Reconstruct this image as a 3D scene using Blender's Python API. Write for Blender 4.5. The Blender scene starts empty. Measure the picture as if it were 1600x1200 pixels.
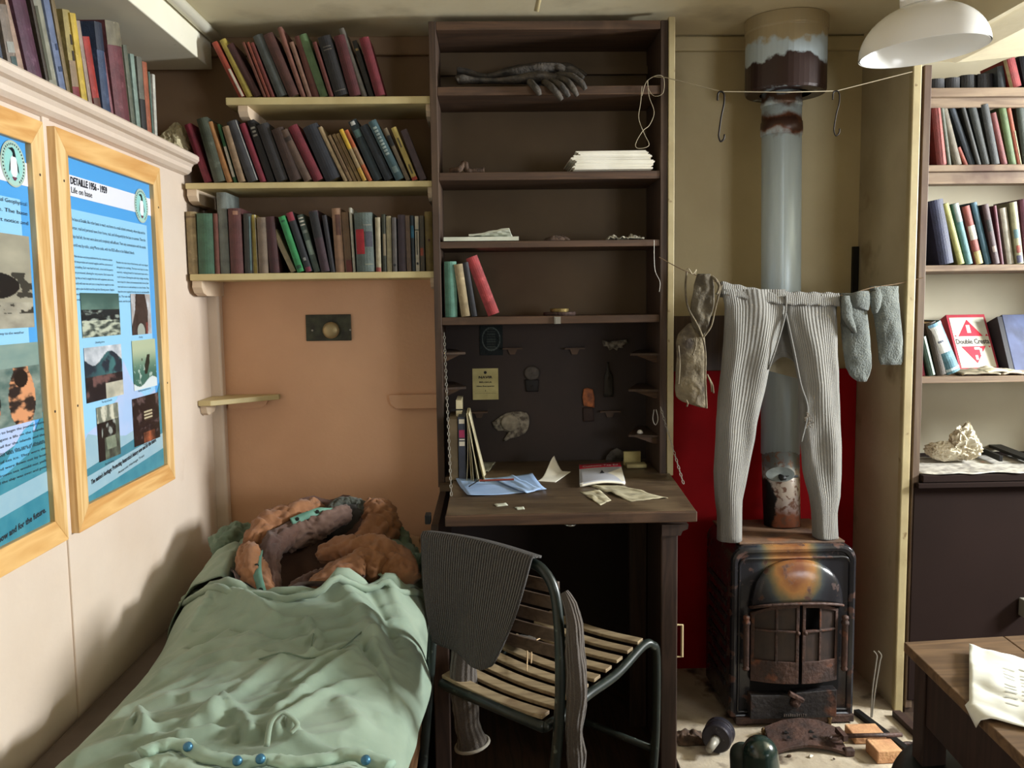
import bpy, math, random
from mathutils import Vector, Matrix, noise
random.seed(7)
V = Vector
PI = math.pi
# ------------------------------------------------------------------ camera
F = 1366.0
EYE = V((0.0, 0.0, 1.54))
_y = V((765-800, 470-600, F)).normalized()
_d = V((185.0, 14000.0, F)); _d = (_d - _y*_d.dot(_y)).normalized()
_x = _d.cross(_y).normalized()
def ray(px, py):
    c = V(((px-800)/F, (py-600)/F, 1.0))
    return V((c.dot(_x), c.dot(_y), -c.dot(_d)))
def P(px, py, X=None, Y=None, Z=None):
    r = ray(px, py)
    if Y is not None: t = (Y-EYE.y)/r.y
    elif X is not None: t = (X-EYE.x)/r.x
    else: t = (Z-EYE.z)/r.z
    return EYE + r*t
scene = bpy.context.scene
col = scene.collection
cam_data = bpy.data.cameras.new('camera'); cam = bpy.data.objects.new('camera', cam_data); col.objects.link(cam)
cam_data.sensor_width = 36.0; cam_data.lens = 36.0*F/1600.0; cam_data.clip_start = 0.02
def _w(i): return V((_x[i], _y[i], -_d[i]))
_R, _U, _B = _w(0), -_w(1), -_w(2)
cam.matrix_world = Matrix(((_R.x,_U.x,_B.x,EYE.x),(_R.y,_U.y,_B.y,EYE.y),(_R.z,_U.z,_B.z,EYE.z),(0,0,0,1)))
scene.camera = cam
# ------------------------------------------------------------------ light
vs = scene.view_settings
vs.view_transform = 'Standard'; vs.look = 'None'; vs.gamma = 1.0; vs.use_curve_mapping = False
vs.exposure = 0.0
world = bpy.data.worlds.new('overcast_sky'); scene.world = world; world.use_nodes = True
wn = world.node_tree.nodes; wl = world.node_tree.links
wn['Background'].inputs['Color'].default_value = (0.72, 0.82, 1.0, 1); wn['Background'].inputs['Strength'].default_value = 1.2
def area(name, loc, target, sx, sy, power, color):
    d = bpy.data.lights.new(name, 'AREA'); d.shape = 'RECTANGLE'; d.size = sx; d.size_y = sy; d.energy = power; d.color = color
    o = bpy.data.objects.new(name, d); col.objects.link(o); o.location = loc
    o.rotation_euler = (V(target)-V(loc)).to_track_quat('-Z', 'Y').to_euler()
    return o
WIN_Y0, WIN_Y1, WIN_Z0, WIN_Z1 = 1.96, 2.62, 1.56, 2.20       # the window in the right wall
WALL_R = 3.70
area('daylight_side_window', (WALL_R+0.12, (WIN_Y0+WIN_Y1)/2, (WIN_Z0+WIN_Z1)/2), (-1.1, 2.4, 0.8), 0.62, 0.60, 275.0, (0.95, 0.99, 1.0))
area('added_rear_fill', (2.9, -1.62, 1.60), (0.2, 3.2, 1.1), 1.2, 1.0, 48.0, (0.97, 0.99, 1.0))  # added soft fill from behind the camera, no window seen there

# ------------------------------------------------------------------ helpers
def lin(c, k=1.0):
    o = []
    for v in c[:3]:
        v = v/255.0
        v = v/12.92 if v <= 0.04045 else ((v+0.055)/1.055)**2.4
        o.append(min(0.92, v*k))
    return (o[0], o[1], o[2], 1.0)

class MB:
    def __init__(s): s.v = []; s.f = []; s.uv = []; s.has_uv = False; s.vc = None
    def add(s, vs, fs, uvs=None):
        b = len(s.v); s.v += [tuple(p) for p in vs]
        for i, f in enumerate(fs):
            s.f.append(tuple(b+k for k in f)); s.uv.append(uvs[i] if uvs else None)
        if uvs: s.has_uv = True
        return s
    def box(s, x0, x1, y0, y1, z0, z1, m=None):
        x0, x1 = min(x0,x1), max(x0,x1); y0, y1 = min(y0,y1), max(y0,y1); z0, z1 = min(z0,z1), max(z0,z1)
        p = [V((x,y,z)) for z in (z0,z1) for y in (y0,y1) for x in (x0,x1)]
        if m is not None: p = [m @ q for q in p]
        return s.add(p, [(0,2,3,1),(4,5,7,6),(0,1,5,4),(2,6,7,3),(0,4,6,2),(1,3,7,5)])
    def beam(s, a, b, w, h, up=(0,0,1)):
        a, b = V(a), V(b); d = (b-a); L = d.length; d.normalize()
        sd = d.cross(V(up)).normalized(); u = sd.cross(d).normalized()
        p = []
        for q in (a, b):
            for i, j in ((-1,-1),(1,-1),(1,1),(-1,1)): p.append(q+sd*(i*w/2)+u*(j*h/2))
        return s.add(p, [(0,1,2,3),(7,6,5,4),(0,4,5,1),(1,5,6,2),(2,6,7,3),(3,7,4,0)])
    def tube(s, pts, r, n=10, cap=True, squash=None, rf=None):
        pts = [V(p) for p in pts]; m = len(pts)
        rad = r if isinstance(r, (list, tuple)) else [r]*m
        t0 = (pts[1]-pts[0]).normalized()
        a = V((0,0,1)) if abs(t0.z) < 0.9 else V((1,0,0))
        nrm = t0.cross(a).normalized(); vs, fs, uvs = [], [], []
        L = 0; lens = []
        for i, p in enumerate(pts):
            if i: L += (p-pts[i-1]).length
            lens.append(L)
            t = (pts[min(i+1,m-1)]-pts[max(i-1,0)]).normalized()
            nrm = (nrm-t*nrm.dot(t)).normalized(); bn = t.cross(nrm)
            for k in range(n):
                an = 2*PI*k/n; rr = rad[i]*(rf(i/(m-1), an) if rf else 1)
                q = p + nrm*(math.cos(an)*rr) + bn*(math.sin(an)*rr)
                if squash: q = V((p.x+(q.x-p.x)*squash[0], p.y+(q.y-p.y)*squash[1], p.z+(q.z-p.z)*squash[2]))
                vs.append(q)
        for i in range(m-1):
            for k in range(n):
                k2 = (k+1) % n
                fs.append((i*n+k, i*n+k2, (i+1)*n+k2, (i+1)*n+k))
                uvs.append(((k/n, lens[i]), ((k+1)/n, lens[i]), ((k+1)/n, lens[i+1]), (k/n, lens[i+1])))
        if cap:
            fs.append(tuple(reversed(range(n)))); uvs.append(tuple((0,0) for _ in range(n)))
            fs.append(tuple(range((m-1)*n, m*n))); uvs.append(tuple((0,0) for _ in range(n)))
        return s.add(vs, fs, uvs)
    def loft(s, loops, cap=True, closed=True):
        n = len(loops[0]); m = len(loops); vs = [p for l in loops for p in l]; fs = []; uvs = []
        kk = n if closed else n-1
        for i in range(m-1):
            for k in range(kk):
                k2 = (k+1) % n
                fs.append((i*n+k, i*n+k2, (i+1)*n+k2, (i+1)*n+k))
                uvs.append(((k/n, i/(m-1)), ((k+1)/n, i/(m-1)), ((k+1)/n, (i+1)/(m-1)), (k/n, (i+1)/(m-1))))
        if cap and closed:
            fs.append(tuple(reversed(range(n)))); uvs.append(tuple((0,0) for _ in range(n)))
            fs.append(tuple(range((m-1)*n, m*n))); uvs.append(tuple((0,0) for _ in range(n)))
        return s.add(vs, fs, uvs)
    def lathe(s, prof, m, n=32):
        loops = [[m @ V((r*math.cos(2*PI*k/n), r*math.sin(2*PI*k/n), z)) for k in range(n)] for r, z in prof]
        return s.loft(loops, cap=True)
    def grid(s, fn, nu, nv):
        vs = [fn(i/nu, j/nv) for j in range(nv+1) for i in range(nu+1)]; fs = []; uvs = []
        for j in range(nv):
            for i in range(nu):
                a = j*(nu+1)+i
                fs.append((a, a+1, a+nu+2, a+nu+1))
                uvs.append(((i/nu,j/nv),((i+1)/nu,j/nv),((i+1)/nu,(j+1)/nv),(i/nu,(j+1)/nv)))
        return s.add(vs, fs, uvs)
    def prism(s, poly, fn, d0, d1):
        # poly: 2-D outline; fn(a, b, d) -> point
        n = len(poly); vs = [fn(a, b, d) for d in (d0, d1) for a, b in poly]
        fs = [tuple(reversed(range(n))), tuple(range(n, 2*n))]
        for i in range(n):
            j = (i+1) % n; fs.append((i, j, n+j, n+i))
        return s.add(vs, fs)
    def build(s, name, mat, parent=None, smooth=False, bevel=0.0, solid=0.0, sub=0, auto=None, segs=2):
        me = bpy.data.meshes.new(name); me.from_pydata(s.v, [], s.f)
        if s.has_uv:
            uvl = me.uv_layers.new(name='UVMap'); k = 0
            for f, u in zip(s.f, s.uv):
                for i in range(len(f)):
                    uvl.data[k].uv = u[i] if u else (0, 0); k += 1
        if s.vc:
            ca = me.color_attributes.new('paint', 'FLOAT_COLOR', 'POINT')
            for i, c in enumerate(s.vc): ca.data[i].color = c
        me.validate(); me.update()
        import bmesh
        b = bmesh.new(); b.from_mesh(me); bmesh.ops.recalc_face_normals(b, faces=b.faces); b.to_mesh(me); b.free()
        o = bpy.data.objects.new(name, me); col.objects.link(o)
        if mat: me.materials.append(mat)
        if smooth:
            for p in me.polygons: p.use_smooth = True
        if solid:
            md = o.modifiers.new('thickness', 'SOLIDIFY'); md.thickness = solid; md.offset = 0
        if sub:
            md = o.modifiers.new('smooth', 'SUBSURF'); md.levels = sub; md.render_levels = sub
        if bevel:
            md = o.modifiers.new('bevel', 'BEVEL'); md.width = bevel; md.segments = segs; md.limit_method = 'ANGLE'; md.angle_limit = 0.7
            md.harden_normals = False
        if parent is not None:
            o.parent = parent; o.matrix_parent_inverse = Matrix(parent['_inv']) if '_inv' in parent else Matrix.Identity(4)
        return o

_roots = []
def thing(name, label, cat, loc=(0,0,0), group=None, rot=None):
    o = bpy.data.objects.new(name, None); col.objects.link(o); o.empty_display_size = 0.05
    M = Matrix.Translation(V(loc))
    if rot is not None: M = M @ rot.to_4x4()
    o.matrix_world = M
    o['label'] = label; o['category'] = cat
    if group: o['group'] = group
    INV[o.name] = M.inverted()
    return o
INV = {}
def part(mb, name, mat, parent, local=False, **k):
    o = mb.build(name, mat, None, **k); o.parent = parent
    if not local and parent.name in INV: o.matrix_parent_inverse = INV[parent.name]
    return o
def subpart(mb, name, mat, parent, **k):
    o = mb.build(name, mat, None, **k); o.parent = parent
    if parent.type == 'MESH' and parent.parent is not None:
        o.matrix_parent_inverse = Matrix.Identity(4)
    return o
def tag(o, label, cat, group=None):
    o['label'] = label; o['category'] = cat
    if group: o['group'] = group
    return o
def struct(mb, name, mat, **k):
    o = mb.build(name, mat, None, **k); o['kind'] = 'structure'; return o
def fbm(x, y=0.0, z=0.0, o=3):
    return noise.fractal(V((x, y, z)), 1.0, 2.0, o)
def smooth(a, b, x):
    t = max(0.0, min(1.0, (x-a)/(b-a))); return t*t*(3-2*t)
def interp(tab, x):
    if x <= tab[0][0]: return tab[0][1]
    for (a, va), (b, vb) in zip(tab, tab[1:]):
        if x <= b: return va+(vb-va)*(x-a)/(b-a)
    return tab[-1][1]
def spline(pts, n):
    pts = [V(p) for p in pts]; out = []; m = len(pts)
    for i in range(m-1):
        p0, p1, p2, p3 = pts[max(i-1,0)], pts[i], pts[i+1], pts[min(i+2,m-1)]
        for k in range(n):
            t = k/n
            out.append(0.5*((2*p1)+(-p0+p2)*t+(2*p0-5*p1+4*p2-p3)*t*t+(-p0+3*p1-3*p2+p3)*t**3))
    out.append(pts[-1]); return out

# ------------------------------------------------------------------ materials
def _new(name):
    m = bpy.data.materials.new(name); m.use_nodes = True
    nt = m.node_tree; return m, nt.nodes, nt.links, nt.nodes['Principled BSDF']
def mat(name, c1, c2=None, scale=6.0, rough=0.7, metal=0.0, bump=0.0, bscale=None, stretch=(1,1,1), thr=(0.35,0.65), spec=0.5, c3=None, thr3=(0.6,0.7), scale3=3.0, detail=6.0, coat=0.0, sheen=0.0):
    """painted / stained / worn surface: c1 mottled with c2, optional patches of c3"""
    m, N, L, B = _new(name)
    B.inputs['Roughness'].default_value = rough; B.inputs['Metallic'].default_value = metal
    B.inputs['Specular IOR Level'].default_value = spec
    if coat: B.inputs['Coat Weight'].default_value = coat; B.inputs['Coat Roughness'].default_value = 0.15
    if sheen: B.inputs['Sheen Weight'].default_value = sheen; B.inputs['Sheen Roughness'].default_value = 0.6
    tc = N.new('ShaderNodeTexCoord'); mp = N.new('ShaderNodeMapping'); mp.inputs['Scale'].default_value = stretch
    L.new(tc.outputs['Object'], mp.inputs['Vector'])
    def nz(sc, det=detail, seed=0.0):
        n = N.new('ShaderNodeTexNoise'); n.inputs['Scale'].default_value = sc; n.inputs['Detail'].default_value = det
        n.noise_dimensions = '4D'; n.inputs['W'].default_value = seed
        L.new(mp.outputs[0], n.inputs['Vector']); return n
    if c2 is None: B.inputs['Base Color'].default_value = c1; cur = None
    else:
        n = nz(scale, seed=hash(name) % 17*1.0 if False else len(name)*0.37); r = N.new('ShaderNodeMapRange'); r.inputs[1].default_value = thr[0]; r.inputs[2].default_value = thr[1]
        L.new(n.outputs['Fac'], r.inputs[0]); mx = N.new('ShaderNodeMix'); mx.data_type = 'RGBA'
        L.new(r.outputs[0], mx.inputs[0]); mx.inputs[6].default_value = c1; mx.inputs[7].default_value = c2
        cur = mx.outputs[2]
        if c3 is not None:
            n3 = nz(scale3, seed=5.1); r3 = N.new('ShaderNodeMapRange'); r3.inputs[1].default_value = thr3[0]; r3.inputs[2].default_value = thr3[1]
            L.new(n3.outputs['Fac'], r3.inputs[0]); m3 = N.new('ShaderNodeMix'); m3.data_type = 'RGBA'
            L.new(r3.outputs[0], m3.inputs[0]); L.new(cur, m3.inputs[6]); m3.inputs[7].default_value = c3; cur = m3.outputs[2]
        L.new(cur, B.inputs['Base Color'])
    if bump:
        nb = nz(bscale or scale*4, 8.0, 2.2); bp = N.new('ShaderNodeBump'); bp.inputs['Strength'].default_value = bump; bp.inputs['Distance'].default_value = 0.01
        L.new(nb.outputs['Fac'], bp.inputs['Height']); L.new(bp.outputs[0], B.inputs['Normal'])
    return m
def wood(name, c1, c2, axis='x', rough=0.55, scale=14.0, bump=0.15, c3=None, thr3=(0.55,0.75), scale3=2.0, spec=0.4):
    st = {'x': (0.07,1,1), 'y': (1,0.07,1), 'z': (1,1,0.07)}[axis]
    m, N, L, B = _new(name)
    B.inputs['Roughness'].default_value = rough; B.inputs['Specular IOR Level'].default_value = spec
    tc = N.new('ShaderNodeTexCoord'); mp = N.new('ShaderNodeMapping'); mp.inputs['Scale'].default_value = st
    L.new(tc.outputs['Object'], mp.inputs['Vector'])
    n1 = N.new('ShaderNodeTexNoise'); n1.inputs['Scale'].default_value = scale; n1.inputs['Detail'].default_value = 6; n1.inputs['Distortion'].default_value = 0.6
    L.new(mp.outputs[0], n1.inputs['Vector'])
    w = N.new('ShaderNodeMath'); w.operation = 'MULTIPLY'; w.inputs[1].default_value = 7.0; L.new(n1.outputs['Fac'], w.inputs[0])
    f = N.new('ShaderNodeMath'); f.operation = 'PINGPONG'; f.inputs[1].default_value = 0.5; L.new(w.outputs[0], f.inputs[0])
    r = N.new('ShaderNodeMapRange'); r.inputs[2].default_value = 0.5; L.new(f.outputs[0], r.inputs[0])
    mx = N.new('ShaderNodeMix'); mx.data_type = 'RGBA'; L.new(r.outputs[0], mx.inputs[0]); mx.inputs[6].default_value = c1; mx.inputs[7].default_value = c2
    cur = mx.outputs[2]
    if c3 is not None:
        n3 = N.new('ShaderNodeTexNoise'); n3.inputs['Scale'].default_value = scale3; n3.inputs['Detail'].default_value = 8
        L.new(tc.outputs['Object'], n3.inputs['Vector']); r3 = N.new('ShaderNodeMapRange'); r3.inputs[1].default_value = thr3[0]; r3.inputs[2].default_value = thr3[1]
        L.new(n3.outputs['Fac'], r3.inputs[0]); m3 = N.new('ShaderNodeMix'); m3.data_type = 'RGBA'
        L.new(r3.outputs[0], m3.inputs[0]); L.new(cur, m3.inputs[6]); m3.inputs[7].default_value = c3; cur = m3.outputs[2]
    L.new(cur, B.inputs['Base Color'])
    bp = N.new('ShaderNodeBump'); bp.inputs['Strength'].default_value = bump; bp.inputs['Distance'].default_value = 0.004
    L.new(n1.outputs['Fac'], bp.inputs['Height']); L.new(bp.outputs[0], B.inputs['Normal'])
    return m
def ribbed(name, c1, c2, ribs, rough=0.95, strength=0.6, dist=0.004, fuzz=260.0, c3=None):
    """knitted fabric: ribs run along v of the UV map"""
    m, N, L, B = _new(name)
    B.inputs['Roughness'].default_value = rough; B.inputs['Specular IOR Level'].default_value = 0.1
    B.inputs['Sheen Weight'].default_value = 0.25; B.inputs['Sheen Roughness'].default_value = 0.7
    tc = N.new('ShaderNodeTexCoord'); sp = N.new('ShaderNodeSeparateXYZ'); L.new(tc.outputs['UV'], sp.inputs[0])
    a = N.new('ShaderNodeMath'); a.operation = 'MULTIPLY'; a.inputs[1].default_value = ribs*2*PI; L.new(sp.outputs['X'], a.inputs[0])
    s = N.new('ShaderNodeMath'); s.operation = 'SINE'; L.new(a.outputs[0], s.inputs[0])
    r = N.new('ShaderNodeMapRange'); r.inputs[1].default_value = -1; L.new(s.outputs[0], r.inputs[0])
    n = N.new('ShaderNodeTexNoise'); n.inputs['Scale'].default_value = fuzz; n.inputs['Detail'].default_value = 3; L.new(tc.outputs['Object'], n.inputs['Vector'])
    n2 = N.new('ShaderNodeTexNoise'); n2.inputs['Scale'].default_value = 9; n2.inputs['Detail'].default_value = 5; L.new(tc.outputs['Object'], n2.inputs['Vector'])
    ad = N.new('ShaderNodeMath'); ad.operation = 'ADD'; L.new(r.outputs[0], ad.inputs[0]); L.new(n.outputs['Fac'], ad.inputs[1])
    mx = N.new('ShaderNodeMix'); mx.data_type = 'RGBA'; L.new(n2.outputs['Fac'], mx.inputs[0]); mx.inputs[6].default_value = c1; mx.inputs[7].default_value = c2
    L.new(mx.outputs[2], B.inputs['Base Color'])
    bp = N.new('ShaderNodeBump'); bp.inputs['Strength'].default_value = strength; bp.inputs['Distance'].default_value = dist
    L.new(ad.outputs[0], bp.inputs['Height']); L.new(bp.outputs[0], B.inputs['Normal'])
    return m
def vcol(name, rough=0.5, spec=0.3):
    m, N, L, B = _new(name); a = N.new('ShaderNodeAttribute'); a.attribute_name = 'paint'
    L.new(a.outputs['Color'], B.inputs['Base Color']); B.inputs['Roughness'].default_value = rough; B.inputs['Specular IOR Level'].default_value = spec
    return m
def flat(name, c, rough=0.8, metal=0.0, spec=0.3):
    m, N, L, B = _new(name); B.inputs['Base Color'].default_value = c; B.inputs['Roughness'].default_value = rough; B.inputs['Metallic'].default_value = metal
    B.inputs['Specular IOR Level'].default_value = spec; return m

M_wall = mat('cream_wall_paint', lin((224,208,192)), lin((214,195,177)), 2.2, 0.45, bump=0.12, bscale=60, c3=lin((205,184,164)), thr3=(0.66,0.8), scale3=4)
M_wallb = mat('peach_wall_paint', lin((222,176,140)), lin((208,162,128)), 2.5, 0.55, bump=0.12, bscale=60, c3=lin((170,128,98)), thr3=(0.64,0.78), scale3=5)
M_alcove = mat('ochre_wall_paint', lin((202,188,148)), lin((182,166,128)), 2.0, 0.6, bump=0.1, bscale=50, c3=lin((120,98,62)), thr3=(0.60,0.8), scale3=2.4)
M_part = mat('dirty_cream_paint', lin((192,180,150)), lin((166,152,122)), 3, 0.6, bump=0.12, bscale=40, c3=lin((112,92,62)), thr3=(0.60,0.75), scale3=4.5)
M_ceil = mat('sooty_ceiling_paint', lin((236,226,194)), lin((220,206,170)), 2.0, 0.6, bump=0.1, bscale=30, c3=lin((120,100,66)), thr3=(0.58,0.8), scale3=2.0)
M_wallt = mat('taupe_upper_wall_paint', lin((160,132,104)), lin((140,114,90)), 2.5, 0.65, bump=0.1, bscale=50, c3=lin((110,88,68)), thr3=(0.6,0.78), scale3=4)  # darker taupe puts the shade behind the upper bed shelves into the colour
M_beam = mat('pale_beam_paint', lin((244,240,222)), lin((230,224,200)), 2, 0.5, c3=lin((120,108,80)), thr3=(0.70,0.74), scale3=14)
M_recess = mat('dark_recess_boards', lin((120,100,76)), lin((90,72,56)), 3, 0.8)
M_shelf = mat('cream_shelf_paint', lin((206,190,140)), lin((186,168,120)), 7, 0.5, bump=0.1, c3=lin((150,98,72)), thr3=(0.70,0.74), scale3=9)
M_brack = mat('cream_bracket_paint', lin((224,204,178)), lin((200,176,150)), 6, 0.5)
M_trim = mat('pale_trim_paint', lin((176,162,122)), lin((156,140,102)), 8, 0.5, c3=lin((120,100,66)), thr3=(0.64,0.70), scale3=30, bump=0.1)
M_dark = wood('dark_stained_wood', lin((74,56,44)), lin((56,42,33)), 'z', 0.55, c3=lin((96,76,58)), thr3=(0.6,0.8))
M_darkx = wood('dark_stained_shelf', lin((92,68,51)), lin((70,52,40)), 'x', 0.55, c3=lin((112,86,66)), thr3=(0.6,0.8), scale3=5)
M_cabback = mat('brown_hardboard', lin((108,90,68)), lin((92,76,56)), 3, 0.7, c3=lin((60,44,34)), thr3=(0.62,0.8), scale3=3)
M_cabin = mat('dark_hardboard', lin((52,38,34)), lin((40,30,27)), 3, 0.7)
M_flap = wood('worn_desk_flap', lin((92,76,58)), lin((72,58,44)), 'x', 0.42, c3=lin((126,108,84)), thr3=(0.5,0.8), scale3=4)
M_cup = mat('dark_brown_panel', lin((40,28,25)), lin((33,23,20)), 2, 0.9, spec=0.12)
M_bkst = wood('bookcase_wood', lin((108,90,72)), lin((88,70,56)), 'z', 0.6, c3=lin((84,62,50)), thr3=(0.5,0.7), scale3=3)
M_bkshelf = wood('bookcase_shelf_wood', lin((146,126,104)), lin((118,98,80)), 'x', 0.6, c3=lin((96,72,58)), thr3=(0.5,0.7), scale3=6)
M_bkpanel = mat('pale_bookcase_panel', lin((196,188,164)), lin((180,170,144)), 2.5, 0.7)
M_floor = wood('brown_floor_boards', lin((70,52,40)), lin((48,36,28)), 'y', 0.6)
M_hearth = mat('dusty_hearth_slab', lin((190,178,158)), lin((156,142,122)), 8, 0.85, bump=0.4, bscale=40, c3=lin((84,70,56)), thr3=(0.56,0.66), scale3=9)
M_red = mat('red_heat_shield', lin((172,16,24)), lin((140,12,18)), 3, 0.75, spec=0.15, c3=lin((78,14,16)), thr3=(0.6,0.8), scale3=4)
M_pine = wood('pine_frame', lin((236,202,146)), lin((206,160,98)), 'z', 0.4, scale=9, bump=0.05)
M_piney = wood('pine_frame_rail', lin((232,188,124)), lin((208,154,90)), 'y', 0.4, scale=9, bump=0.05)
M_table = wood('brown_table_top', lin((120,94,68)), lin((92,70,50)), 'x', 0.5)
M_tabled = wood('dark_table_side', lin((58,40,34)), lin((44,30,26)), 'z', 0.6)
M_paper = mat('old_white_paper', lin((242,238,224)), lin((226,220,202)), 10, 0.8)
M_page = mat('page_edges', lin((196,180,142)), lin((150,132,98)), 60, 0.9, stretch=(1,1,1))
M_iron = mat('rusty_cast_iron', lin((74,52,44)), lin((44,34,32)), 14, 0.65, 0.3, bump=0.6, bscale=60, c3=lin((120,66,36)), thr3=(0.58,0.7), scale3=10)
M_black = flat('black_paint', lin((22,22,22)), 0.5)
M_wire = flat('grey_wire', lin((150,146,136)), 0.5, 0.3)
M_cord = flat('pale_cord', lin((176,164,138)), 0.9)
# ------------------------------------------------------------------ room shell
YB = 3.50; YF = -1.50; XL = -1.10; ZC = 2.555
struct(MB().box(-1.5, WALL_R+0.1, YF-0.1, YB+0.1, -0.06, 0), 'floor', M_floor)
struct(MB().box(-1.5, WALL_R+0.1, YF-0.1, YB+0.1, ZC, ZC+0.05), 'ceiling', M_ceil)
# left wall: panelled lower part whose top is a ledge, a recess above it, then a boxed beam
struct(MB().box(-1.50, XL, YF, YB, 0, 2.045), 'wall_left', M_wall)
struct(MB().box(-1.50, -1.42, YF, YB, 2.045, ZC), 'trim_1', M_recess)
_bc = P(332, 112, Y=3.42); _bt = P(206, 0, X=_bc.x)
struct(MB().box(-1.42, _bc.x, YF, 3.42, (_bc.z+_bt.z)/2, ZC), 'trim_2', M_beam, bevel=0.004)
b = MB().tube([(_bc.x+0.02, YF, ZC-0.022), (_bc.x+0.02, YB-0.06, ZC-0.022)], 0.022, 10); struct(b, 'trim_3', M_beam, smooth=True)
# moulded ledge nosing
prof = [(XL-0.02,2.045),(XL-0.02,2.075),(-1.045,2.075),(-1.038,2.068),(-1.038,2.055),(-1.046,2.047),(-1.060,2.043),(-1.068,2.033),(-1.070,2.020),(-1.082,2.010),(-1.098,2.006),(-1.1,2.045)]
b = MB().prism(prof, lambda x, z, d: V((x, d, z)), YF, 3.25); struct(b, 'trim_4', M_wall)
for i, (px, py) in enumerate(((116, 950), (-60, 950))):
    y = P(px, py, X=XL).y
    struct(MB().box(XL-0.002, XL+0.006, y-0.018, y+0.018, 0, 2.01), 'trim_%d' % (5+i), M_wall, bevel=0.003)
# back wall in three stretches
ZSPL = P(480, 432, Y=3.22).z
struct(MB().box(-1.5, -0.2, YB, YB+0.1, 0, ZSPL), 'wall_back', M_wallb)
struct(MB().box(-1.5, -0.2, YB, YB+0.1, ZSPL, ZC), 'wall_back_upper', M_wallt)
struct(MB().box(-0.2, 1.52, YB, YB+0.1, 0, ZC), 'wall_alcove', M_alcove)
struct(MB().box(1.52, WALL_R+0.1, YB, YB+0.1, 0, ZC), 'wall_bookcase', M_bkpanel)
# corner post and corner bead
struct(MB().box(XL-0.01, XL+0.045, YB-0.05, YB, 0, 1.86), 'trim_7', M_wall, bevel=0.012, segs=4)
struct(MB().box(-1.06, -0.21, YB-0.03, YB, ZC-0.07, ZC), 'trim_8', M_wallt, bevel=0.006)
struct(MB().box(0.66, 1.48, YB-0.02, YB, ZC-0.06, ZC-0.005), 'trim_9', M_alcove, bevel=0.006)
# right partition between stove alcove and bookcase
struct(MB().box(1.478, 1.512, 3.09, YB, 0, ZC), 'wall_partition', M_part)
a0 = P(1437, 118, Y=3.075)
b = MB().prism([(1.470,0),(1.502,0),(1.502,2.34),(1.470,2.34)], lambda x, z, d: V((x, d, z)), 3.062, 3.09); struct(b, 'trim_10', M_trim, bevel=0.004)
# boxed beam over the bookcase, with slanting soffit
prof = [(1.49,ZC),(1.49,2.345),(1.62,2.335),(2.80,2.44),(2.80,ZC)]
b = MB().prism(prof, lambda x, z, d: V((x, d, z)), YF, 3.06); struct(b, 'trim_11', M_ceil)
struct(MB().box(1.472, 1.492, YF, YB-0.02, ZC-0.018, ZC), 'trim_12', M_ceil)
struct(MB().box(1.474, 1.492, YF, 3.06, 2.336, 2.356), 'trim_13', M_ceil)
# ceiling batten above the cupboard
struct(MB().box(-1.03, 1.47, 2.93, 2.99, ZC-0.012, ZC), 'trim_14', M_ceil, bevel=0.004)
# right wall with the side window, rear wall with an added, unseen window for soft fill
def wall_with_hole(axis, c0, c1, u0, u1, hu0, hu1, hz0, hz1, name, m):
    b = MB()
    for (a0_, a1_, z0, z1) in ((u0,hu0,0,ZC),(hu1,u1,0,ZC),(hu0,hu1,0,hz0),(hu0,hu1,hz1,ZC)):
        if axis == 'x': b.box(c0, c1, a0_, a1_, z0, z1)
        else: b.box(a0_, a1_, c0, c1, z0, z1)
    struct(b, name, m)
wall_with_hole('x', WALL_R, WALL_R+0.08, YF, YB, WIN_Y0, WIN_Y1, WIN_Z0, WIN_Z1, 'wall_right', M_part)
wall_with_hole('y', YF-0.08, YF, -1.5, WALL_R+0.08, 2.25, 3.55, 1.05, 2.15, 'wall_front', M_part)
b = MB(); w = 0.03
b.box(WALL_R, WALL_R+0.05, WIN_Y0, WIN_Y0+w, WIN_Z0, WIN_Z1).box(WALL_R, WALL_R+0.05, WIN_Y1-w, WIN_Y1, WIN_Z0, WIN_Z1)
b.box(WALL_R, WALL_R+0.05, WIN_Y0, WIN_Y1, WIN_Z0, WIN_Z0+w).box(WALL_R, WALL_R+0.05, WIN_Y0, WIN_Y1, WIN_Z1-w, WIN_Z1)
struct(b, 'window_1', M_trim)
b = MB()
for x in (2.25, 2.88, 3.52): b.box(x, x+0.03, YF-0.06, YF-0.01, 1.05, 2.15)
b.box(2.25, 3.55, YF-0.06, YF-0.01, 1.05, 1.08).box(2.25, 3.55, YF-0.06, YF-0.01, 2.12, 2.15)
struct(b, 'window_2', M_trim)  # unseen frame, added around the rear fill light

# ------------------------------------------------------------------ hearth and heat shield
b = MB().box(0.60, 1.478, 1.95, YB, 0, 0.012); struct(b, 'trim_15', M_hearth)
b = MB()
z1 = P(1200, 578, Y=YB-0.02).z
b.box(0.66, 1.476, YB-0.022, YB-0.001, 0.012, z1); tag(b.build('heat_shield', M_red), 'dark red metal sheet fixed to the wall behind the stove', 'heat shield')
z0 = z1+0.002; z2 = P(1200, 492, Y=YB-0.02).z
tag(MB().box(0.66, 0.97, YB-0.05, YB-0.001, z0, z2).build('wall_board', M_dark, bevel=0.003), 'dark brown board on the wall above the red sheet, behind the hanging bag', 'board')
q = P(1355, 385, Y=YB-0.02); q2 = P(1353, 560, Y=YB-0.02)
tag(MB().box(1.452, 1.474, YB-0.02, YB-0.001, q2.z, q.z).build('corner_strip', M_black), 'black strip standing in the corner behind the grey socks', 'strip')

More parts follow.
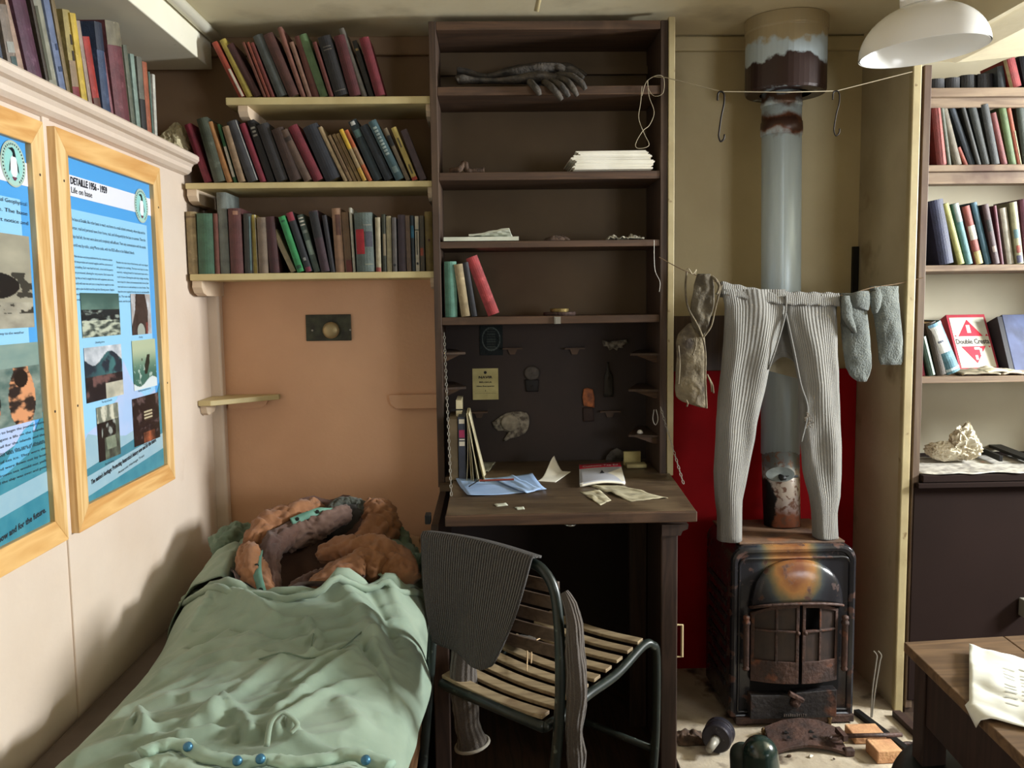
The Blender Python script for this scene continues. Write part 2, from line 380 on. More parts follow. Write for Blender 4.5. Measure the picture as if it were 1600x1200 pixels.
# ------------------------------------------------------------------ three bookshelves over the bed, and small brackets
SHF = 3.22
def wall_shelf(name, pl, pr, y_top, y_bot, label, brackets):
    a = P(pl, y_top, Y=SHF); c = P(pr, y_top, Y=SHF); zt = (a.z+c.z)/2; zb = zt-(y_bot-y_top)*SHF/F
    t = thing(name, label, 'shelf', ((a.x+c.x)/2, SHF, zt))
    part(MB().box(a.x, c.x, SHF, YB-0.002, zb, zt), 'board', M_shelf, t, bevel=0.003)
    for (bx, dz) in brackets:
        x = P(bx, y_top, Y=SHF).x
        pr_ = [(SHF+0.015, zb), (SHF+0.012, zb-dz*0.45), (SHF+0.03, zb-dz*0.8), (SHF+0.07, zb-dz), (YB-0.003, zb-dz), (YB-0.003, zb)]
        part(MB().prism(pr_, lambda y, z, d: V((d, y, z)), x-0.017, x+0.017), 'bracket', M_brack, t)
    return zt
XR_SH = P(683, 430, Y=3.22).x
ZA = wall_shelf('wall_shelf', 352, 675, 151, 162, 'short cream-painted bookshelf, topmost of the three over the bed', ((377,0.045),(672,0.05)))
ZB_ = wall_shelf('wall_shelf', 289, 678, 284, 293, 'cream-painted bookshelf over the bed, middle of the three', ((297,0.05),(675,0.045)))
ZC_ = wall_shelf('wall_shelf', 296, 681, 426, 436, 'cream-painted bookshelf over the bed, lowest of the three', ((305,0.055),(679,0.04)))

t = thing('corner_shelf', 'small three-cornered cream shelf in the corner above the bed', 'shelf', (-1.0, 3.4, 0.98))
za = P(309, 627, Y=3.27).z; zt = za
A = P(309, 627, X=-1.098); B2 = P(438, 613, Y=YB-0.003)
poly = [(-1.098, A.y), (-1.098, YB-0.003), (B2.x, YB-0.003), (B2.x, YB-0.03), (-1.05, A.y-0.003)]
part(MB().prism(poly, lambda x, y, d: V((x, y, d)), zt-0.020, zt), 'board', M_shelf, t, bevel=0.002)
part(MB().prism([(-1.045, zt-0.021), (B2.x-0.045, zt-0.021), (B2.x-0.055, zt-0.042), (B2.x-0.085, zt-0.055), (-1.045, zt-0.055)], lambda x, z, d: V((x, d, z)), YB-0.022, YB-0.003), 'wall_cleat', M_wallb, t)
part(MB().prism([(A.y+0.02, zt-0.021), (A.y+0.03, zt-0.05), (A.y+0.05, zt-0.06), (A.y+0.12, zt-0.055), (A.y+0.16, zt-0.021)], lambda y, z, d: V((d, y, z)), -1.098, -1.075), 'side_cleat', M_brack, t)
a = P(607, 617, Y=YB-0.02); c = P(684, 638, Y=YB-0.02)
tag(MB().prism([(a.x, a.z), (c.x, a.z), (c.x, c.z), (a.x+0.03, c.z), (a.x+0.008, c.z+0.02)], lambda x, z, d: V((x, d, z)), YB-0.022, YB-0.001).build('wall_cleat', M_wallb, bevel=0.002), 'peach-painted wooden cleat left on the wall beside the desk cupboard', 'cleat')
# plate with a round knob
a = P(477, 492, Y=YB-0.01); c = P(549, 532, Y=YB-0.01)
t = thing('wall_plate', 'dark rectangular plate with a round brass button on the wall over the bed', 'switch plate', ((a.x+c.x)/2, YB, (a.z+c.z)/2))
M_plate = mat('dark_tarnished_plate', lin((46,44,36)), lin((70,72,56)), 30, 0.5, 0.4)
part(MB().box(a.x, c.x, YB-0.009, YB-0.001, c.z, a.z), 'plate', M_plate, t, bevel=0.002)
k = P(517, 516, Y=YB-0.02); R = 0.033
part(MB().lathe([(0.001,0.022),(R*0.7,0.020),(R,0.012),(R,0.0)], Matrix.Translation(V((k.x, YB-0.01, k.z))) @ Matrix.Rotation(PI/2, 4, 'X'), 28), 'knob', flat('dull_brass', lin((168,150,112)), 0.45, 0.5), t, smooth=True)
for dx in (-0.075, 0.075):
    part(MB().lathe([(0.001,0.003),(0.004,0.003),(0.004,0)], Matrix.Translation(V((k.x+dx, YB-0.009, k.z))) @ Matrix.Rotation(PI/2, 4, 'X'), 10), 'screw', M_wire, t)
# ------------------------------------------------------------------ desk cupboard (tall unit with fold-down flap)
CY = 3.20
FZ = P(850, 742, Y=CY).z
fy0 = P(890, 801, Z=FZ).y
xl0 = P(673, 300, Y=CY).x + 0.004; xr0 = P(1043, 300, Y=CY).x
ztop = ZC-0.03
t = thing('desk_cupboard', 'tall dark-stained cupboard with open shelves above a fold-down writing flap', 'cupboard', ((xl0+xr0)/2, CY, 0))
th = 0.026
part(MB().box(xl0, xl0+th, CY, YB-0.001, FZ-0.04, ztop), 'side_panel', M_dark, t, bevel=0.002)
part(MB().box(xr0-th, xr0, CY, YB-0.001, FZ-0.04, ztop), 'side_panel', M_dark, t, bevel=0.002)
part(MB().box(xl0+th+0.0005, xr0-th-0.0005, CY+0.001, YB-0.001, ztop-0.03, ztop), 'top_panel', M_darkx, t, bevel=0.002)
z4 = P(850, 497, Y=CY).z
part(MB().box(xl0+th, xr0-th, YB-0.014, YB-0.001, z4, ztop-0.03), 'back_panel', M_cabback, t)
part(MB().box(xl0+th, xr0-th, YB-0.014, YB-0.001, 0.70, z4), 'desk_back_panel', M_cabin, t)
part(MB().box(xl0+th, xr0-th, YB-0.04, YB-0.014, ztop-0.12, ztop-0.09), 'rail', M_cabback, t)
zt = []
for i, (yt, yb) in enumerate(((134, 147), (268, 280), (376, 386), (494, 506))):
    z = P(850, yt, Y=CY).z; z2 = z-(yb-yt)*CY/F; zt.append(z)
    part(MB().box(xl0+th, xr0-th-0.001, CY+0.004, YB-0.014, z2, z), 'shelf', M_darkx, t, bevel=0.002)
CS = zt
lk = P(871, 500, Y=CY)
part(MB().box(lk.x-0.012, lk.x+0.012, CY-0.001, CY+0.006, lk.z-0.014, lk.z+0.012).box(lk.x-0.008, lk.x-0.003, CY-0.004, CY, lk.z-0.014, lk.z+0.010), 'lock_plate', M_wire, t)
part(MB().box(xr0+0.001, xr0+0.024, CY-0.006, CY+0.018, FZ-0.01, ztop+0.01), 'edge_strip', M_trim, t, bevel=0.002)
# lower carcass: deep, open at the front
LYF = fy0+0.035; xa = P(668, 840, Y=LYF).x+0.01; xb = P(1057, 900, Y=LYF).x
ML = wood('dark_lower_wood', lin((66,49,41)), lin((48,36,30)), 'z', 0.5, c3=lin((86,66,52)), thr3=(0.62,0.8))
part(MB().prism([(LYF,0.0),(YB-0.002,0.0),(YB-0.002,FZ-0.045),(CY,FZ-0.045),(LYF+0.03,FZ-0.045),(LYF,FZ-0.06)], lambda y, z, d: V((d, y, z)), xa, xa+0.024), 'lower_side', ML, t, bevel=0.002)
part(MB().box(xb-0.024, xb, LYF, YB-0.002, 0, FZ-0.045), 'lower_side', ML, t, bevel=0.002)
part(MB().box(xb-0.052, xb-0.0, LYF-0.018, LYF, 0, FZ-0.05), 'front_stile', ML, t, bevel=0.004)
part(MB().box(xa, xa+0.05, LYF-0.018, LYF, 0, FZ-0.09), 'front_stile', ML, t, bevel=0.004)
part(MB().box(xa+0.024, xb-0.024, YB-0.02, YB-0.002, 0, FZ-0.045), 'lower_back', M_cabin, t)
part(MB().box(xa, xb, CY-0.05, YB-0.015, FZ-0.045, FZ-0.022), 'desk_floor', M_flap, t)
# moulding under the flap at the right front
part(MB().prism([(xb-0.052, FZ-0.045),(xb+0.03,FZ-0.045),(xb+0.028,FZ-0.06),(xb+0.012,FZ-0.066),(xb+0.006,FZ-0.08),(xb-0.052,FZ-0.08)], lambda x, z, d: V((x, d, z)), LYF-0.03, LYF+0.3), 'moulding', ML, t)
k = P(669, 815, Y=LYF)
part(MB().box(xa-0.018, xa, LYF+0.01, LYF+0.05, k.z-0.012, k.z+0.018), 'peg', M_black, t, bevel=0.003)
# inner uprights seen in the dark knee hole
x = P(985, 950, Y=3.0).x
part(MB().box(x, x+0.06, 3.02, 3.06, 0, FZ-0.05), 'inner_post', ML, t)
# cream pull handle on the right side
h0 = P(1058, 982, Y=LYF+0.02); h1 = P(1058, 1032, Y=LYF+0.02)
part(MB().tube([(xb,LYF+0.05,h0.z),(xb+0.030,LYF+0.05,h0.z),(xb+0.030,LYF+0.05,h1.z),(xb,LYF+0.05,h1.z)], 0.0045, 8), 'side_handle', flat('cream_handle', lin((200,180,140)), 0.5), t)
part(MB().box(xb, xb+0.01, LYF+0.04, LYF+0.06, h1.z-0.005, h0.z+0.005), 'handle_plate', M_dark, t)
# flap
fl = P(697, 803, Z=FZ); fr = P(1083, 793, Z=FZ)
xfl, xfr = fl.x, fr.x
xbl = P(694, 745, Z=FZ).x; xbr = xr0+0.0
fp = [(xfl, fy0), (xfr, fy0-0.0), (P(1028,738,Z=FZ).x+0.01, CY+0.03), (xl0+th+0.002, CY+0.03), (xl0+th-0.0, CY-0.03), (xfl-0.002, fy0+0.30)]
fp = [(xfl, fy0), (xfr, fy0), (xr0+0.01, CY-0.01), (xr0-th-0.002, CY-0.01), (xr0-th-0.002, YB-0.016), (xl0+th+0.002, YB-0.016), (xl0+th+0.002, CY-0.01), (xfl, CY-0.01)]
fo = part(MB().prism(fp, lambda x, y, d: V((x, y, d)), FZ-0.020, FZ), 'flap', M_flap, t, bevel=0.002)
part(MB().box(xfl-0.002, xfr+0.002, fy0-0.012, fy0+0.012, FZ-0.034, FZ-0.001), 'flap_edge', M_darkx, t, bevel=0.003)
k = P(892, 823, Y=fy0+0.02)
part(MB().lathe([(0.004,0.0),(0.004,-0.016),(0.017,-0.020),(0.019,-0.024),(0.010,-0.029),(0.001,-0.030)], Matrix.Translation(V((k.x, fy0+0.03, FZ-0.021))), 16), 'flap_knob', flat('chrome_knob', lin((200,205,205)), 0.2, 0.9), t, smooth=True)
# chains holding the flap
def chain(a, c, n, sag, name, parent, r=0.0035):
    b = MB(); a, c = V(a), V(c); pts = []
    for i in range(n+1):
        u = i/n; p = a.lerp(c, u); p.z -= sag*4*u*(1-u); pts.append(p)
    for i in range(n):
        p, q = pts[i], pts[i+1]; d = (q-p).normalized(); s = d.cross(V((0,1,0)) if i % 2 else V((1,0,0)))
        if s.length < 0.1: s = V((1,0,0))
        s.normalize(); L = (q-p).length*0.62; c0 = (p+q)/2; ring = []
        for k in range(9):
            an = 2*PI*k/8; ring.append(c0+d*(math.cos(an)*L)+s*(math.sin(an)*r))
        b.tube(ring, 0.0011, 5, cap=False)
    return part(b, name, M_wire, parent)
M_wire2 = M_wire
chain(P(694, 520, Y=CY-0.004), (xfl+0.006, 2.86, FZ+0.004), 46, -0.0, 'chain', t, 0.0035)
chain(P(1032, 636, Y=CY-0.006), (xr0+0.015, 2.98, FZ+0.004), 22, 0.0, 'chain', t, 0.0035)
tub = MB().tube(spline([P(1022,640,Y=CY-0.004), P(1020,655,Y=CY-0.006), P(1024,664,Y=CY-0.006), P(1028,655,Y=CY-0.004), P(1025,640,Y=CY-0.004)],5), 0.0016, 5)
tag(tub.build('wire_loop', M_wire), 'thin wire loop hanging on the right inside of the desk cupboard', 'wire')

# corner racks inside the desk space
def tri_shelf(name, side, py, pxo, label, depth=0.16):
    z = P(pxo, py, Y=CY+0.06).z
    x0 = xl0+th if side == 'l' else xr0-th
    x1 = P(pxo, py, Y=CY+0.06).x
    tt = thing(name, label, 'shelf', (x0, CY+0.1, z))
    part(MB().prism([(x0, CY+0.03),(x1, CY+0.05),(x1, CY+0.07),(x0+(x1-x0)*0.35, YB-0.02),(x0, YB-0.02)], lambda x, y, d: V((x, y, d)), z-0.008, z), 'board', M_dark, tt)
    part(MB().prism([(x0, z-0.008),(x0+(x1-x0)*0.8, z-0.008),(x0+(x1-x0)*0.1, z-0.035),(x0, z-0.035)], lambda x, zz, d: V((x, d, zz)), CY+0.05, CY+0.06), 'bracket', M_darkx, tt)
tri_shelf('corner_rack', 'l', 550, 727, 'small dark corner rack high on the left inside the desk cupboard')
tri_shelf('corner_rack', 'l', 604, 728, 'small dark corner rack on the left inside, just above the standing folders')
tri_shelf('corner_rack', 'r', 552, 985, 'small dark corner rack on the right inside, topmost of three')
tri_shelf('corner_rack', 'r', 608, 982, 'small dark corner rack on the right inside, middle of three')
tri_shelf('corner_rack', 'r', 679, 982, 'small dark corner rack on the right inside holding a white knob')
YP = YB-0.0155
def pin_rail(px0, px1, py, label):
    a = P(px0, py, Y=YP); c = P(px1, py, Y=YP)
    tt = thing('pin_rail', label, 'rail', (a.x, YP, a.z))
    part(MB().box(a.x, c.x, YP-0.03, YP, a.z-0.004, a.z+0.002), 'ledge', M_darkx, tt)
    m = (a.x+c.x)/2
    part(MB().prism([(m-0.02,a.z-0.004),(m+0.02,a.z-0.004),(m+0.01,a.z-0.025),(m-0.01,a.z-0.025)], lambda x, z, d: V((x, d, z)), YP-0.008, YP), 'tab', M_darkx, tt)
pin_rail(785, 816, 544, 'tiny wooden ledge beside the dark round calendar on the desk back')
pin_rail(882, 913, 544, 'tiny wooden ledge at the top centre of the desk back')
pin_rail(735, 762, 643, 'tiny wooden ledge just under the pinned yellow notice')
pin_rail(937, 968, 642, 'tiny wooden ledge right of the orange label on the desk back')

def mapcol(fn, w, h, nu, nv, place, name):
    """flat sheet whose printed picture is painted per vertex: fn(u,v)->rgb 0..255"""
    b = MB(); b.grid(lambda u, v: place(u, v), nu, nv)
    b.vc = [lin(fn(i/nu, j/nv)) for j in range(nv+1) for i in range(nu+1)]
    return b
M_print = vcol('printed_sheet', 0.7, 0.2)
M_printg = vcol('laminated_print', 0.28, 0.4)
def sheet_on_back(name, px0, py0, px1, py1, fn, label, cat, n=40, dy=0.001, tilt=0):
    a = P(px0, py0, Y=YP-dy); c = P(px1, py1, Y=YP-dy)
    b = mapcol(fn, 1, 1, n, n, lambda u, v: V((a.x+(c.x-a.x)*u+tilt*v, YP-dy-0.004*abs(fbm(u*3,v*3)), a.z+(c.z-a.z)*v)), name)
    return tag(b.build(name, M_print), label, cat)
# round-dial calendar
def f_cal(u, v):
    d = math.hypot(u-0.5, v-0.45)
    if 0.36 < d < 0.40: return (88,98,96)
    if d < 0.36 and abs((v*12) % 1-0.5) < 0.2 and abs(u-0.5) < 0.18: return (60,68,66)
    return (30,36,38)
sheet_on_back('dial_calendar', 749, 509, 786, 555, f_cal, 'dark square card with a pale ring dial on the desk back', 'calendar')
# yellow notice with print
t = thing('pinned_notice', 'small yellowed notice with printed lines pinned inside the desk cupboard', 'notice', P(757,600,Y=YP))
a = P(738, 576, Y=YP-0.003); c = P(779, 624, Y=YP-0.003)
part(MB().grid(lambda u, v: V((a.x+(c.x-a.x)*u, YP-0.002-0.004*v*v, a.z+(c.z-a.z)*v)), 8, 8), 'sheet', mat('yellowed_sheet', lin((206,196,140)), lin((180,170,118)), 20, 0.8), t)
def text_mesh(s, size, bold=False, align='CENTER', res=2):
    cu = bpy.data.curves.new('lettering', 'FONT'); cu.body = s; cu.size = size; cu.align_x = align; cu.resolution_u = res
    cu.offset = size*0.025 if bold else 0
    o = bpy.data.objects.new('lettering_tmp', cu); col.objects.link(o)
    dg = bpy.context.evaluated_depsgraph_get(); me = bpy.data.meshes.new_from_object(o.evaluated_get(dg))
    vs = [v.co.copy() for v in me.vertices]; fs = [tuple(p.vertices) for p in me.polygons]
    bpy.data.objects.remove(o); bpy.data.curves.remove(cu); bpy.data.meshes.remove(me)
    return vs, fs
M_ink = flat('dark_ink', lin((38,38,46)), 0.7)
def put_text(mb, s, size, org, ux, uz, bold=False, align='CENTER', width=None):
    vs, fs = text_mesh(s, size, bold, align)
    if not vs: return
    sx = 1.0
    if width:
        w = max(v.x for v in vs)-min(v.x for v in vs); sx = width/w
    mb.add([V(org)+V(ux)*(v.x*sx)+V(uz)*v.y for v in vs], fs)
b = MB(); w = (c.x-a.x); h = a.z-c.z; X0 = (a.x+c.x)/2
for s_, v_, sz, wd in (('NAVIR',0.32,0.014,0.055), ('BELGICA',0.46,0.008,0.05), ('Non Recuperat',0.585,0.007,0.07), ('1',0.74,0.010,None), ('..........................',0.80,0.006,0.085)):
    put_text(b, s_, sz, (X0, YP-0.0035-0.004*v_*v_, a.z-h*v_), (1,0,0), (0,0,1), True, 'CENTER', wd)
b.lathe([(0.006,0.0001),(0.006,0)], Matrix.Translation(V((X0, YP-0.0035, a.z-h*0.13))) @ Matrix.Rotation(PI/2, 4, 'X'), 12)
part(b, 'print', M_ink, t)
# hanging bottle tops, beer mats, labels
def blob_sheet(name, pts, label, cat, fn_mat, dy=0.006, bulge=0.006):
    pp = [P(x, y, Y=YP-dy) for x, y in pts]; cx = sum(p.x for p in pp)/len(pp); cz = sum(p.z for p in pp)/len(pp)
    n = len(pp); b = MB(); vs = []
    for k in range(6):
        s = k/5
        for p in pp: vs.append(V((cx+(p.x-cx)*s, YP-dy-bulge*(1-s)+0.003*fbm(p.x*60,p.z*60,k), cz+(p.z-cz)*s)))
    fs = [(k*n+i, k*n+(i+1) % n, (k+1)*n+(i+1) % n, (k+1)*n+i) for k in range(5) for i in range(n)]
    b.add(vs, fs); return tag(b.build(name, fn_mat, solid=0.002, smooth=True), label, cat)
def ell(cx, cy, rx, ry, n=20, a0=0, a1=2*PI): return [(cx+rx*math.cos(a0+(a1-a0)*k/n), cy+ry*math.sin(a0+(a1-a0)*k/n)) for k in range(n)]
M_lace = mat('faded_lace', lin((150,142,128)), lin((84,76,68)), 60, 0.9, thr=(0.4,0.6))
M_lace2 = mat('faded_lace_pale', lin((168,158,140)), lin((120,112,100)), 30, 0.9)
blob_sheet('lace_fan', [(769,660),(776,655),(783,650),(790,646),(797,644),(805,643),(813,643),(823,645),(826,650),(827,655),(827,661),(826,667),(824,672),(820,677),(815,680),(810,682),(803,684),(797,685),(791,689),(786,689),(790,682),(797,677),(787,673),(778,673),(772,668)], 'fan-shaped scrap of faded lace paper pinned to the desk back', 'lace', M_lace)
blob_sheet('paper_medallion', ell(797,661,14,13), 'pale round paper medallion on the lace fan', 'medallion', M_lace2, 0.016, 0.004)
blob_sheet('lace_scrap', [(940,531),(950,534),(965,532),(980,530),(981,536),(972,540),(974,544),(966,543),(964,548),(958,544),(952,548),(949,541),(943,541)], 'small scalloped grey lace scrap near the top right of the desk back', 'lace', M_lace)
blob_sheet('grey_disc', ell(831,583,12,11), 'dull grey round disc hanging on the desk back above a dark label', 'disc', mat('dull_disc', lin((86,78,72)), lin((66,60,56)), 40, 0.7))
blob_sheet('dark_label', [(820,593),(842,593),(841,612),(822,612)], 'small blackish label under the grey disc', 'label', flat('blackish_label', lin((30,26,26)), 0.6))
blob_sheet('orange_label', [(912,608),(917,606),(926,608),(929,622),(929,637),(912,634),(910,620)], 'small orange label pinned on the dark desk back', 'label', mat('orange_label', lin((186,108,60)), lin((110,66,50)), 40, 0.7))
blob_sheet('brown_label', [(911,637),(927,637),(928,658),(912,659)], 'dark brown label hanging just below the orange one', 'label', flat('brown_label', lin((56,42,38)), 0.7))
# dark bottle picture right of the orange label
bt = [(948,566),(951,566),(952,578),(957,588),(958,620),(944,620),(944,588),(948,578)]
blob_sheet('bottle_cutout', bt, 'dark bottle-shaped cut-out pinned right of the orange label', 'cut-out', flat('bottle_cutout', lin((48,44,38)), 0.6))
blob_sheet('crumpled_foil', [(948,712),(955,704),(964,700),(975,706),(979,716),(968,722),(955,724),(946,720)], 'crumpled grey scrap standing at the back of the desk', 'scrap', mat('grey_scrap', lin((110,104,100)), lin((60,56,54)), 30, 0.7), 0.03, 0.02)
k = P(1002, 677, Y=CY+0.09)
tag(MB().lathe([(0.001,0.011),(0.007,0.009),(0.011,0.003),(0.011,-0.003),(0.007,-0.009),(0.001,-0.011)], Matrix.Translation(V((k.x-0.005, k.y, k.z+0.003))) @ Matrix.Rotation(PI/2, 4, 'X'), 16).build('white_knob', flat('white_china', lin((214,210,200)), 0.3), smooth=True), 'small round white china knob on the lowest right corner rack', 'knob')
# matchbox-like yellow card block
a = P(975, 706, Y=3.36); c = P(1001, 726, Y=3.36)
tag(MB().box(a.x, c.x, 3.36, 3.375, FZ+0.001, a.z).build('yellow_card', mat('yellow_card', lin((190,176,120)), lin((160,146,96)), 20, 0.8)), 'small square yellowed card standing at the right back of the desk', 'card')
tag(MB().box(a.x+0.0, c.x+0.012, 3.29, 3.34, FZ+0.001, FZ+0.016).build('yellow_packet', mat('yellow_packet', lin((176,164,116)), lin((140,128,90)), 20, 0.8), bevel=0.003), 'small yellowed packet lying before the standing yellow card', 'packet')
# ------------------------------------------------------------------ books
_bm = {}
def cover_mat(c, k, worn):
    key = (tuple(c), round(k,2), worn)
    if key not in _bm:
        c1 = lin(c, k); dk = tuple(x*0.62 for x in c1[:3])+(1,); lt = tuple(min(0.9, x*1.25+0.03) for x in c1[:3])+(1,)
        _bm[key] = mat('book_cover_%03d' % len(_bm), c1, dk, 28, 0.62, bump=0.15, bscale=220, c3=lt, thr3=(0.60 if worn else 0.68, 0.72), scale3=45 if worn else 70)
    return _bm[key]
ORD = ['first','second','third','fourth','fifth','sixth','seventh','eighth','ninth','tenth','eleventh','twelfth','thirteenth','fourteenth','fifteenth','sixteenth','seventeenth','eighteenth','nineteenth','twentieth','twenty-first','twenty-second','twenty-third','twenty-fourth','twenty-fifth','twenty-sixth','twenty-seventh','twenty-eighth','twenty-ninth','thirtieth','thirty-first','thirty-second']
def book(org, u, nrm, w, h, d, ang, color, label, group, k=1.0, bands=(), worn=False, page=True, name='book', rnd=0.15):
    """org: lower-left front corner of the spine; u: direction along the shelf; nrm: out of the spine; ang: lean to -u (radians, + = top leans to the left)"""
    u = V(u).normalized(); nrm = V(nrm).normalized(); z = V((0,0,1))
    if ang >= 0: o = V(org)
    else: o = V(org)+u*(w*(1/max(0.2,math.cos(ang))))
    lx = u*math.cos(ang)+z*math.sin(ang); lz = -u*math.sin(ang)+z*math.cos(ang); ly = -nrm
    R = Matrix((lx, ly, lz)).transposed()
    if ang < 0: o = o - lx*w
    o = o + z*0.0006
    root = thing(name, label, 'book', o, group, R)
    t = min(0.0028, w*0.2); bl = w*rnd; b = MB()
    arc = [(w*(i/6), -bl*math.sin(PI*i/6)) for i in range(7)]
    poly = [(0,d)] + [(x, y+0.0) for x, y in arc] + [(w,d),(w-t,d),(w-t,t*1.2),(t,t*1.2),(t,d)]
    b.prism(poly, lambda x, y, q: V((x, y, q)), 0, h)
    part(b, 'cover', cover_mat(color, k, worn), root, local=True)
    if page and w > 2.4*t:
        part(MB().box(t, w-t, t*1.2, d-0.005, 0.002, h-0.0035), 'pages', M_page, root, local=True)
    if bands:
        groups = {}
        for z0, z1, x0, x1, c in bands: groups.setdefault(tuple(c), []).append((z0, z1, x0, x1))
        for c, L in groups.items():
            mb = MB()
            for z0, z1, x0, x1 in L:
                n = 6; vs = []
                for zz in (z0, z1):
                    for i in range(n+1):
                        f = x0+(x1-x0)*i/n; vs.append(V((w*f, -bl*math.sin(PI*f)-0.0009, h*zz)))
                mb.add(vs, [(i, i+1, n+2+i, n+1+i) for i in range(n)])
            part(mb, 'spine_label', cover_mat(c, k, False), root, local=True, solid=0.0006)
    return root
def gold(seed, c=(150,130,84)):
    r = random.Random(seed); o = []
    z = 0.80+r.random()*0.05
    for i in range(r.choice((1,2,2))): o.append((z, z+0.02, 0.2, 0.8, c)); z -= 0.05
    o.append((0.08,0.095,0.1,0.9,c)); return tuple(o)
def shelf_books(rows, z, front, where, group, k, dep=0.15, lift=0.0):
    for i, r in enumerate(rows):
        bl_, br_, tl, yt, c, desc = r[:6]; bands = r[6] if len(r) > 6 else ()
        yb = 0
        y = front + (random.random()*0.016) + (r[7] if len(r) > 7 else 0)
        A = P(bl_, 0, Y=y); # x only
        def xat(px, zz):
            lo, hi = -3.0, 4.0
            # find X on plane Y=y, Z=zz that projects to px
            for _ in range(40):
                m = (lo+hi)/2; d = V((m, y, zz))-EYE
                c3 = V((d.x*_x[0]+d.y*_y[0]-d.z*_d[0], 0, d.x*_x[2]+d.y*_y[2]-d.z*_d[2]))
                if 800+F*c3.x/c3.z < px: lo = m
                else: hi = m
            return (lo+hi)/2
        x0, x1 = xat(bl_, z), xat(br_, z)
        top = P(tl, yt, Y=y); dx = x0-top.x; dz = top.z-z
        ang = math.atan2(dx, dz); h = math.hypot(dx, dz); w = (x1-x0)*math.cos(ang)-0.0008
        if ang < 0: w = (x1-x0)*math.cos(ang)-0.0008
        book((x0, y, z+lift), (1,0,0), (0,-1,0), max(w, 0.004), h, min(dep*(0.85+0.3*random.random()), YB-y-0.03), ang, c, '%s, %s from left, %s' % (desc, ORD[i], where), group, k, bands, 'worn' in desc or 'faded' in desc)
W_=(205,200,186); G_=(150,128,80); K_=(30,30,32)
A_rows = [
 (374,384,331,68,(150,62,44),'torn orange-red paperback',((0.0,0.5,0.55,0.95,(190,180,160)),)),
 (386,397,343,64,(168,150,70),'yellow book'),
 (398,411,354,72,(70,36,36),'dark maroon book'),
 (412,417,378,67,(110,62,48),'thin brown book'),
 (418,423,385,67,(128,60,44),'thin rusty book'),
 (424,430,391,68,(112,50,44),'thin red-brown book'),
 (434,451,395,58,(78,82,80),'thick grey cloth book'),
 (452,469,411,56,(78,46,40),'wide brown-maroon book'),
 (471,479,433,44,(128,84,72),'tall pale brown book'),
 (481,488,452,67,(132,98,82),'faded thin tan book'),
 (489,500,460,58,(98,54,46),'russet book'),
 (501,514,467,56,(96,122,84),'green cloth book'),
 (515,522,488,67,(104,52,46),'narrow red-brown book'),
 (524,546,496,60,(36,34,36),'thick black book',gold(3,(96,90,84))),
 (547,565,521,58,(84,34,38),'dark wine-red book'),
 (566,575,529,46,(104,98,90),'tall thin grey book'),
 (577,585,550,65,(36,34,32),'narrow black book',((0.82,0.86,0.2,0.8,G_),)),
 (587,603,561,61,(112,36,46),'crimson cloth book'),
]
shelf_books(A_rows, ZA, SHF+0.012, 'top shelf over bed', 'books on the topmost shelf over the bed', 1.0)
B_rows = [
 (320,332,288,196,(120,34,52),'crimson cloth book'),
 (335,353,307,187,(74,80,66),'worn grey-green book'),
 (355,364,323,192,(160,112,66),'ochre book'),
 (366,371,339,195,(52,104,66),'thin green and white paperback',((0.1,0.62,0.05,0.95,W_),)),
 (373,384,347,199,(140,116,90),'faded tan paperback'),
 (388,405,354,192,(62,62,66),'dark grey cloth book',((0.0,0.99,0.9,0.98,(150,150,146)),)),
 (407,417,374,195,(124,36,54),'narrow crimson book'),
 (419,431,386,190,(30,28,30),'narrow black book with pale lettering',((0.86,0.89,0.2,0.8,(160,158,150)),(0.8,0.83,0.25,0.75,(160,158,150)),(0.74,0.77,0.2,0.8,(160,158,150)))),
 (433,452,401,197,(44,42,44),'thick black book'),
 (454,474,424,204,(60,42,36),'dark brown book'),
 (476,489,438,206,(92,72,60),'brown cloth book',((0.78,0.86,0.1,0.9,(50,38,34)),)),
 (491,508,450,200,(110,34,46),'deep crimson book'),
 (510,536,473,201,(38,40,48),'thick blue-black book'),
 (538,545,497,200,(160,138,104),'thin cream paperback'),
 (546,552,512,213,(142,116,84),'thin tan paperback',((0.2,0.8,0.3,0.7,(110,84,60)),)),
 (553,559,519,211,(150,124,86),'thin buff paperback',((0.3,0.85,0.3,0.7,(110,84,60)),)),
 (560,566,525,210,(148,122,76),'thin straw-coloured paperback',((0.2,0.9,0.3,0.7,(116,90,62)),)),
 (567,574,530,204,(150,128,92),'thin paperback with a yellow top',((0.62,1.0,0.0,1.0,(206,168,52)),(0.0,0.25,0.0,1.0,(190,150,60)))),
 (576,583,538,205,(176,92,54),'orange paperback with a tan middle',((0.32,0.66,0.0,1.0,(150,120,90)),)),
 (585,600,544,191,(34,48,54),'dark teal book with a white top patch',((0.92,0.98,0.2,0.7,(190,190,186)),(0.72,0.84,0.15,0.85,(84,112,108)))),
 (602,617,562,199,(26,34,42),'dark navy book'),
 (619,634,575,192,(62,88,94),'blue-green book with pale spine lettering',tuple((0.42+0.055*i,0.455+0.055*i,0.25,0.7,(150,164,160)) for i in range(9))+((0.12,0.22,0.2,0.8,(116,136,134)),)),
 (635,642,599,202,(118,104,84),'grey-buff book with a black band',((0.66,0.86,0,1,K_),)),
 (645,654,611,201,(178,158,88),'thin yellow paperback',((0.62,0.8,0.35,0.65,(84,74,50)),(0.12,0.3,0.35,0.65,(84,74,50)),(0,0.06,0,1,(170,60,40)))),
 (657,668,626,205,(74,58,62),'dark purplish book leaning at the end'),
]
shelf_books(B_rows, ZB_, SHF+0.012, 'middle shelf over bed', 'books on the middle shelf over the bed', 1.0)
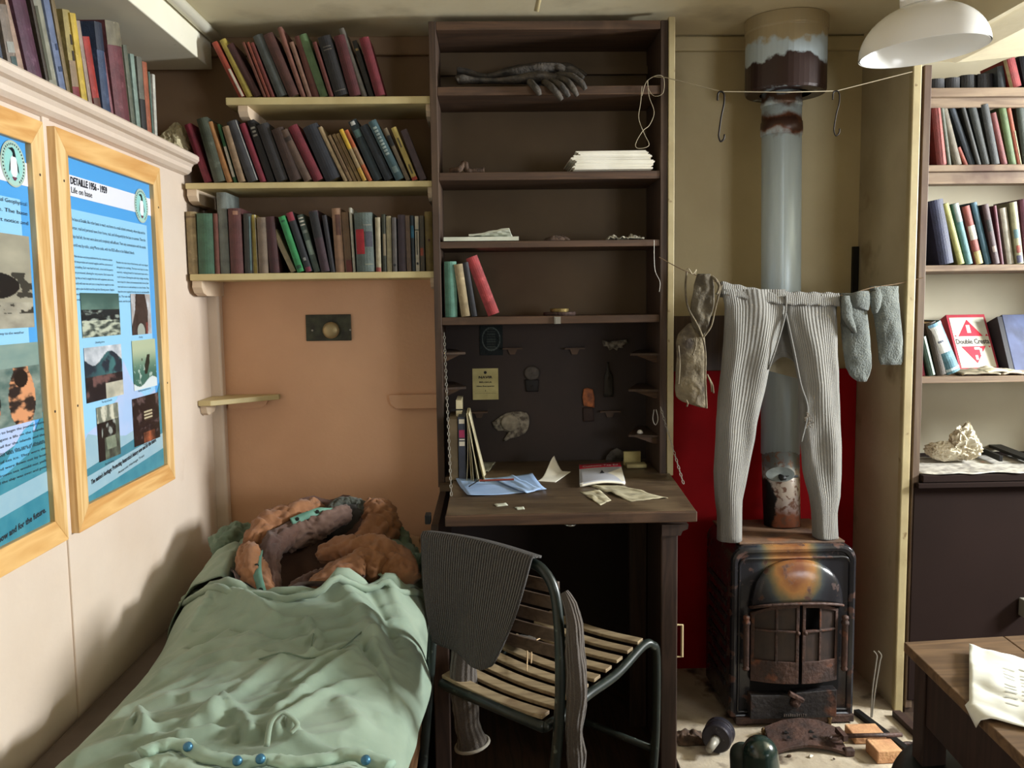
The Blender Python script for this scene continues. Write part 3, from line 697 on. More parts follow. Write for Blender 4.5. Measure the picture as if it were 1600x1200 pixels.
C_rows = [
 (295,310,290,331,(150,132,96),'worn tan book with a pale spine',((0.9,0.93,0,1,(110,90,64)),)),
 (311,335,307,334,(64,98,76),'thick green cloth book'),
 (336,344,332,334,(112,68,58),'narrow reddish book'),
 (345,360,338,301,(112,118,112),'tall grey cloth book'),
 (361,381,356,326,(92,52,50),'thick maroon-brown book',((0.9,0.96,0.4,0.8,(150,110,90)),)),
 (383,395,380,334,(54,54,50),'dark grey-green book',((0.05,0.95,0.75,0.95,(74,96,96)),)),
 (396,404,391,336,(176,156,82),'yellow paperback with a pale border',((0.0,1.0,0.0,0.12,W_),(0.0,1.0,0.88,1.0,W_))),
 (405,420,401,340,(120,104,88),'grey-brown book'),
 (422,437,414,339,(62,28,30),'dark maroon book'),
 (455,464,418,349,(150,136,106),'leaning buff paperback'),
 (465,476,435,340,(46,134,76),'bright green book',((0.06,0.12,0.1,0.9,(26,70,44)),(0.9,0.93,0.2,0.8,(30,84,52)))),
 (478,489,447,334,(36,38,42),'black-jacketed book with a crimson top',((0.86,1.0,0,1,(130,40,54)),(0.0,0.08,0.1,0.9,(120,40,60)),(0.19,0.24,0.3,0.7,(150,150,146)))),
 (491,501,464,337,(78,92,84),'slim grey-green book with white bars',((0.93,0.95,0.1,0.9,W_),(0.87,0.895,0.1,0.9,W_),(0.81,0.835,0.1,0.9,W_),(0.68,0.73,0.1,0.9,(130,138,130)),(0.3,0.55,0.1,0.9,(130,146,134)))),
 (502,516,482,331,(56,36,44),'thick plum book with a black top',((0.56,0.98,0.0,1.0,(28,28,30)),)),
 (517,524,503,337,(40,38,44),'thin blackish book'),
 (525,539,518,326,(146,112,86),'tan leather-look book',((0.58,0.9,0.35,0.9,(86,52,40)),)),
 (540,551,533,332,(110,84,58),'olive-brown book',((0.0,0.2,0.2,1.0,(110,46,40)),)),
 (552,556,545,325,(176,172,156),'very thin white booklet'),
 (558,586,553,333,(88,100,94),'fat grey-green book with a red label',((0.30,0.72,0.05,0.52,(168,34,44)),(0.42,0.68,0.58,0.97,(56,56,66)),(0.12,0.13,0.5,0.95,(140,136,110)),(0.78,0.80,0.5,0.95,(120,120,108)))),
 (588,596,586,340,(170,160,132),'cream paperback with a ragged spine',((0,0.08,0,1,(150,70,60)),)),
 (598,604,596,335,(52,54,40),'dark olive book',((0.28,0.66,0.3,1.0,(130,116,90)),)),
 (605,613,603,338,(160,150,120),'worn cream book'),
 (614,621,612,340,(98,92,90),'narrow grey book',((0.1,0.14,0.2,0.8,K_),)),
 (623,635,621,336,(56,42,50),'dark purple-brown book'),
 (636,643,633,337,(104,84,68),'narrow brown book'),
 (644,649,641,337,(54,66,76),'thin blue-topped book',((0.6,0.82,0,1,(50,110,140)),)),
 (650,656,648,338,(178,170,150),'thin white-spined paperback',((0.3,0.72,0.3,0.65,(90,86,76)),(0.12,0.16,0.2,0.8,K_),(0.74,0.76,0,1,(60,70,60)))),
 (657,664,655,337,(70,62,46),'narrow dark book with a rusty patch',((0.28,0.42,0.1,0.8,(140,60,36)),)),
 (666,678,663,331,(122,104,58),'mustard-brown book',((0.50,0.54,0.4,0.65,(80,40,30)),)),
]
shelf_books(C_rows, ZC_, SHF+0.012, 'lowest shelf over bed', 'books on the lowest shelf over the bed', 1.0)
# desk cupboard shelf with four books
D_rows = [
 (696,715,694,409,(90,136,120),'pale green cloth book'),
 (721,735,709,414,(156,138,104),'worn buff bundle of papers'),
 (737,746,723,411,(44,44,50),'narrow black book'),
 (763,783,728,405,(158,56,58),'faded red cloth book'),
]
shelf_books(D_rows, CS[3], CY+0.02, 'desk cupboard shelf', 'books in the desk cupboard', 1.1)
# right bookcase shelves
RY = 3.09
def zpx(px, py, y): return P(px, py, Y=y).z
RZ = [zpx(1520, 138, RY), zpx(1520, 258, RY), zpx(1520, 414, RY), zpx(1520, 588, RY)]
R1 = [
 (1452,1476,1452,124,(40,40,46),'added blackish shade-filler book',(),0.04),(1478,1500,1478,122,(36,34,40),'added blackish blue shade-filler book',(),0.04),(1502,1526,1502,118,(34,34,36),'added black shade-filler book',(),0.04),(1528,1552,1528,116,(38,36,44),'added dark slate shade-filler book',(),0.03),  # dark books added to stand in for the shade under the soffit
 (1560,1572,1558,104,(70,80,92),'slate-blue book'),(1578,1598,1567,95,(170,44,44),'red book with a cream edge',((0,1,0,0.22,(180,160,110)),)),(1602,1622,1592,88,(34,40,58),'navy book at the frame edge'),
]
shelf_books(R1, RZ[0], RY+0.015, 'right bookcase top shelf', 'books on the top shelf of the right bookcase', 0.6)
R2 = [
 (1464,1480,1455,169,(150,52,46),'red cloth book',((0.02,0.98,0.6,0.98,(196,92,80)),)),
 (1481,1487,1469,169,(116,120,104),'thin grey-green book'),
 (1491,1504,1468,171,(128,118,98),'worn drab book'),
 (1507,1514,1495,232,(176,74,44),'short orange-red booklet'),
 (1515,1525,1483,168,(70,82,98),'slate-blue cloth book'),
 (1527,1534,1501,166,(62,64,62),'charcoal book'),
 (1536,1549,1511,160,(58,64,62),'dark grey-green book'),
 (1550,1563,1532,165,(64,68,70),'blackish worn book'),
 (1565,1575,1547,178,(140,56,56),'dull red book'),
 (1577,1589,1560,168,(96,124,66),'green cloth book'),
 (1590,1597,1573,170,(182,84,44),'orange and cream paperback',((0,0.6,0.7,1.0,(190,180,130)),)),
 (1599,1612,1586,160,(50,62,48),'dark green book at the frame edge'),
]
shelf_books(R2, RZ[1], RY+0.015, 'right bookcase second shelf', 'books on the second shelf of the right bookcase', 0.6)
R3 = [
 (1468,1491,1451,315,(38,44,82),'broad navy book'),
 (1497,1508,1472,320,(168,166,92),'yellow-green book'),
 (1510,1521,1487,320,(84,140,144),'teal and white book',((0.7,1.0,0.1,1.0,(160,176,176)),)),
 (1524,1537,1503,324,(150,66,52),'paperback with red, white and yellow panels',((0.42,0.66,0.1,1,(214,206,190)),(0.0,0.22,0.1,1,(200,180,110)))),
 (1540,1550,1517,318,(66,110,132),'blue book'),
 (1552,1563,1534,321,(70,40,44),'black and red patterned book',((0.55,0.74,0.1,0.9,(30,28,30)),(0.2,0.3,0.2,0.8,(170,150,140)))),
 (1564,1569,1552,322,(110,44,62),'thin purple-red book'),
 (1574,1585,1562,326,(196,190,176),'thin whitish book'),
 (1588,1600,1577,317,(170,168,130),'cream book with coloured spots',((0.42,0.56,0.1,0.9,(110,150,160)),(0.18,0.3,0.2,0.9,(170,80,60)),(0.02,0.14,0.1,0.9,(90,90,120)))),
 (1602,1616,1593,312,(110,54,76),'purple book at the frame edge'),
]
shelf_books(R3, RZ[2], RY+0.015, 'right bookcase third shelf', 'books on the third shelf of the right bookcase', 0.75)
R4 = [
 (1441,1446,1437,560,(190,70,96),'short pink booklet'),
 (1452,1462,1437,528,(70,104,88),'green book with a white edge',((0,1,0.6,1.0,(170,190,176)),)),
 (1464,1481,1446,506,(74,62,46),'dark brown book'),
]
shelf_books(R4, RZ[3], RY+0.02, 'right bookcase fourth shelf', 'books on the fourth shelf of the right bookcase', 0.65)
# ledge books on the left wall: spines face the room
LZ = 2.076; LX = -1.115
L_rows = [
 (-16,2,-38,-2,(90,96,96),'mottled blue-grey book'),
 (3,16,-18,4,(110,110,104),'mottled green-white book',((0.1,0.5,0.1,0.9,(80,90,110)),)),
 (17,32,-4,6,(150,136,124),'spotted grey-cream book',((0.1,0.3,0.2,0.9,(90,110,108)),(0.35,0.5,0.1,0.8,(180,180,172)))),
 (34,46,8,0,(196,164,142),'pinkish buff book'),
 (49,72,16,-12,(96,58,80),'thick purple book'),
 (77,82,46,-6,(70,58,46),'thin dark brown book'),
 (83,96,50,-8,(166,164,146),'tattered grey-white book',((0.2,0.9,0.0,0.2,(90,90,66)),)),
 (98,108,66,-8,(118,132,166),'faded blue book',((0.5,0.56,0.3,0.7,(60,76,110)),(0.3,0.35,0.2,0.8,(60,76,110)))),
 (109,115,79,-3,(140,120,84),'thin tan book'),
 (117,129,97,14,(176,158,96),'worn yellow-tan book with a red foot',((0.0,0.24,0,1,(140,56,62)),(0.24,0.5,0,1,(160,136,108)),(0.5,0.6,0.3,0.6,(60,50,40)),(0.66,0.76,0.3,0.6,(60,50,40)))),
 (131,140,109,20,(216,184,72),'bright yellow book'),
 (142,148,119,32,(170,150,136),'thin pinkish-buff book'),
 (150,161,129,57,(166,52,44),'red book with a brown foot',((0,0.25,0,1,(110,70,56)),)),
 (163,175,146,33,(60,76,106),'faded dark blue book',((0.72,1.0,0,1,(34,42,62)),)),
 (177,181,156,57,(150,96,104),'thin pink-maroon book'),
 (183,205,163,31,(112,60,66),'thick maroon book with a grey-tan top',((0.78,1.0,0,1,(132,124,102)),(0,1,0.84,1.0,(160,150,124)))),
 (208,214,192,70,(104,108,92),'thin grey-green book'),
 (216,222,203,84,(140,160,148),'pale blue-green book'),
 (223,231,213,88,(108,108,96),'grey book with a black foot',((0,0.5,0,1,(44,42,40)),)),
 (232,239,222,96,(166,92,62),'thin orange-brown book'),
 (240,242,232,112,(90,116,104),'very thin green booklet'),
 (243,247,238,116,(206,204,192),'thin white book at the end'),
]
def zproj(p):
    d = V(p)-EYE
    c = V((d.x*_x[0]+d.y*_y[0]-d.z*_d[0], d.x*_x[1]+d.y*_y[1]-d.z*_d[1], d.x*_x[2]+d.y*_y[2]-d.z*_d[2]))
    return 800+F*c.x/c.z, 600+F*c.y/c.z
def yat(px, X, Z):
    lo, hi = 0.6, 6.0
    for _ in range(40):
        m = (lo+hi)/2
        if zproj((X, m, Z))[0] < px: lo = m
        else: hi = m
    return (lo+hi)/2
for i, r in enumerate(L_rows):
    bl_, br_, tl, yt, c, desc = r[:6]; bands = r[6] if len(r) > 6 else ()
    x = LX-random.random()*0.02
    y0, y1 = yat(bl_, x, LZ), yat(br_, x, LZ); tp = P(tl, yt, X=x)
    dy = y0-tp.y; dz = tp.z-LZ; ang = math.atan2(dy, dz); h = min(math.hypot(dy, dz), 0.325)
    w = (y1-y0)*math.cos(ang)-0.001
    book((x, y0, LZ), (0,1,0), (1,0,0), max(w,0.005), h, 0.15+0.04*random.random(), ang, c, '%s, %s from left on poster ledge' % (desc, ORD[i]), 'books on the ledge of the left wall', 0.85, bands, True)
# crumpled paper beside them
def crumple(center, rx, ry, rz, seed, amp=0.18, n=14, flat_bottom=None):
    """faceted lump of crushed paper"""
    b = MB(); c = V(center); r0 = random.Random(int(seed*100))
    planes = [(V((r0.gauss(0,1), r0.gauss(0,1), r0.gauss(0,1))).normalized(), 0.62+0.38*r0.random()) for _ in range(13)]
    def fn(u, v):
        th, ph = 2*PI*u, PI*v
        d = V((math.sin(ph)*math.cos(th), math.sin(ph)*math.sin(th), math.cos(ph)))
        k = 1.15
        for nrm, h in planes:
            q = d.dot(nrm)
            if q > 0.05: k = min(k, h/q)
        k *= 1-amp*0.35*abs(noise.noise(d*4.5+V((seed,0,0))))*1.6
        p = c+V((d.x*rx*k, d.y*ry*k, d.z*rz*k))
        if flat_bottom is not None: p.z = max(p.z, flat_bottom)
        return p
    b.grid(fn, n*3, n*2); return b
p = P(268, 205, X=-1.16)
tag(crumple((-1.135, p.y, LZ+0.045), 0.06, 0.13, 0.075, 3.0, 0.3, flat_bottom=LZ+0.001).build('crumpled_paper', mat('crumpled_buff_paper', lin((206,196,160)), lin((170,156,124)), 20, 0.85), smooth=False), 'crumpled buff paper scrap at the far end of the ledge books', 'paper')
# ------------------------------------------------------------------ things on the cupboard shelves
def heap(name, pxs, z, y0, y1, hgt, label, cat, m, seed, n=30, group=None):
    x0 = P(pxs[0], 0, Y=y0).x; x1 = P(pxs[1], 0, Y=y0).x
    b = MB()
    def top(u, v): return V((x0+(x1-x0)*u, y0+(y1-y0)*v, z+0.001+hgt*max(0.05, (math.sin(PI*min(1,max(0,u)))*math.sin(PI*v))**0.5*(0.65+0.5*fbm(u*5+seed, v*3)))))
    b.grid(top, n, n//2); b.grid(lambda u, v: V((x0+(x1-x0)*u, y0+(y1-y0)*v, z+0.0008)), n, n//2)
    return tag(b.build(name, m, smooth=True), label, cat, group)
# pair of old gloves on the topmost shelf
M_glove = mat('grey_leather_glove', lin((88,80,70)), lin((52,48,44)), 30, 0.8, bump=0.5, bscale=90)
def glove(lab, cuff, fingers, thumb, dy):
    t = thing('leather_glove', lab, 'glove', P(cuff[0][0],cuff[0][1],Y=CY+dy), 'gloves on the topmost shelf')
    zf = CS[0]+0.002
    def pt(x, y, d, r): q = P(x, y, Y=CY+d); return V((q.x, q.y, max(q.z, zf+r) if d > -0.005 else q.z))
    pts = [pt(x, y, dy, r*0.7) for x, y, r in cuff]
    part(MB().tube(spline(pts,4), [interp([(i/(len(cuff)-1), c_[2]) for i, c_ in enumerate(cuff)], k/(4*(len(cuff)-1))) for k in range(4*(len(cuff)-1)+1)], 16, squash=(1,1.7,0.75), rf=lambda s_, an: 1+0.22*fbm(s_*9+dy*30, math.cos(an)*1.5, math.sin(an)*1.5)), 'cuff_and_palm', M_glove, t, smooth=True)
    for nm, F_ in [('finger', f) for f in fingers]+[('thumb', thumb)]:
        pp_ = spline([pt(x, y, d, 0.009) for x, y, d in F_], 5); n_ = len(pp_)
        part(MB().tube(pp_, [0.0125 if k < n_*0.6 else 0.0125-0.0065*(k-n_*0.6)/(n_*0.4) for k in range(n_)], 10, rf=lambda s_, an: 1+0.14*fbm(s_*6, an)), nm, M_glove, t, smooth=True)
glove('dark grey long glove on the topmost cupboard shelf, fingers drooping over the edge',
      [(713,126,0.018),(722,124,0.021),(745,126,0.013),(780,126,0.013),(815,124,0.020),(840,122,0.030),(862,124,0.028),(872,126,0.020)],
      [[(850,128,0.03),(862,136,-0.02),(872,148,-0.025),(878,156,-0.02)],[(862,126,0.03),(876,134,-0.02),(884,144,-0.025),(889,151,-0.02)],[(868,122,0.04),(886,127,-0.01),(896,140,-0.025),(902,150,-0.02)],[(870,118,0.05),(892,119,0.0),(908,130,-0.02),(915,140,-0.02)]],
      [(828,128,0.02),(836,136,-0.02),(841,143,-0.022),(843,149,-0.02)], 0.06)
glove('blackish long glove lying behind and above the drooping one on the topmost shelf',
      [(714,112,0.020),(726,113,0.020),(760,120,0.012),(800,112,0.022),(840,108,0.030),(870,108,0.026),(882,110,0.018)],
      [[(872,108,0.13),(886,107,0.12),(896,108,0.12),(905,114,0.11)],[(874,112,0.11),(890,113,0.10),(902,116,0.09),(912,122,0.08)],[(870,106,0.15),(882,103,0.15),(890,104,0.15),(898,106,0.15)],[(872,110,0.14),(888,110,0.14),(904,112,0.13),(916,118,0.12)]],
      [(850,108,0.12),(864,104,0.11),(874,106,0.10),(882,110,0.10)], 0.135)
# stack of white paper on shelf two
t = thing('paper_stack', 'thick stack of yellowed white paper sheets on the second cupboard shelf', 'paper', (P(958,280,Y=CY).x, CY, CS[1]))
xa_, xb_ = P(897,270,Y=CY-0.03).x, P(1019,270,Y=CY-0.03).x
hh = P(958,236,Y=CY-0.03).z-CS[1]; nb = 16
for i in range(4):
    z0 = CS[1]+0.001+hh*i/4; b = MB()
    for k in range(5):
        zz = z0+hh/4*k/5; jx = random.uniform(-0.006,0.006)+0.004*i*(1 if i%2 else -1); jy = random.uniform(-0.005,0.005)
        m = Matrix.Translation(V(((xa_+xb_)/2, CY+0.10, 0))) @ Matrix.Rotation(random.uniform(-0.03,0.03), 4, 'Z')
        b.box(-(xb_-xa_)/2+jx, (xb_-xa_)/2+jx-(0.0 if i<3 else 0.03), -0.135+jy, 0.13, zz, zz+hh/20*0.92, m)
    part(b, 'paper_ream', M_paper, t)
# small brown twisted thing at left of shelf two
M_rag = mat('brown_rag', lin((96,74,58)), lin((60,46,38)), 40, 0.9, bump=0.4)
a = P(705, 270, Y=CY+0.06); c = P(757, 275, Y=CY+0.06)
tag(MB().tube(spline([V((a.x,CY+0.06,CS[1]+0.014)), V((a.x+0.03,CY+0.04,CS[1]+0.016)), V((a.x+0.05,CY+0.06,CS[1]+0.04)), V((a.x+0.058,CY+0.05,CS[1]+0.014)), V((a.x+0.08,CY+0.05,CS[1]+0.011)), V((c.x,CY+0.05,CS[1]+0.012))],6), 0.011, 10, rf=lambda s, an: 1+0.4*fbm(s*12, an)).build('brown_rag', M_rag, smooth=True), 'small dark brown twisted rag at the left of the second cupboard shelf', 'rag')
# papers on shelf three
def loose_sheet(name, quad, z, m, label, cat='paper', curl=0.0, n=12, group=None, amp=0.0, Yq=None, solid=0.0008, seed=0.0):
    q = [P(x, y, Z=z) if Yq is None else P(x, y, Y=Yq[i]) for i, (x, y) in enumerate(quad)]
    def fn(u, v):
        p = q[0].lerp(q[1], u).lerp(q[3].lerp(q[2], u), v) if True else None
        dz = curl*(2*u-1)**2*(2*v-1)**2 + amp*max(0, fbm(u*2.3+seed, v*2.3+seed))
        return V((p.x, p.y, (z if Yq is None else p.z)+0.0008+abs(dz)))
    return tag(MB().grid(fn, n, n).build(name, m, solid=solid, smooth=True), label, cat, group)
M_sheetg = mat('greyish_white_paper', lin((206,208,190)), lin((180,182,164)), 12, 0.8)
x0 = P(692,375,Y=CY).x; x1 = P(812,375,Y=CY).x; z = CS[2]
def flatpaper(name, x0, x1, y0, y1, z0, th, ang, m, label, corner=0.0):
    mm = Matrix.Translation(V(((x0+x1)/2,(y0+y1)/2,z0))) @ Matrix.Rotation(ang, 4, 'Z'); w, h = (x1-x0)/2, (y1-y0)/2
    fn = lambda u, v: mm @ V((-w+2*w*u, -h+2*h*v, th*0.5+corner*max(0,u+(1-v)-1.2)*1.2+corner*0.3*abs(fbm(u*3,v*3,x0*9))))
    return tag(MB().grid(fn, 10, 10).build(name, m, solid=th), label, 'paper')
flatpaper('folded_papers', x0, x1-0.005, CY+0.01, CY+0.16, z+0.003, 0.014, 0.03, M_sheetg, 'flat pale folded papers at the left of the third cupboard shelf')
flatpaper('folded_papers', x0+0.10, x1-0.03, CY+0.0, CY+0.12, z+0.020, 0.006, -0.12, M_sheetg, 'smaller pale paper lying on top of the folded papers', 0.02)
heap('brown_cloth_scrap', (846,890), z, CY+0.03, CY+0.1, 0.030, 'small dark brown cloth heap in the middle of the third cupboard shelf', 'scrap', M_rag, 4)
tag(MB().grid(lambda u, v: V((P(948+58*u,0,Y=CY+0.02).x, CY+0.0+0.10*v, z+0.002+0.022*abs(fbm(u*3.7,v*3,8))*1.2)), 18, 10).build('torn_paper', mat('torn_grey_paper', lin((176,170,150)), lin((110,104,90)), 30, 0.9), solid=0.001), 'torn grey paper scraps at the right of the third cupboard shelf', 'paper')
# brass tin on the fourth shelf
k = P(874, 488, Y=CY+0.09)
tin = thing('round_tin', 'small flat round tin with a brass rim on the lowest open cupboard shelf', 'tin', (k.x, CY+0.09, CS[3]))
mm = Matrix.Translation(V((k.x, CY+0.09, CS[3]+0.001)))
part(MB().lathe([(0.001,0),(0.060,0),(0.062,0.006),(0.060,0.012),(0.001,0.012)], mm, 30), 'base', M_iron, tin, smooth=False)
part(MB().lathe([(0.001,0.013),(0.034,0.013),(0.036,0.024),(0.033,0.026),(0.001,0.026)], mm, 30), 'lid', flat('brass', lin((170,148,96)), 0.35, 0.8), tin)
# cord loop hanging at the right top
b = MB().tube(spline([P(1003,150,Y=CY-0.01),P(1010,128,Y=CY-0.012),P(1026,118,Y=CY-0.02),P(1037,122,Y=CY-0.02),P(1036,145,Y=CY-0.02),P(1022,150,Y=CY-0.01),P(1013,138,Y=CY-0.01),P(1012,125,Y=CY-0.01),P(1014,150,Y=CY-0.01),P(1022,175,Y=CY-0.012),P(1015,195,Y=CY-0.02),P(1004,205,Y=CY-0.03),P(993,225,Y=CY-0.04),P(998,232,Y=CY-0.04),P(1014,227,Y=CY-0.04),P(1007,210,Y=CY-0.02),P(998,185,Y=CY-0.01),P(1001,160,Y=CY-0.01),P(1003,135,Y=CY-0.01)],6), 0.0011, 6)
tag(b.build('looped_cord', M_cord, smooth=True), 'pale thin cord looped at the upper right corner of the desk cupboard', 'cord')
tag(MB().tube(spline([P(1022,375,Y=CY-0.006),P(1023,420,Y=CY-0.006),P(1031,440,Y=CY-0.006),P(1030,456,Y=CY-0.006)],6), 0.001, 5).build('fine_wire', M_wire), 'fine wire hanging down the right side above the flap', 'wire')

# ------------------------------------------------------------------ things on the flap
fz = FZ
M_env = mat('manila_folder', lin((236,228,196)), lin((214,202,164)), 12, 0.7)
def upright(name, x0, x1, y0, y1, h, m, label, lean=0.0, cat='folder', off=0.0):
    t = thing(name, label, cat, ((x0+x1)/2, y0, fz), 'folders standing at the left of the desk flap')
    fn = lambda x, y, z: V((x-lean*z, y, z+fz+0.001))
    b = MB().add([fn(x, y, z) for z in (0, h) for y in (y0, y1) for x in (x0, x1)], [(0,2,3,1),(4,5,7,6),(0,1,5,4),(2,6,7,3),(0,4,6,2),(1,3,7,5)])
    part(b, 'cover', m, t, bevel=0.001)
    return t
zt1 = P(745, 625, Y=CY).z-fz
xs = lambda px: P(px, 735, Y=3.12).x
M_fold = mat('dusty_tan_board', lin((140,124,98)), lin((110,96,74)), 14, 0.8)
t = upright('box_file', xs(702), xs(716), 3.13, 3.35, P(712,655,Y=3.13).z-fz, M_fold, 'dusty tan book standing leftmost on the desk flap')
t = upright('blue_file', xs(717), xs(728), 3.12, 3.34, P(720,652,Y=3.12).z-fz, mat('navy_file', lin((66,72,88)), lin((48,52,64)), 20, 0.6), 'narrow navy book with a pink and white spine label on the flap')
x0, x1 = xs(718), xs(727); hh = P(720,652,Y=3.12).z-fz
b = MB()
for z0, z1 in ((0.90,0.97),): b.box(x0+0.001, x1, 3.1185, 3.1195, fz+hh*z0, fz+hh*z1)
for z0, z1 in ((0.55,0.62),(0.64,0.66)): b.box(x0+0.001, x1, 3.1185, 3.1195, fz+hh*z0, fz+hh*z1)
part(b, 'white_label', M_paper, t)
part(MB().box(x0+0.001, x1, 3.1185, 3.1195, fz+hh*0.68, fz+hh*0.80), 'pink_label', flat('pink_label', lin((176,64,104)), 0.6), t)
upright('tall_folder', xs(713), xs(722), 3.20, 3.36, P(715,626,Y=3.2).z-fz, M_env, 'tallest pale folder, tied with string, behind the navy book')
tag(MB().box(xs(705), xs(724), 3.195, 3.197, P(715,641,Y=3.2).z, P(715,639,Y=3.2).z).build('string_tie', M_black), 'dark string band round the tall pale folder', 'string')
for i, (pb0, pb1, pt, yy, lb) in enumerate(((729,736,727,3.10,'cream folder standing upright right of the navy book'),(738,744,728,3.09,'slightly slanting cream folder, second of the leaning three'),(747,756,729,3.08,'widest-leaning cream folder, rightmost on the flap'))):
    xb0, xb1 = P(pb0,738,Y=yy).x, P(pb1,738,Y=yy).x; T = P(pt+2, 648, Y=yy); h_ = T.z-fz
    t = thing('paper_folder', lb, 'folder', (xb0, yy, fz), 'folders standing at the left of the desk flap')
    b = MB(); n = 10
    def fn(u, v, xb0=xb0, T=T, yy=yy, h_=h_, i=i): return V((xb0+(T.x-xb0)*v+0.004*math.sin(v*3+i), yy+0.22*u+0.01*v, fz+0.0015+h_*v*(1-0.02*u)))
    b.grid(fn, 8, 12); part(b, 'front_sheet', M_env, t, solid=0.0012)
    def fn2(u, v, xb1=xb1, T=T, yy=yy, h_=h_, i=i): return V((xb1+0.006*math.sin(u*9+i)*(1-v)+(T.x+0.003-xb1)*v, yy+0.004+0.22*u+0.01*v, fz+0.0015+h_*v*(1-0.02*u)))
    part(MB().grid(fn2, 12, 12), 'back_sheet', M_env, t, solid=0.0012)
loose_sheet('grey_sheet', ((745,722),(775,722),(763,738),(748,738)), fz, M_sheetg, 'small grey-white sheet lying behind the leaning folders', amp=0.01)
M_blue = mat('blue_paper', lin((160,186,222)), lin((140,168,208)), 8, 0.7)
loose_sheet('blue_sheet', ((712,751),(832,743),(854,768),(731,777)), fz, M_blue, 'large light blue sheet of paper on the desk flap', curl=0.008, amp=0.003, n=18)
loose_sheet('blue_sheet', ((768,748),(800,744),(846,765),(822,771)), fz+0.006, M_blue, 'narrow folded blue slip lying on the large blue sheet', amp=0.012, seed=2)
pn = P(733,760,Z=fz+0.012); p2 = P(752,748,Z=fz+0.012)
tag(MB().tube([pn, p2], 0.0022, 6).build('dark_rod', M_black), 'short dark rod lying slantwise on the blue sheet', 'rod')
tag(MB().tube([P(749,751,Z=fz+0.016), P(803,749,Z=fz+0.020)], 0.0038, 6).build('red_pencil', flat('pencil_red', lin((130,60,48)), 0.4)), 'red pencil lying on the blue sheet', 'pencil')
q = [P(x,y,Z=fz) for x, y in ((840,752),(868,754),(892,740),(858,735))]
def curled(u, v):
    p = q[0].lerp(q[1], u).lerp(q[3].lerp(q[2], u), v)
    up = 0.055*max(0, 1-u*1.6)**1.5*smooth(0.2,1,v) + 0.006*u*v
    return V((p.x+0.02*max(0,1-u*1.6)*v, p.y, fz+0.001+up))
tag(MB().grid(curled, 20, 20).build('curled_sheet', M_paper, solid=0.0008, smooth=True), 'curled cream sheet with a raised corner in the middle of the flap', 'paper')
# booklet with red heading
t = thing('booklet', 'white booklet with a red heading band, opened on the desk flap', 'booklet', P(940,745,Z=fz))
q = [P(x,y,Z=fz+0.012) for x, y in ((906,757),(977,753),(969,726),(905,730))]
pl = lambda u, v, dz: (lambda p: V((p.x, p.y, fz+0.006+dz+0.010*math.sin(PI*u)*(1-v)+0.012*v)))(q[0].lerp(q[1], u).lerp(q[3].lerp(q[2], u), v))
part(MB().grid(lambda u, v: pl(u, v, 0), 14, 14), 'pages', M_paper, t, solid=0.008, smooth=True)
part(MB().grid(lambda u, v: pl(u, v, 0.0048) if True else None, 14, 14), 'cover_sheet', mat('silver_grey_sheet', lin((196,198,206)), lin((170,172,182)), 6, 0.5), t, smooth=True, solid=0.0006)
part(MB().grid(lambda u, v: pl(u, 0.74+0.24*v, 0.0056), 14, 3), 'red_heading', flat('heading_red', lin((168,32,52)), 0.5), t, smooth=True, solid=0.0004)
b = MB(); vs, fs = text_mesh('Customs Tax Ed', 0.03)
wmax = max(v.x for v in vs)-min(v.x for v in vs)
b.add([pl(0.5+v.x/wmax*0.84, 0.80+v.y/0.03*0.12, 0.0063) for v in vs], fs); part(b, 'heading_lettering', flat('white_letter', lin((230,220,216)), 0.6), t)
part(MB().add([pl(0.0,0.02,0.0068), pl(0.99,0.02,0.0068), pl(0.99,0.60,0.012)], [(0,1,2)]), 'turned_corner', M_paper, t, solid=0.0008)
part(MB().add([pl(0.46,0.38,0.0066), pl(0.57,0.38,0.0066), pl(0.52,0.56,0.0066)], [(0,1,2)]), 'cover_mark', M_ink, t, solid=0.0003)
M_news = mat('yellowed_newsprint', lin((196,188,158)), lin((150,142,118)), 26, 0.85, c3=lin((110,104,88)), thr3=(0.56,0.66), scale3=18)
loose_sheet('newsprint_strip', ((915,757),(962,758),(1044,779),(985,784)), fz, M_news, 'long torn newsprint strip at the right of the desk flap', amp=0.010, n=20)
loose_sheet('newsprint_scrap', ((907,769),(936,765),(955,782),(938,790)), fz, M_news, 'small newsprint scrap left of the long strip', amp=0.008, seed=5)
loose_sheet('paint_flake', ((772,788),(790,786),(794,790),(776,792)), fz, M_sheetg, 'pale paint flake near the front of the flap', 'flake', amp=0.002, n=5)
loose_sheet('paint_flake', ((804,793),(818,792),(820,796),(808,797)), fz, M_sheetg, 'smaller pale flake at the very front of the flap', 'flake', amp=0.002, n=5)
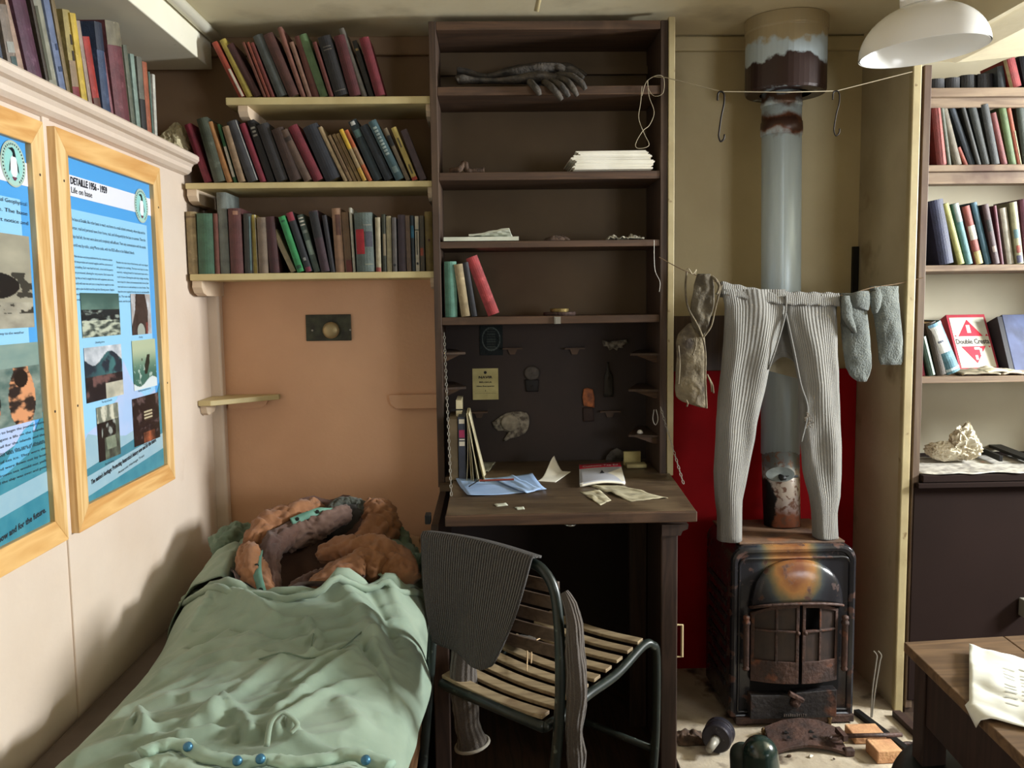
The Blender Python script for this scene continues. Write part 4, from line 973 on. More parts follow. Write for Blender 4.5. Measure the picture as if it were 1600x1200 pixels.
# ------------------------------------------------------------------ framed information posters on the left wall
FX = XL+0.027; PX = XL+0.012
def pp(px, py, X=PX): return P(px, py, X=X)
def yz(px, py, X=PX): p = P(px, py, X=X); return p.y, p.z
M_pine_v = M_pine
def poly_at(mb, pts, x, th=0.0004):
    n = len(pts); mb.add([V((x, y, z)) for y, z in pts], [tuple(range(n))])
def frame(t, y0, y1, z0, z1, wd):
    # four mitred members; each its own part
    def mem(o1, o2, i2, i1, m, nm):
        b = MB(); b.prism([o1, o2, i2, i1], lambda y, z, d: V((d, y, z)), XL+0.002, FX); part(b, nm, m, t, bevel=0.002)
    O = [(y0,z1),(y1,z1),(y1,z0),(y0,z0)]; I = [(y0+wd,z1-wd),(y1-wd,z1-wd),(y1-wd,z0+wd),(y0+wd,z0+wd)]
    mem(O[0],O[1],I[1],I[0],M_piney,'frame_rail'); mem(O[3],O[2],I[2],I[3],M_piney,'frame_rail')
    mem(O[0],O[3],I[3],I[0],M_pine,'frame_stile'); mem(O[1],O[2],I[2],I[1],M_pine,'frame_stile')
def badge(t, y, z, r):
    x = PX+0.002
    def disc(rr, m, nm, dx, ry=1.0):
        n = 40; pts = [(y+rr*math.cos(2*PI*k/n), z+rr*ry*math.sin(2*PI*k/n)) for k in range(n)]
        b = MB(); poly_at(b, pts, x+dx); return part(b, nm, m, t)
    disc(r, flat('badge_rim', lin((176,190,176)), 0.5), 'badge', 0.0)
    disc(r*0.93, flat('badge_ring', lin((168,206,196)), 0.5), 'badge_ring', 0.0003)
    b = MB()   # lettering-like ticks round the ring
    for k in range(34):
        a = 2*PI*k/34+0.05
        if 4.3 < a < 5.1: continue
        c, s = math.cos(a), math.sin(a); r0, r1 = r*0.80, r*0.89; w = r*0.035
        poly_at(b, [(y+c*r0-s*w, z+s*r0+c*w), (y+c*r1-s*w, z+s*r1+c*w), (y+c*r1+s*w, z+s*r1-c*w), (y+c*r0+s*w, z+s*r0-c*w)], x+0.0006)
    part(b, 'badge_lettering', M_ink, t)
    disc(r*0.74, flat('badge_field', lin((150,208,204)), 0.5), 'badge_field', 0.0007)
    b = MB(); body = [(-0.10,0.34),(-0.24,0.20),(-0.28,-0.1),(-0.26,-0.42),(-0.12,-0.56),(0.12,-0.56),(0.24,-0.42),(0.28,-0.05),(0.24,0.2),(0.12,0.34)]
    poly_at(b, [(y+a*r, z+c*r) for a, c in body], x+0.001); part(b, 'penguin_body', flat('penguin_white', lin((236,240,242)), 0.5), t)
    b = MB(); head = [(-0.42,0.62),(-0.2,0.66),(-0.05,0.70),(0.10,0.62),(0.16,0.46),(0.20,0.30),(-0.06,0.30),(-0.04,0.46),(-0.16,0.56)]
    poly_at(b, [(y+a*r, z+c*r) for a, c in head], x+0.0012)
    poly_at(b, [(y+a*r, z+c*r) for a, c in [(0.24,0.2),(0.36,-0.1),(0.40,-0.4),(0.30,-0.3),(0.27,-0.05)]], x+0.0012)
    poly_at(b, [(y+a*r, z+c*r) for a, c in [(-0.24,0.2),(-0.27,-0.05),(-0.32,-0.3),(-0.42,-0.4),(-0.36,-0.1)]], x+0.0012)
    part(b, 'penguin_head', flat('penguin_black', lin((20,26,32)), 0.5), t)
    b = MB(); poly_at(b, [(y-0.22*r, z-0.58*r), (y-0.02*r, z-0.56*r), (y, z-0.66*r), (y+0.02*r, z-0.56*r), (y+0.22*r, z-0.58*r), (y+0.06*r, z-0.72*r), (y-0.06*r, z-0.72*r)], x+0.0012)
    part(b, 'penguin_feet', flat('penguin_feet', lin((110,60,80)), 0.5), t)
def rect(t, name, m, a, c, dx):
    (y0, z1), (y1, z0) = a, c
    b = MB(); poly_at(b, [(y0,z0),(y1,z0),(y1,z1),(y0,z1)], PX+dx); return part(b, name, m, t)
def text_block(t, name, lines, y0, z0, lh, size, width=None, bold=False, m=None, wid=None):
    b = MB()
    for i, s in enumerate(lines):
        put_text(b, s, size, (PX+0.0024, y0, z0-lh*i), (0,1,0), (0,0,1), bold, 'LEFT', (wid[i] if wid else width))
    return part(b, name, m or M_ink, t)
C_mid = flat('poster_blue', lin((82,162,228)), 0.3, 0, 0.4); C_light = flat('poster_light_blue', lin((150,206,242)), 0.3, 0, 0.4); C_white = flat('poster_white', lin((228,230,240)), 0.3, 0, 0.4)
C_teal = mat('poster_teal', lin((52,128,150)), lin((74,146,164)), 20, 0.35); C_teal2 = mat('poster_dark_teal', lin((70,140,156)), lin((60,124,146)), 20, 0.35); C_band = mat('poster_pale_band', lin((158,190,204)), lin((146,182,200)), 16, 0.35)
C_ice = mat('poster_ice', lin((186,200,236)), lin((166,196,236)), 12, 0.35)
def photo(t, a, c, fn, label, nu=60, nv=60):
    (y0, z1), (y1, z0) = a, c
    b = MB().grid(lambda u, v: V((PX+0.0026, y0+(y1-y0)*u, z1+(z0-z1)*v)), nu, nv)
    b.vc = [lin([max(0,min(255,q)) for q in fn(i/nu, j/nv)]) for j in range(nv+1) for i in range(nu+1)]
    o = part(b, 'photo', M_printg, t); o['label'] = label; return o
def mixc(a, b, k): return tuple(a[i]+(b[i]-a[i])*k for i in range(3))
def n2(u, v, s, q=0.0): return 0.5+0.5*noise.fractal(V((u*s, v*s, q)), 0.9, 2.1, 4)
def ph_snow(u, v):
    if v < 0.38: return mixc((58,88,84), (120,150,138), v/0.38*n2(u,v,2))
    n = n2(u, v*2, 5, 3)
    if v < 0.62: return mixc((24,34,38), (150,160,150), smooth(0.45,0.75,n)) if u < 0.55 or v > 0.5 else (30,40,44)
    return mixc((60,70,66), (190,196,176), smooth(0.2,0.7,n))
def ph_seal(u, v):
    c = 0.42+0.16*math.sin(v*2.2)
    body = abs(u-(0.48-0.25*max(0,v-0.4)+0.12*v*(1-v))) < 0.24+0.22*v
    if (u-0.45)**2/0.04+(v-0.95)**2/0.05 < 1: return (160,166,156)
    if body: return mixc((40,34,34), (78,64,60), n2(u,v,6)) if not (u > 0.7 and v > 0.7) else (120,60,56)
    return mixc((200,206,214), (150,140,136), n2(u,v,4,2))
def ph_ship(u, v):
    n = n2(u, v, 4, 7)
    if v < 0.22+0.12*math.sin(u*7): return mixc((140,150,160), (238,240,246), n)
    if v < 0.55: return mixc((26,44,58), (70,130,130), smooth(0.35,0.6,n)*(0.3+u*0.7))
    if u > 0.5 and v > 0.7: return mixc((150,150,136), (222,216,196), n)
    return mixc((22,24,32), (110,80,78) if n > 0.62 else (60,50,52), smooth(0.4,0.8,n))
def ph_kayak(u, v):
    c = mixc((178,190,160), (56,104,92), smooth(0.15,0.75,v)); 
    if v > 0.86+0.08*math.sin(u*6): return (214,224,226)
    x, y = u-0.60, v-0.5
    if abs(x+0.35*y) < 0.10-0.22*abs(y) and abs(y) < 0.2: return (22,34,30)
    if abs(x+0.22) < 0.03 and abs(y+0.1) < 0.03: return (22,34,30)
    if n2(u,v,9,5) > 0.72 and v > 0.5: return (170,190,180)
    return c
def ph_dog(u, v):
    n = n2(u, v, 5, 9)
    if v < 0.3: return mixc((110,116,104), (206,204,186), smooth(0.3,0.7,n))
    if abs(u-0.5) < 0.32 and v < 0.6: return mixc((20,24,26), (150,156,150), smooth(0.45,0.7,n))
    if abs(u-0.45-0.2*v) < 0.22 and v < 0.82: return mixc((150,160,140), (96,108,92), n)
    if u < 0.3: return (24,20,26)
    return mixc((40,44,42), (110,122,104), n)
def ph_engine(u, v):
    if 0.40 < u < 0.72 and 0.32 < v < 0.52: return (190,180,150) if (v*30) % 2 < 1 else (70,58,46)
    n = n2(u, v, 6, 11)
    if v > 0.78 and 0.35 < u < 0.8: return mixc((60,34,28), (176,96,64), n)
    return mixc((24,18,24), (96,78,78), smooth(0.5,0.85,n))
def ph_man(u, v):
    c = mixc((176,170,150), (130,126,112), n2(u,v,3,1)*0.9)
    if v > 0.72: c = mixc((190,184,166), (120,116,104), n2(u,v,6,4))
    if (u-0.55)**2/0.012+(v-0.24)**2/0.008 < 1: return (66,60,54)
    if abs(u-0.60-0.1*(v-0.4)) < 0.10+0.1*(v-0.3) and 0.25 < v < 0.62: return mixc((86,82,74), (40,38,36), n2(u,v,7,2))
    if (u-0.70)**2/0.04+(v-0.55)**2/0.02 < 1: return (32,30,30)
    if n2(u,v,8,8) > 0.58 and 0.4 < v < 0.85: return (60,58,52)
    return c
def ph_huskies(u, v):
    if v < 0.3: return mixc((110,140,136), (150,166,156), n2(u,v,4))
    for cx, dark in ((0.16,0),(0.50,1),(0.82,0)):
        if (abs(abs(u-cx)-0.045) < 0.022 and 0.16 < v < 0.34) or (u-cx)**2/(0.010+0.008*v)+(v-0.66)**2/0.16 < 1:
            n = n2(u,v,8,cx*9)
            if (u-cx)**2/0.004+(v-0.44)**2/0.012 < 1: return (34,28,26)
            if dark: return mixc((24,22,22), (96,70,54), smooth(0.4,0.8,n)) if v < 0.78 else (186,110,72)
            return mixc((46,38,36), (214,150,108), smooth(0.30,0.55,n))
    return mixc((70,96,92), (150,160,150), n2(u,v,9,2))
# ---- right-hand poster
def poster2():
    y0a, z0a = yz(125.6,839,FX); y0b, z0b = yz(85,196.5,FX); y1a, z1a = yz(273.7,744,FX); y1b, z1b = yz(250.7,263,FX)
    y0, y1 = (y0a+y0b)/2, (y1a+y1b)/2; z0, z1 = (z0a+z1a)/2, (z0b+z1b)/2
    t = thing('framed_poster', 'pine-framed blue poster headed DETAILLE 1956 - 1959, Life on base', 'poster', (XL, (y0+y1)/2, z0), 'framed posters on the left wall')
    wd = 0.062; frame(t, y0, y1, z0, z1, wd)
    a, c = (y0+wd-0.006, z1-wd+0.006), (y1-wd+0.006, z0+wd-0.006)
    rect(t, 'print_sheet', C_mid, a, c, 0.0)
    iy0, iy1 = y0+wd, y1-wd; iz0, iz1 = z0+wd, z1-wd; W = iy1-iy0; H = iz1-iz0
    S = lambda s, q: (iy0+W*s, iz1-H*q)
    rect(t, 'text_panel', C_light, S(0.0,0.145), S(0.93,1.0), 0.0008)
    rect(t, 'title_band', C_white, S(0.0,0.048), S(1.0,0.108), 0.0012)
    def el(nm, m, pts, dx):
        b = MB(); poly_at(b, [S(*p) for p in pts], PX+dx); part(b, nm, m, t)
    el('ice_picture', C_ice, [(0.0,0.86),(0.06,0.80),(0.2,0.78),(0.42,0.72),(0.52,0.60),(0.60,0.66),(0.66,0.70),(0.80,0.74),(0.93,0.72),(0.93,0.96),(0.0,0.96)], 0.0012)
    el('sea_picture', C_band, [(0.0,0.84),(0.08,0.80),(0.22,0.82),(0.5,0.845),(0.86,0.82),(0.93,0.76),(1.0,0.74),(1.0,1.0),(0.0,1.0)], 0.0014)
    el('sea_picture', C_teal2, [(0.0,0.905),(1.0,0.842),(1.0,0.885),(0.0,0.926)], 0.0016)
    el('sea_picture', C_teal2, [(0.93,0.80),(0.95,0.74),(1.0,0.70),(1.0,0.86),(0.93,0.86)], 0.00165)
    el('sea_picture', C_band, [(0.0,0.926),(1.0,0.885),(1.0,0.925),(0.0,0.966)], 0.0017)
    el('sea_picture', C_teal, [(0.0,0.985),(1.0,0.94),(1.0,1.0),(0.0,1.0)], 0.0018)
    badge(t, iy0+W*0.865, iz1-H*0.082, H*0.058)
    text_block(t, 'title_lettering', ['DETAILLE 1956 - 1959'], iy0+W*0.055, iz1-H*0.073, 0.03, 0.026, W*0.38, True)
    text_block(t, 'subtitle_lettering', ['Life on base'], iy0+W*0.055, iz1-H*0.098, 0.03, 0.022, W*0.21, False)
    L1 = ['The base at Detaille, like other bases to reach, was home to a small isolated community, where ships and the', 'winter, mail and personal news from home, mail, and infrequently by the base to summer. Then the', 'ships had left, the men were alone and completely self-sufficient. Their only communication with the outside', 'world was by radio, using Morse code, with the FIDS office in the Falkland Islands.']
    text_block(t, 'intro_text', L1, iy0+W*0.035, iz1-H*0.178, H*0.0245, 0.0125, None, False, wid=[W*0.86,W*0.86,W*0.86,W*0.70])
    L2 = ['While the base was being established the ship remained as shelter','and transportation and essential supplies until the construction of','the building. Each man had his bunk, a box and the pantry','was provisioned, allowing for sixty seasons. Each season the','ship they arrived to supply the base with equipment and stores,','usually with new men and cases to keep the last supplies to make','ready to plan the field travel through the following season. Supplies','were delivered to the most be organised so that all the','provisions to be used in methodical reliable and team sledging.']
    text_block(t, 'column_text', L2, iy0+W*0.035, iz1-H*0.282, H*0.0156, 0.0088, None, wid=[W*0.42]*8+[W*0.40])
    L3 = ['Besides the main duty of the Survey, each man helped','alongside the cooking. The base was kept at a nice','warmth, making bread for lunch and treats with a','roof of snow. During the dark days sledge mending','were kept for others and maintained with chores. Each','man took turns to cook and kept to a rota of duties. They','kept the stove supplied from the store of coal and paraffin','oils. The main sledges of the dogs were fed every','week, and the journeys across the sea ice, sledging']
    text_block(t, 'column_text', L3, iy0+W*0.50, iz1-H*0.287, H*0.0156, 0.0088, None, wid=[W*0.41]*9)
    P2 = [(S(0.07,0.470), S(0.47,0.598), ph_snow, 'photo of a snowfield with dark huts'), (S(0.57,0.468), S(0.87,0.597), ph_seal, 'photo of a seal'), (S(0.07,0.628), S(0.47,0.752), ph_ship, 'photo of a ship at the ice edge'), (S(0.57,0.622), S(0.90,0.745), ph_kayak, 'photo of a kayak on green water'), (S(0.13,0.770), S(0.44,0.905), ph_dog, 'photo of a sledge party'), (S(0.57,0.775), S(0.90,0.895), ph_engine, 'photo of a dark engine room')]
    P2 = []
    for (ax, ay, cx, cy), f, lb in (((123.7,457.5,187.5,523),ph_snow,'photo of a snowfield with dark huts'), ((202.5,459,236,521),ph_seal,'photo of a seal'), ((129.4,544,192,616),ph_ship,'photo of a ship at the ice edge'), ((204.4,533,244.5,602),ph_kayak,'photo of a kayak on green water'), ((148.9,637.5,187.5,709),ph_dog,'photo of a sledge party'), ((205,624,249.4,682.5),ph_engine,'photo of a dark engine room')):
        photo(t, yz(ax,ay), yz(cx,cy), f, lb)
    b = MB()
    for (cx, cy, s_, w_) in ((155,536,'Unloading stores','a'),(219,528,'Mending',''),(166,628,'The ship at Detaille',''),(225,610,'Kayaking among the brash ice',''),(170,724,'Dog team resting',''),(228,694,'The engine room','')):
        y_, z_ = yz(cx, cy); put_text(b, s_, 0.0085, (PX+0.0024, y_, z_), (0,1,0), (0,0,1), False, 'CENTER')
    part(b, 'caption_lettering', M_ink, t)
    b = MB(); sl = (0.0, 1.0, 0.062*H/W)
    put_text(b, "The nation's heritage: Protecting Antarctica's history now and for the future.", 0.018, (PX+0.0026, iy0+W*0.08, iz1-H*0.952), (0,1,0.058*H/W), (0,0,1), True, 'LEFT', W*0.82)
    put_text(b, 'Antarctic Heritage Trust', 0.011, (PX+0.0026, iy0+W*0.38, iz1-H*0.958), (0,1,0.058*H/W), (0,0,1), False, 'LEFT', W*0.34)
    part(b, 'slogan_lettering', M_ink, t)
    b = MB()
    for zz in (z1-0.13, z0+0.33):
        for yy in (y0+wd*0.5, y1-wd*0.5):
            b.lathe([(0.0035,0.0006),(0.0035,0)], Matrix.Translation(V((FX, yy, zz))) @ Matrix.Rotation(PI/2, 4, 'Y'), 8)
    part(b, 'screw_heads', M_iron, t)
    return y0, y1, z0, z1
Y0_, Y1_, Z0_, Z1_ = poster2()
def poster1():
    ya, za = yz(107.6,843,FX); yb, zb = yz(68,190.8,FX)
    y1 = (ya+yb)/2; z0, z1 = za, zb; y0 = y1-(Y1_-Y0_)
    if y1 > Y0_-0.004: y1 = Y0_-0.006
    t = thing('framed_poster', 'pine-framed blue poster nearer the viewer, cut by the left edge of the photo', 'poster', (XL, (y0+y1)/2, z0), 'framed posters on the left wall')
    wd = 0.062; frame(t, y0, y1, z0, z1, wd)
    rect(t, 'print_sheet', C_mid, (y0+wd-0.006, z1-wd+0.006), (y1-wd+0.006, z0+wd-0.006), 0.0)
    iy0, iy1 = y0+wd, y1-wd; iz0, iz1 = z0+wd, z1-wd; W = iy1-iy0; H = iz1-iz0
    S = lambda s, q: (iy0+W*s, iz1-H*q)
    rect(t, 'text_panel', C_light, S(0.0,0.148), S(0.93,1.0), 0.0008)
    rect(t, 'title_band', C_white, S(0.0,0.05), S(1.0,0.11), 0.0012)
    def el(nm, m, pts, dx):
        b = MB(); poly_at(b, [S(*p) for p in pts], PX+dx); part(b, nm, m, t)
    el('ice_picture', C_ice, [(0.0,0.80),(0.4,0.76),(0.66,0.70),(0.78,0.64),(0.86,0.70),(0.93,0.72),(0.93,0.90),(0.0,0.90)], 0.0012)
    el('sea_picture', C_teal, [(0.0,0.82),(0.6,0.79),(0.93,0.745),(1.0,0.70),(1.0,0.875),(0.0,0.90)], 0.0014)
    el('sea_picture', flat('poster_iceberg', lin((96,172,210)), 0.4), [(0.3,0.86),(0.45,0.83),(0.7,0.80),(0.76,0.77),(0.84,0.735),(0.92,0.72),(0.90,0.78),(0.86,0.80),(0.7,0.83),(0.5,0.86)], 0.0015)
    el('sea_picture', C_band, [(0.0,0.905),(1.0,0.862),(1.0,0.915),(0.0,0.962)], 0.0017)
    el('sea_picture', C_teal, [(0.0,0.962),(1.0,0.915),(1.0,1.0),(0.0,1.0)], 0.0018)
    by, bz = yz(19.5, 256)
    badge(t, by, bz, H*0.058)
    def right_text(lines, px, py, lh, size, wids, nm, bold=False):
        y_, z_ = yz(px, py); b = MB()
        for i, s_ in enumerate(lines):
            put_text(b, s_, size, (PX+0.0024, y_-wids[i] if True else y_, z_-lh*i), (0,1,0), (0,0,1), bold, 'LEFT', wids[i])
        part(b, nm, M_ink, t)
    w = W*0.80
    right_text(['the work of the base during the International Geophysical','Year until the unreliable sea ice. The base','was closed and abandoned at short notice and'], 41, 322, H*0.0245, 0.0125, [w,w,w], 'intro_text')
    p1 = yz(0,364); p2_ = yz(52.5,511); hw = W*0.82
    photo(t, (p2_[0]-hw, yz(46,370)[1]), p2_, lambda u, v: ph_man(0.15+u*0.85, v), 'grey photo of a figure in a snowdrift', 130, 100)
    p4 = yz(65,653); p3 = yz(58,534)
    photo(t, (p4[0]-hw, p3[1]), p4, lambda u, v: ph_huskies(u, v), 'photo of two huskies', 130, 90)
    right_text(['Pointing the way to the weather'], 36, 521, 0.01, 0.0085, [W*0.3], 'caption_lettering')
    right_text(['huts between the base and found the ship to begin the journey there','of the press. Other islands to investigate a life on the islands.','sixteen men and left the mission to sail for the islands and the','the supplies to take the rest of the job.'], 67, 661, H*0.0165, 0.0088, [W*0.84,W*0.84,W*0.84,W*0.5], 'column_text')
    right_text(['Last sledge journey to Detaille Island was made by huskies,','eight miles or more during a patch of sea ice. They were the','last party to return to the station and were flown out by boat','in March and left the base but the frozen sea would not yield','and the ship was over and gone.'], 70, 692, H*0.0165, 0.0088, [W*0.84]*4+[W*0.4], 'column_text')
    b = MB(); y_, z_ = yz(70, 800)
    put_text(b, "Protecting Antarctica's history now and for the future.", 0.020, (PX+0.0026, y_-W*0.85, z_-W*0.85*0.058*H/W), (0,1,0.058*H/W), (0,0,1), True, 'LEFT', W*0.85)
    part(b, 'slogan_lettering', M_ink, t)
    b = MB()
    for zz in (z1-0.13, z0+0.33): b.lathe([(0.0035,0.0006),(0.0035,0)], Matrix.Translation(V((FX, y1-wd*0.5, zz))) @ Matrix.Rotation(PI/2, 4, 'Y'), 8)
    part(b, 'screw_heads', M_iron, t)
poster1()
# ------------------------------------------------------------------ stove
SY = P(1240, 1132, Z=0.012).y
sx0 = P(1142, 1000, Y=SY).x; sx1 = P(1337, 1000, Y=SY).x; sz1 = P(1240, 853, Y=SY).z; SB = SY+0.36; HZ = 0.012
def stove_mat(name, rust=1.0):
    m, N, L, B = _new(name); tc = N.new('ShaderNodeTexCoord'); sp = N.new('ShaderNodeSeparateXYZ'); L.new(tc.outputs['Object'], sp.inputs[0])
    n = N.new('ShaderNodeTexNoise'); n.inputs['Scale'].default_value = 9; n.inputs['Detail'].default_value = 7; L.new(tc.outputs['Object'], n.inputs['Vector'])
    # heat-tinted patch: centred over the door hood
    def sub(o, v): a = N.new('ShaderNodeMath'); a.operation = 'SUBTRACT'; L.new(o, a.inputs[0]); a.inputs[1].default_value = v; return a.outputs[0]
    def mul(o, v): a = N.new('ShaderNodeMath'); a.operation = 'MULTIPLY'; L.new(o, a.inputs[0]); a.inputs[1].default_value = v; return a.outputs[0]
    cx = (sx0+sx1)/2
    dx = mul(sub(sp.outputs['X'], cx-0.01), 1/0.10); dz = mul(sub(sp.outputs['Z'], sz1-0.06), 1/0.16)
    a1 = N.new('ShaderNodeMath'); a1.operation = 'MULTIPLY'; L.new(dx, a1.inputs[0]); L.new(dx, a1.inputs[1])
    a2 = N.new('ShaderNodeMath'); a2.operation = 'MULTIPLY'; L.new(dz, a2.inputs[0]); L.new(dz, a2.inputs[1])
    ad = N.new('ShaderNodeMath'); ad.operation = 'ADD'; L.new(a1.outputs[0], ad.inputs[0]); L.new(a2.outputs[0], ad.inputs[1])
    ns = N.new('ShaderNodeMapRange'); L.new(n.outputs['Fac'], ns.inputs[0]); ns.inputs[3].default_value = -0.9; ns.inputs[4].default_value = 0.9
    s2 = N.new('ShaderNodeMath'); s2.operation = 'ADD'; L.new(ad.outputs[0], s2.inputs[0]); L.new(ns.outputs[0], s2.inputs[1])
    cr = N.new('ShaderNodeValToRGB'); e = cr.color_ramp.elements
    e[0].position = 0.0; e[0].color = lin((112,66,46)); e[1].position = 1.0; e[1].color = lin((34,34,38))
    x = cr.color_ramp.elements.new(0.18); x.color = lin((150,106,62)); x = cr.color_ramp.elements.new(0.34); x.color = lin((104,92,66)); x = cr.color_ramp.elements.new(0.52); x.color = lin((60,66,68)); x = cr.color_ramp.elements.new(0.7); x.color = lin((44,46,52))
    r = N.new('ShaderNodeMapRange'); r.inputs[2].default_value = 2.2; L.new(s2.outputs[0], r.inputs[0]); L.new(r.outputs[0], cr.inputs[0])
    n2_ = N.new('ShaderNodeTexNoise'); n2_.inputs['Scale'].default_value = 22; n2_.inputs['Detail'].default_value = 9; L.new(tc.outputs['Object'], n2_.inputs['Vector'])
    r2 = N.new('ShaderNodeMapRange'); r2.inputs[1].default_value = 0.58; r2.inputs[2].default_value = 0.66; L.new(n2_.outputs['Fac'], r2.inputs[0])
    mx = N.new('ShaderNodeMix'); mx.data_type = 'RGBA'; L.new(r2.outputs[0], mx.inputs[0]); L.new(cr.outputs[0], mx.inputs[6]); mx.inputs[7].default_value = lin((78,50,40))
    L.new(mx.outputs[2], B.inputs['Base Color']); rr = N.new('ShaderNodeMapRange'); rr.inputs[3].default_value = 0.22; rr.inputs[4].default_value = 0.75; L.new(r2.outputs[0], rr.inputs[0]); L.new(rr.outputs[0], B.inputs['Roughness'])
    bp = N.new('ShaderNodeBump'); bp.inputs['Strength'].default_value = 0.25; bp.inputs['Distance'].default_value = 0.004; L.new(n2_.outputs['Fac'], bp.inputs['Height']); L.new(bp.outputs[0], B.inputs['Normal'])
    return m
M_st = stove_mat('heat_tinted_enamel')
M_std = mat('blackened_stove_iron', lin((46,42,42)), lin((30,28,30)), 16, 0.5, 0.2, bump=0.4, bscale=60, c3=lin((92,58,44)), thr3=(0.56,0.68), scale3=12)
M_rust = mat('brown_rusted_iron', lin((82,58,50)), lin((52,40,37)), 18, 0.6, 0.2, bump=0.5, bscale=70, c3=lin((130,76,48)), thr3=(0.6,0.72), scale3=14)
M_mica = mat('sooty_mica', lin((56,42,36)), lin((38,30,28)), 24, 0.5)
t = thing('stove', 'rusty black cast-iron stove with glazed double doors standing on the hearth', 'stove', ((sx0+sx1)/2, (SY+SB)/2, HZ))
xc = (sx0+sx1)/2; hw = (sx1-sx0)/2
def rrect(x0, x1, z0, z1, r, n=6, rb=None):
    pts = []; rb = r if rb is None else rb
    for (cx, cz, a0, q) in ((x1-rb, z0+rb, -PI/2, rb),(x1-r, z1-r, 0, r),(x0+r, z1-r, PI/2, r),(x0+rb, z0+rb, PI, rb)):
        for k in range(n+1): a = a0+PI/2*k/n; pts.append((cx+q*math.cos(a), cz+q*math.sin(a)))
    return pts
# jacket: hollow casing with rounded top shoulders
out = rrect(sx0, sx1, HZ+0.03, sz1, 0.055, 6, 0.006)
b = MB(); loops = []
for y, g in ((SY+0.012,-0.012),(SY+0.004,-0.004),(SY,0.0-0.006),(SY+0.0,-0.016)): pass
o2 = lambda g: rrect(sx0+g, sx1-g, HZ+0.03+g*0.5, sz1-g, 0.055-g*0.5, 6, 0.006)
seq = [(SB,0.012),(SB-0.01,0.0),(SY+0.014,0.0),(SY+0.004,0.004),(SY,0.012),(SY+0.002,0.022),(SY+0.010,0.026)]
b.loft([[V((x, y, z)) for x, z in o2(g)] for y, g in seq], cap=True)
part(b, 'jacket', M_st, t, smooth=False, bevel=0.002)
# inner raised bead of the front frame
bead = rrect(sx0+0.030, sx1-0.022, HZ+0.05, sz1-0.045, 0.030, 6, 0.008)
part(MB().tube([V((x, SY+0.008, z)) for x, z in bead]+[V((bead[0][0], SY+0.008, bead[0][1]))], 0.0055, 8, cap=False), 'front_bead', M_st, t, smooth=True)
# domed hood above the doors
dz0 = P(1245, 940, Y=SY-0.03).z; dz1 = P(1245, 880, Y=SY).z
dxl = P(1173, 930, Y=SY).x; dxr = P(1316, 930, Y=SY).x; dc = (dxl+dxr)/2; dw = (dxr-dxl)/2
def hood(u, v):
    a = -PI/2+PI*u; x = dc+dw*math.sin(a)*(1-0.18*v*v); arch = math.cos(a)
    zb = dz0-0.030*(1-arch)**1.0-0.0; z = zb+(dz1-dz0+0.012)*math.sin(v*PI/2)*(0.45+0.55*max(0,arch)**0.6)
    y = SY+0.010-0.052*max(0,arch)**0.6*math.cos(v*PI/2)**0.7
    return V((x, y, z))
part(MB().grid(hood, 28, 16), 'hood', M_st, t, smooth=True, solid=0.003)
rim = [V((dc+dw*math.sin(-PI/2+PI*k/28)*1.01, SY+0.008-0.062*max(0.0,math.cos(-PI/2+PI*k/28))**0.7, dz0-0.030*(1-math.cos(-PI/2+PI*k/28)))) for k in range(29)]
part(MB().tube(rim, 0.0055, 8), 'hood_rim', M_rust, t, smooth=True)
# dark recess behind the doors
b = MB().box(dxl+0.004, dxr-0.004, SY+0.008, SY+0.014, P(1245,1080,Y=SY).z, dz0-0.005); part(b, 'fire_opening', flat('soot', lin((12,10,10)), 0.9), t)
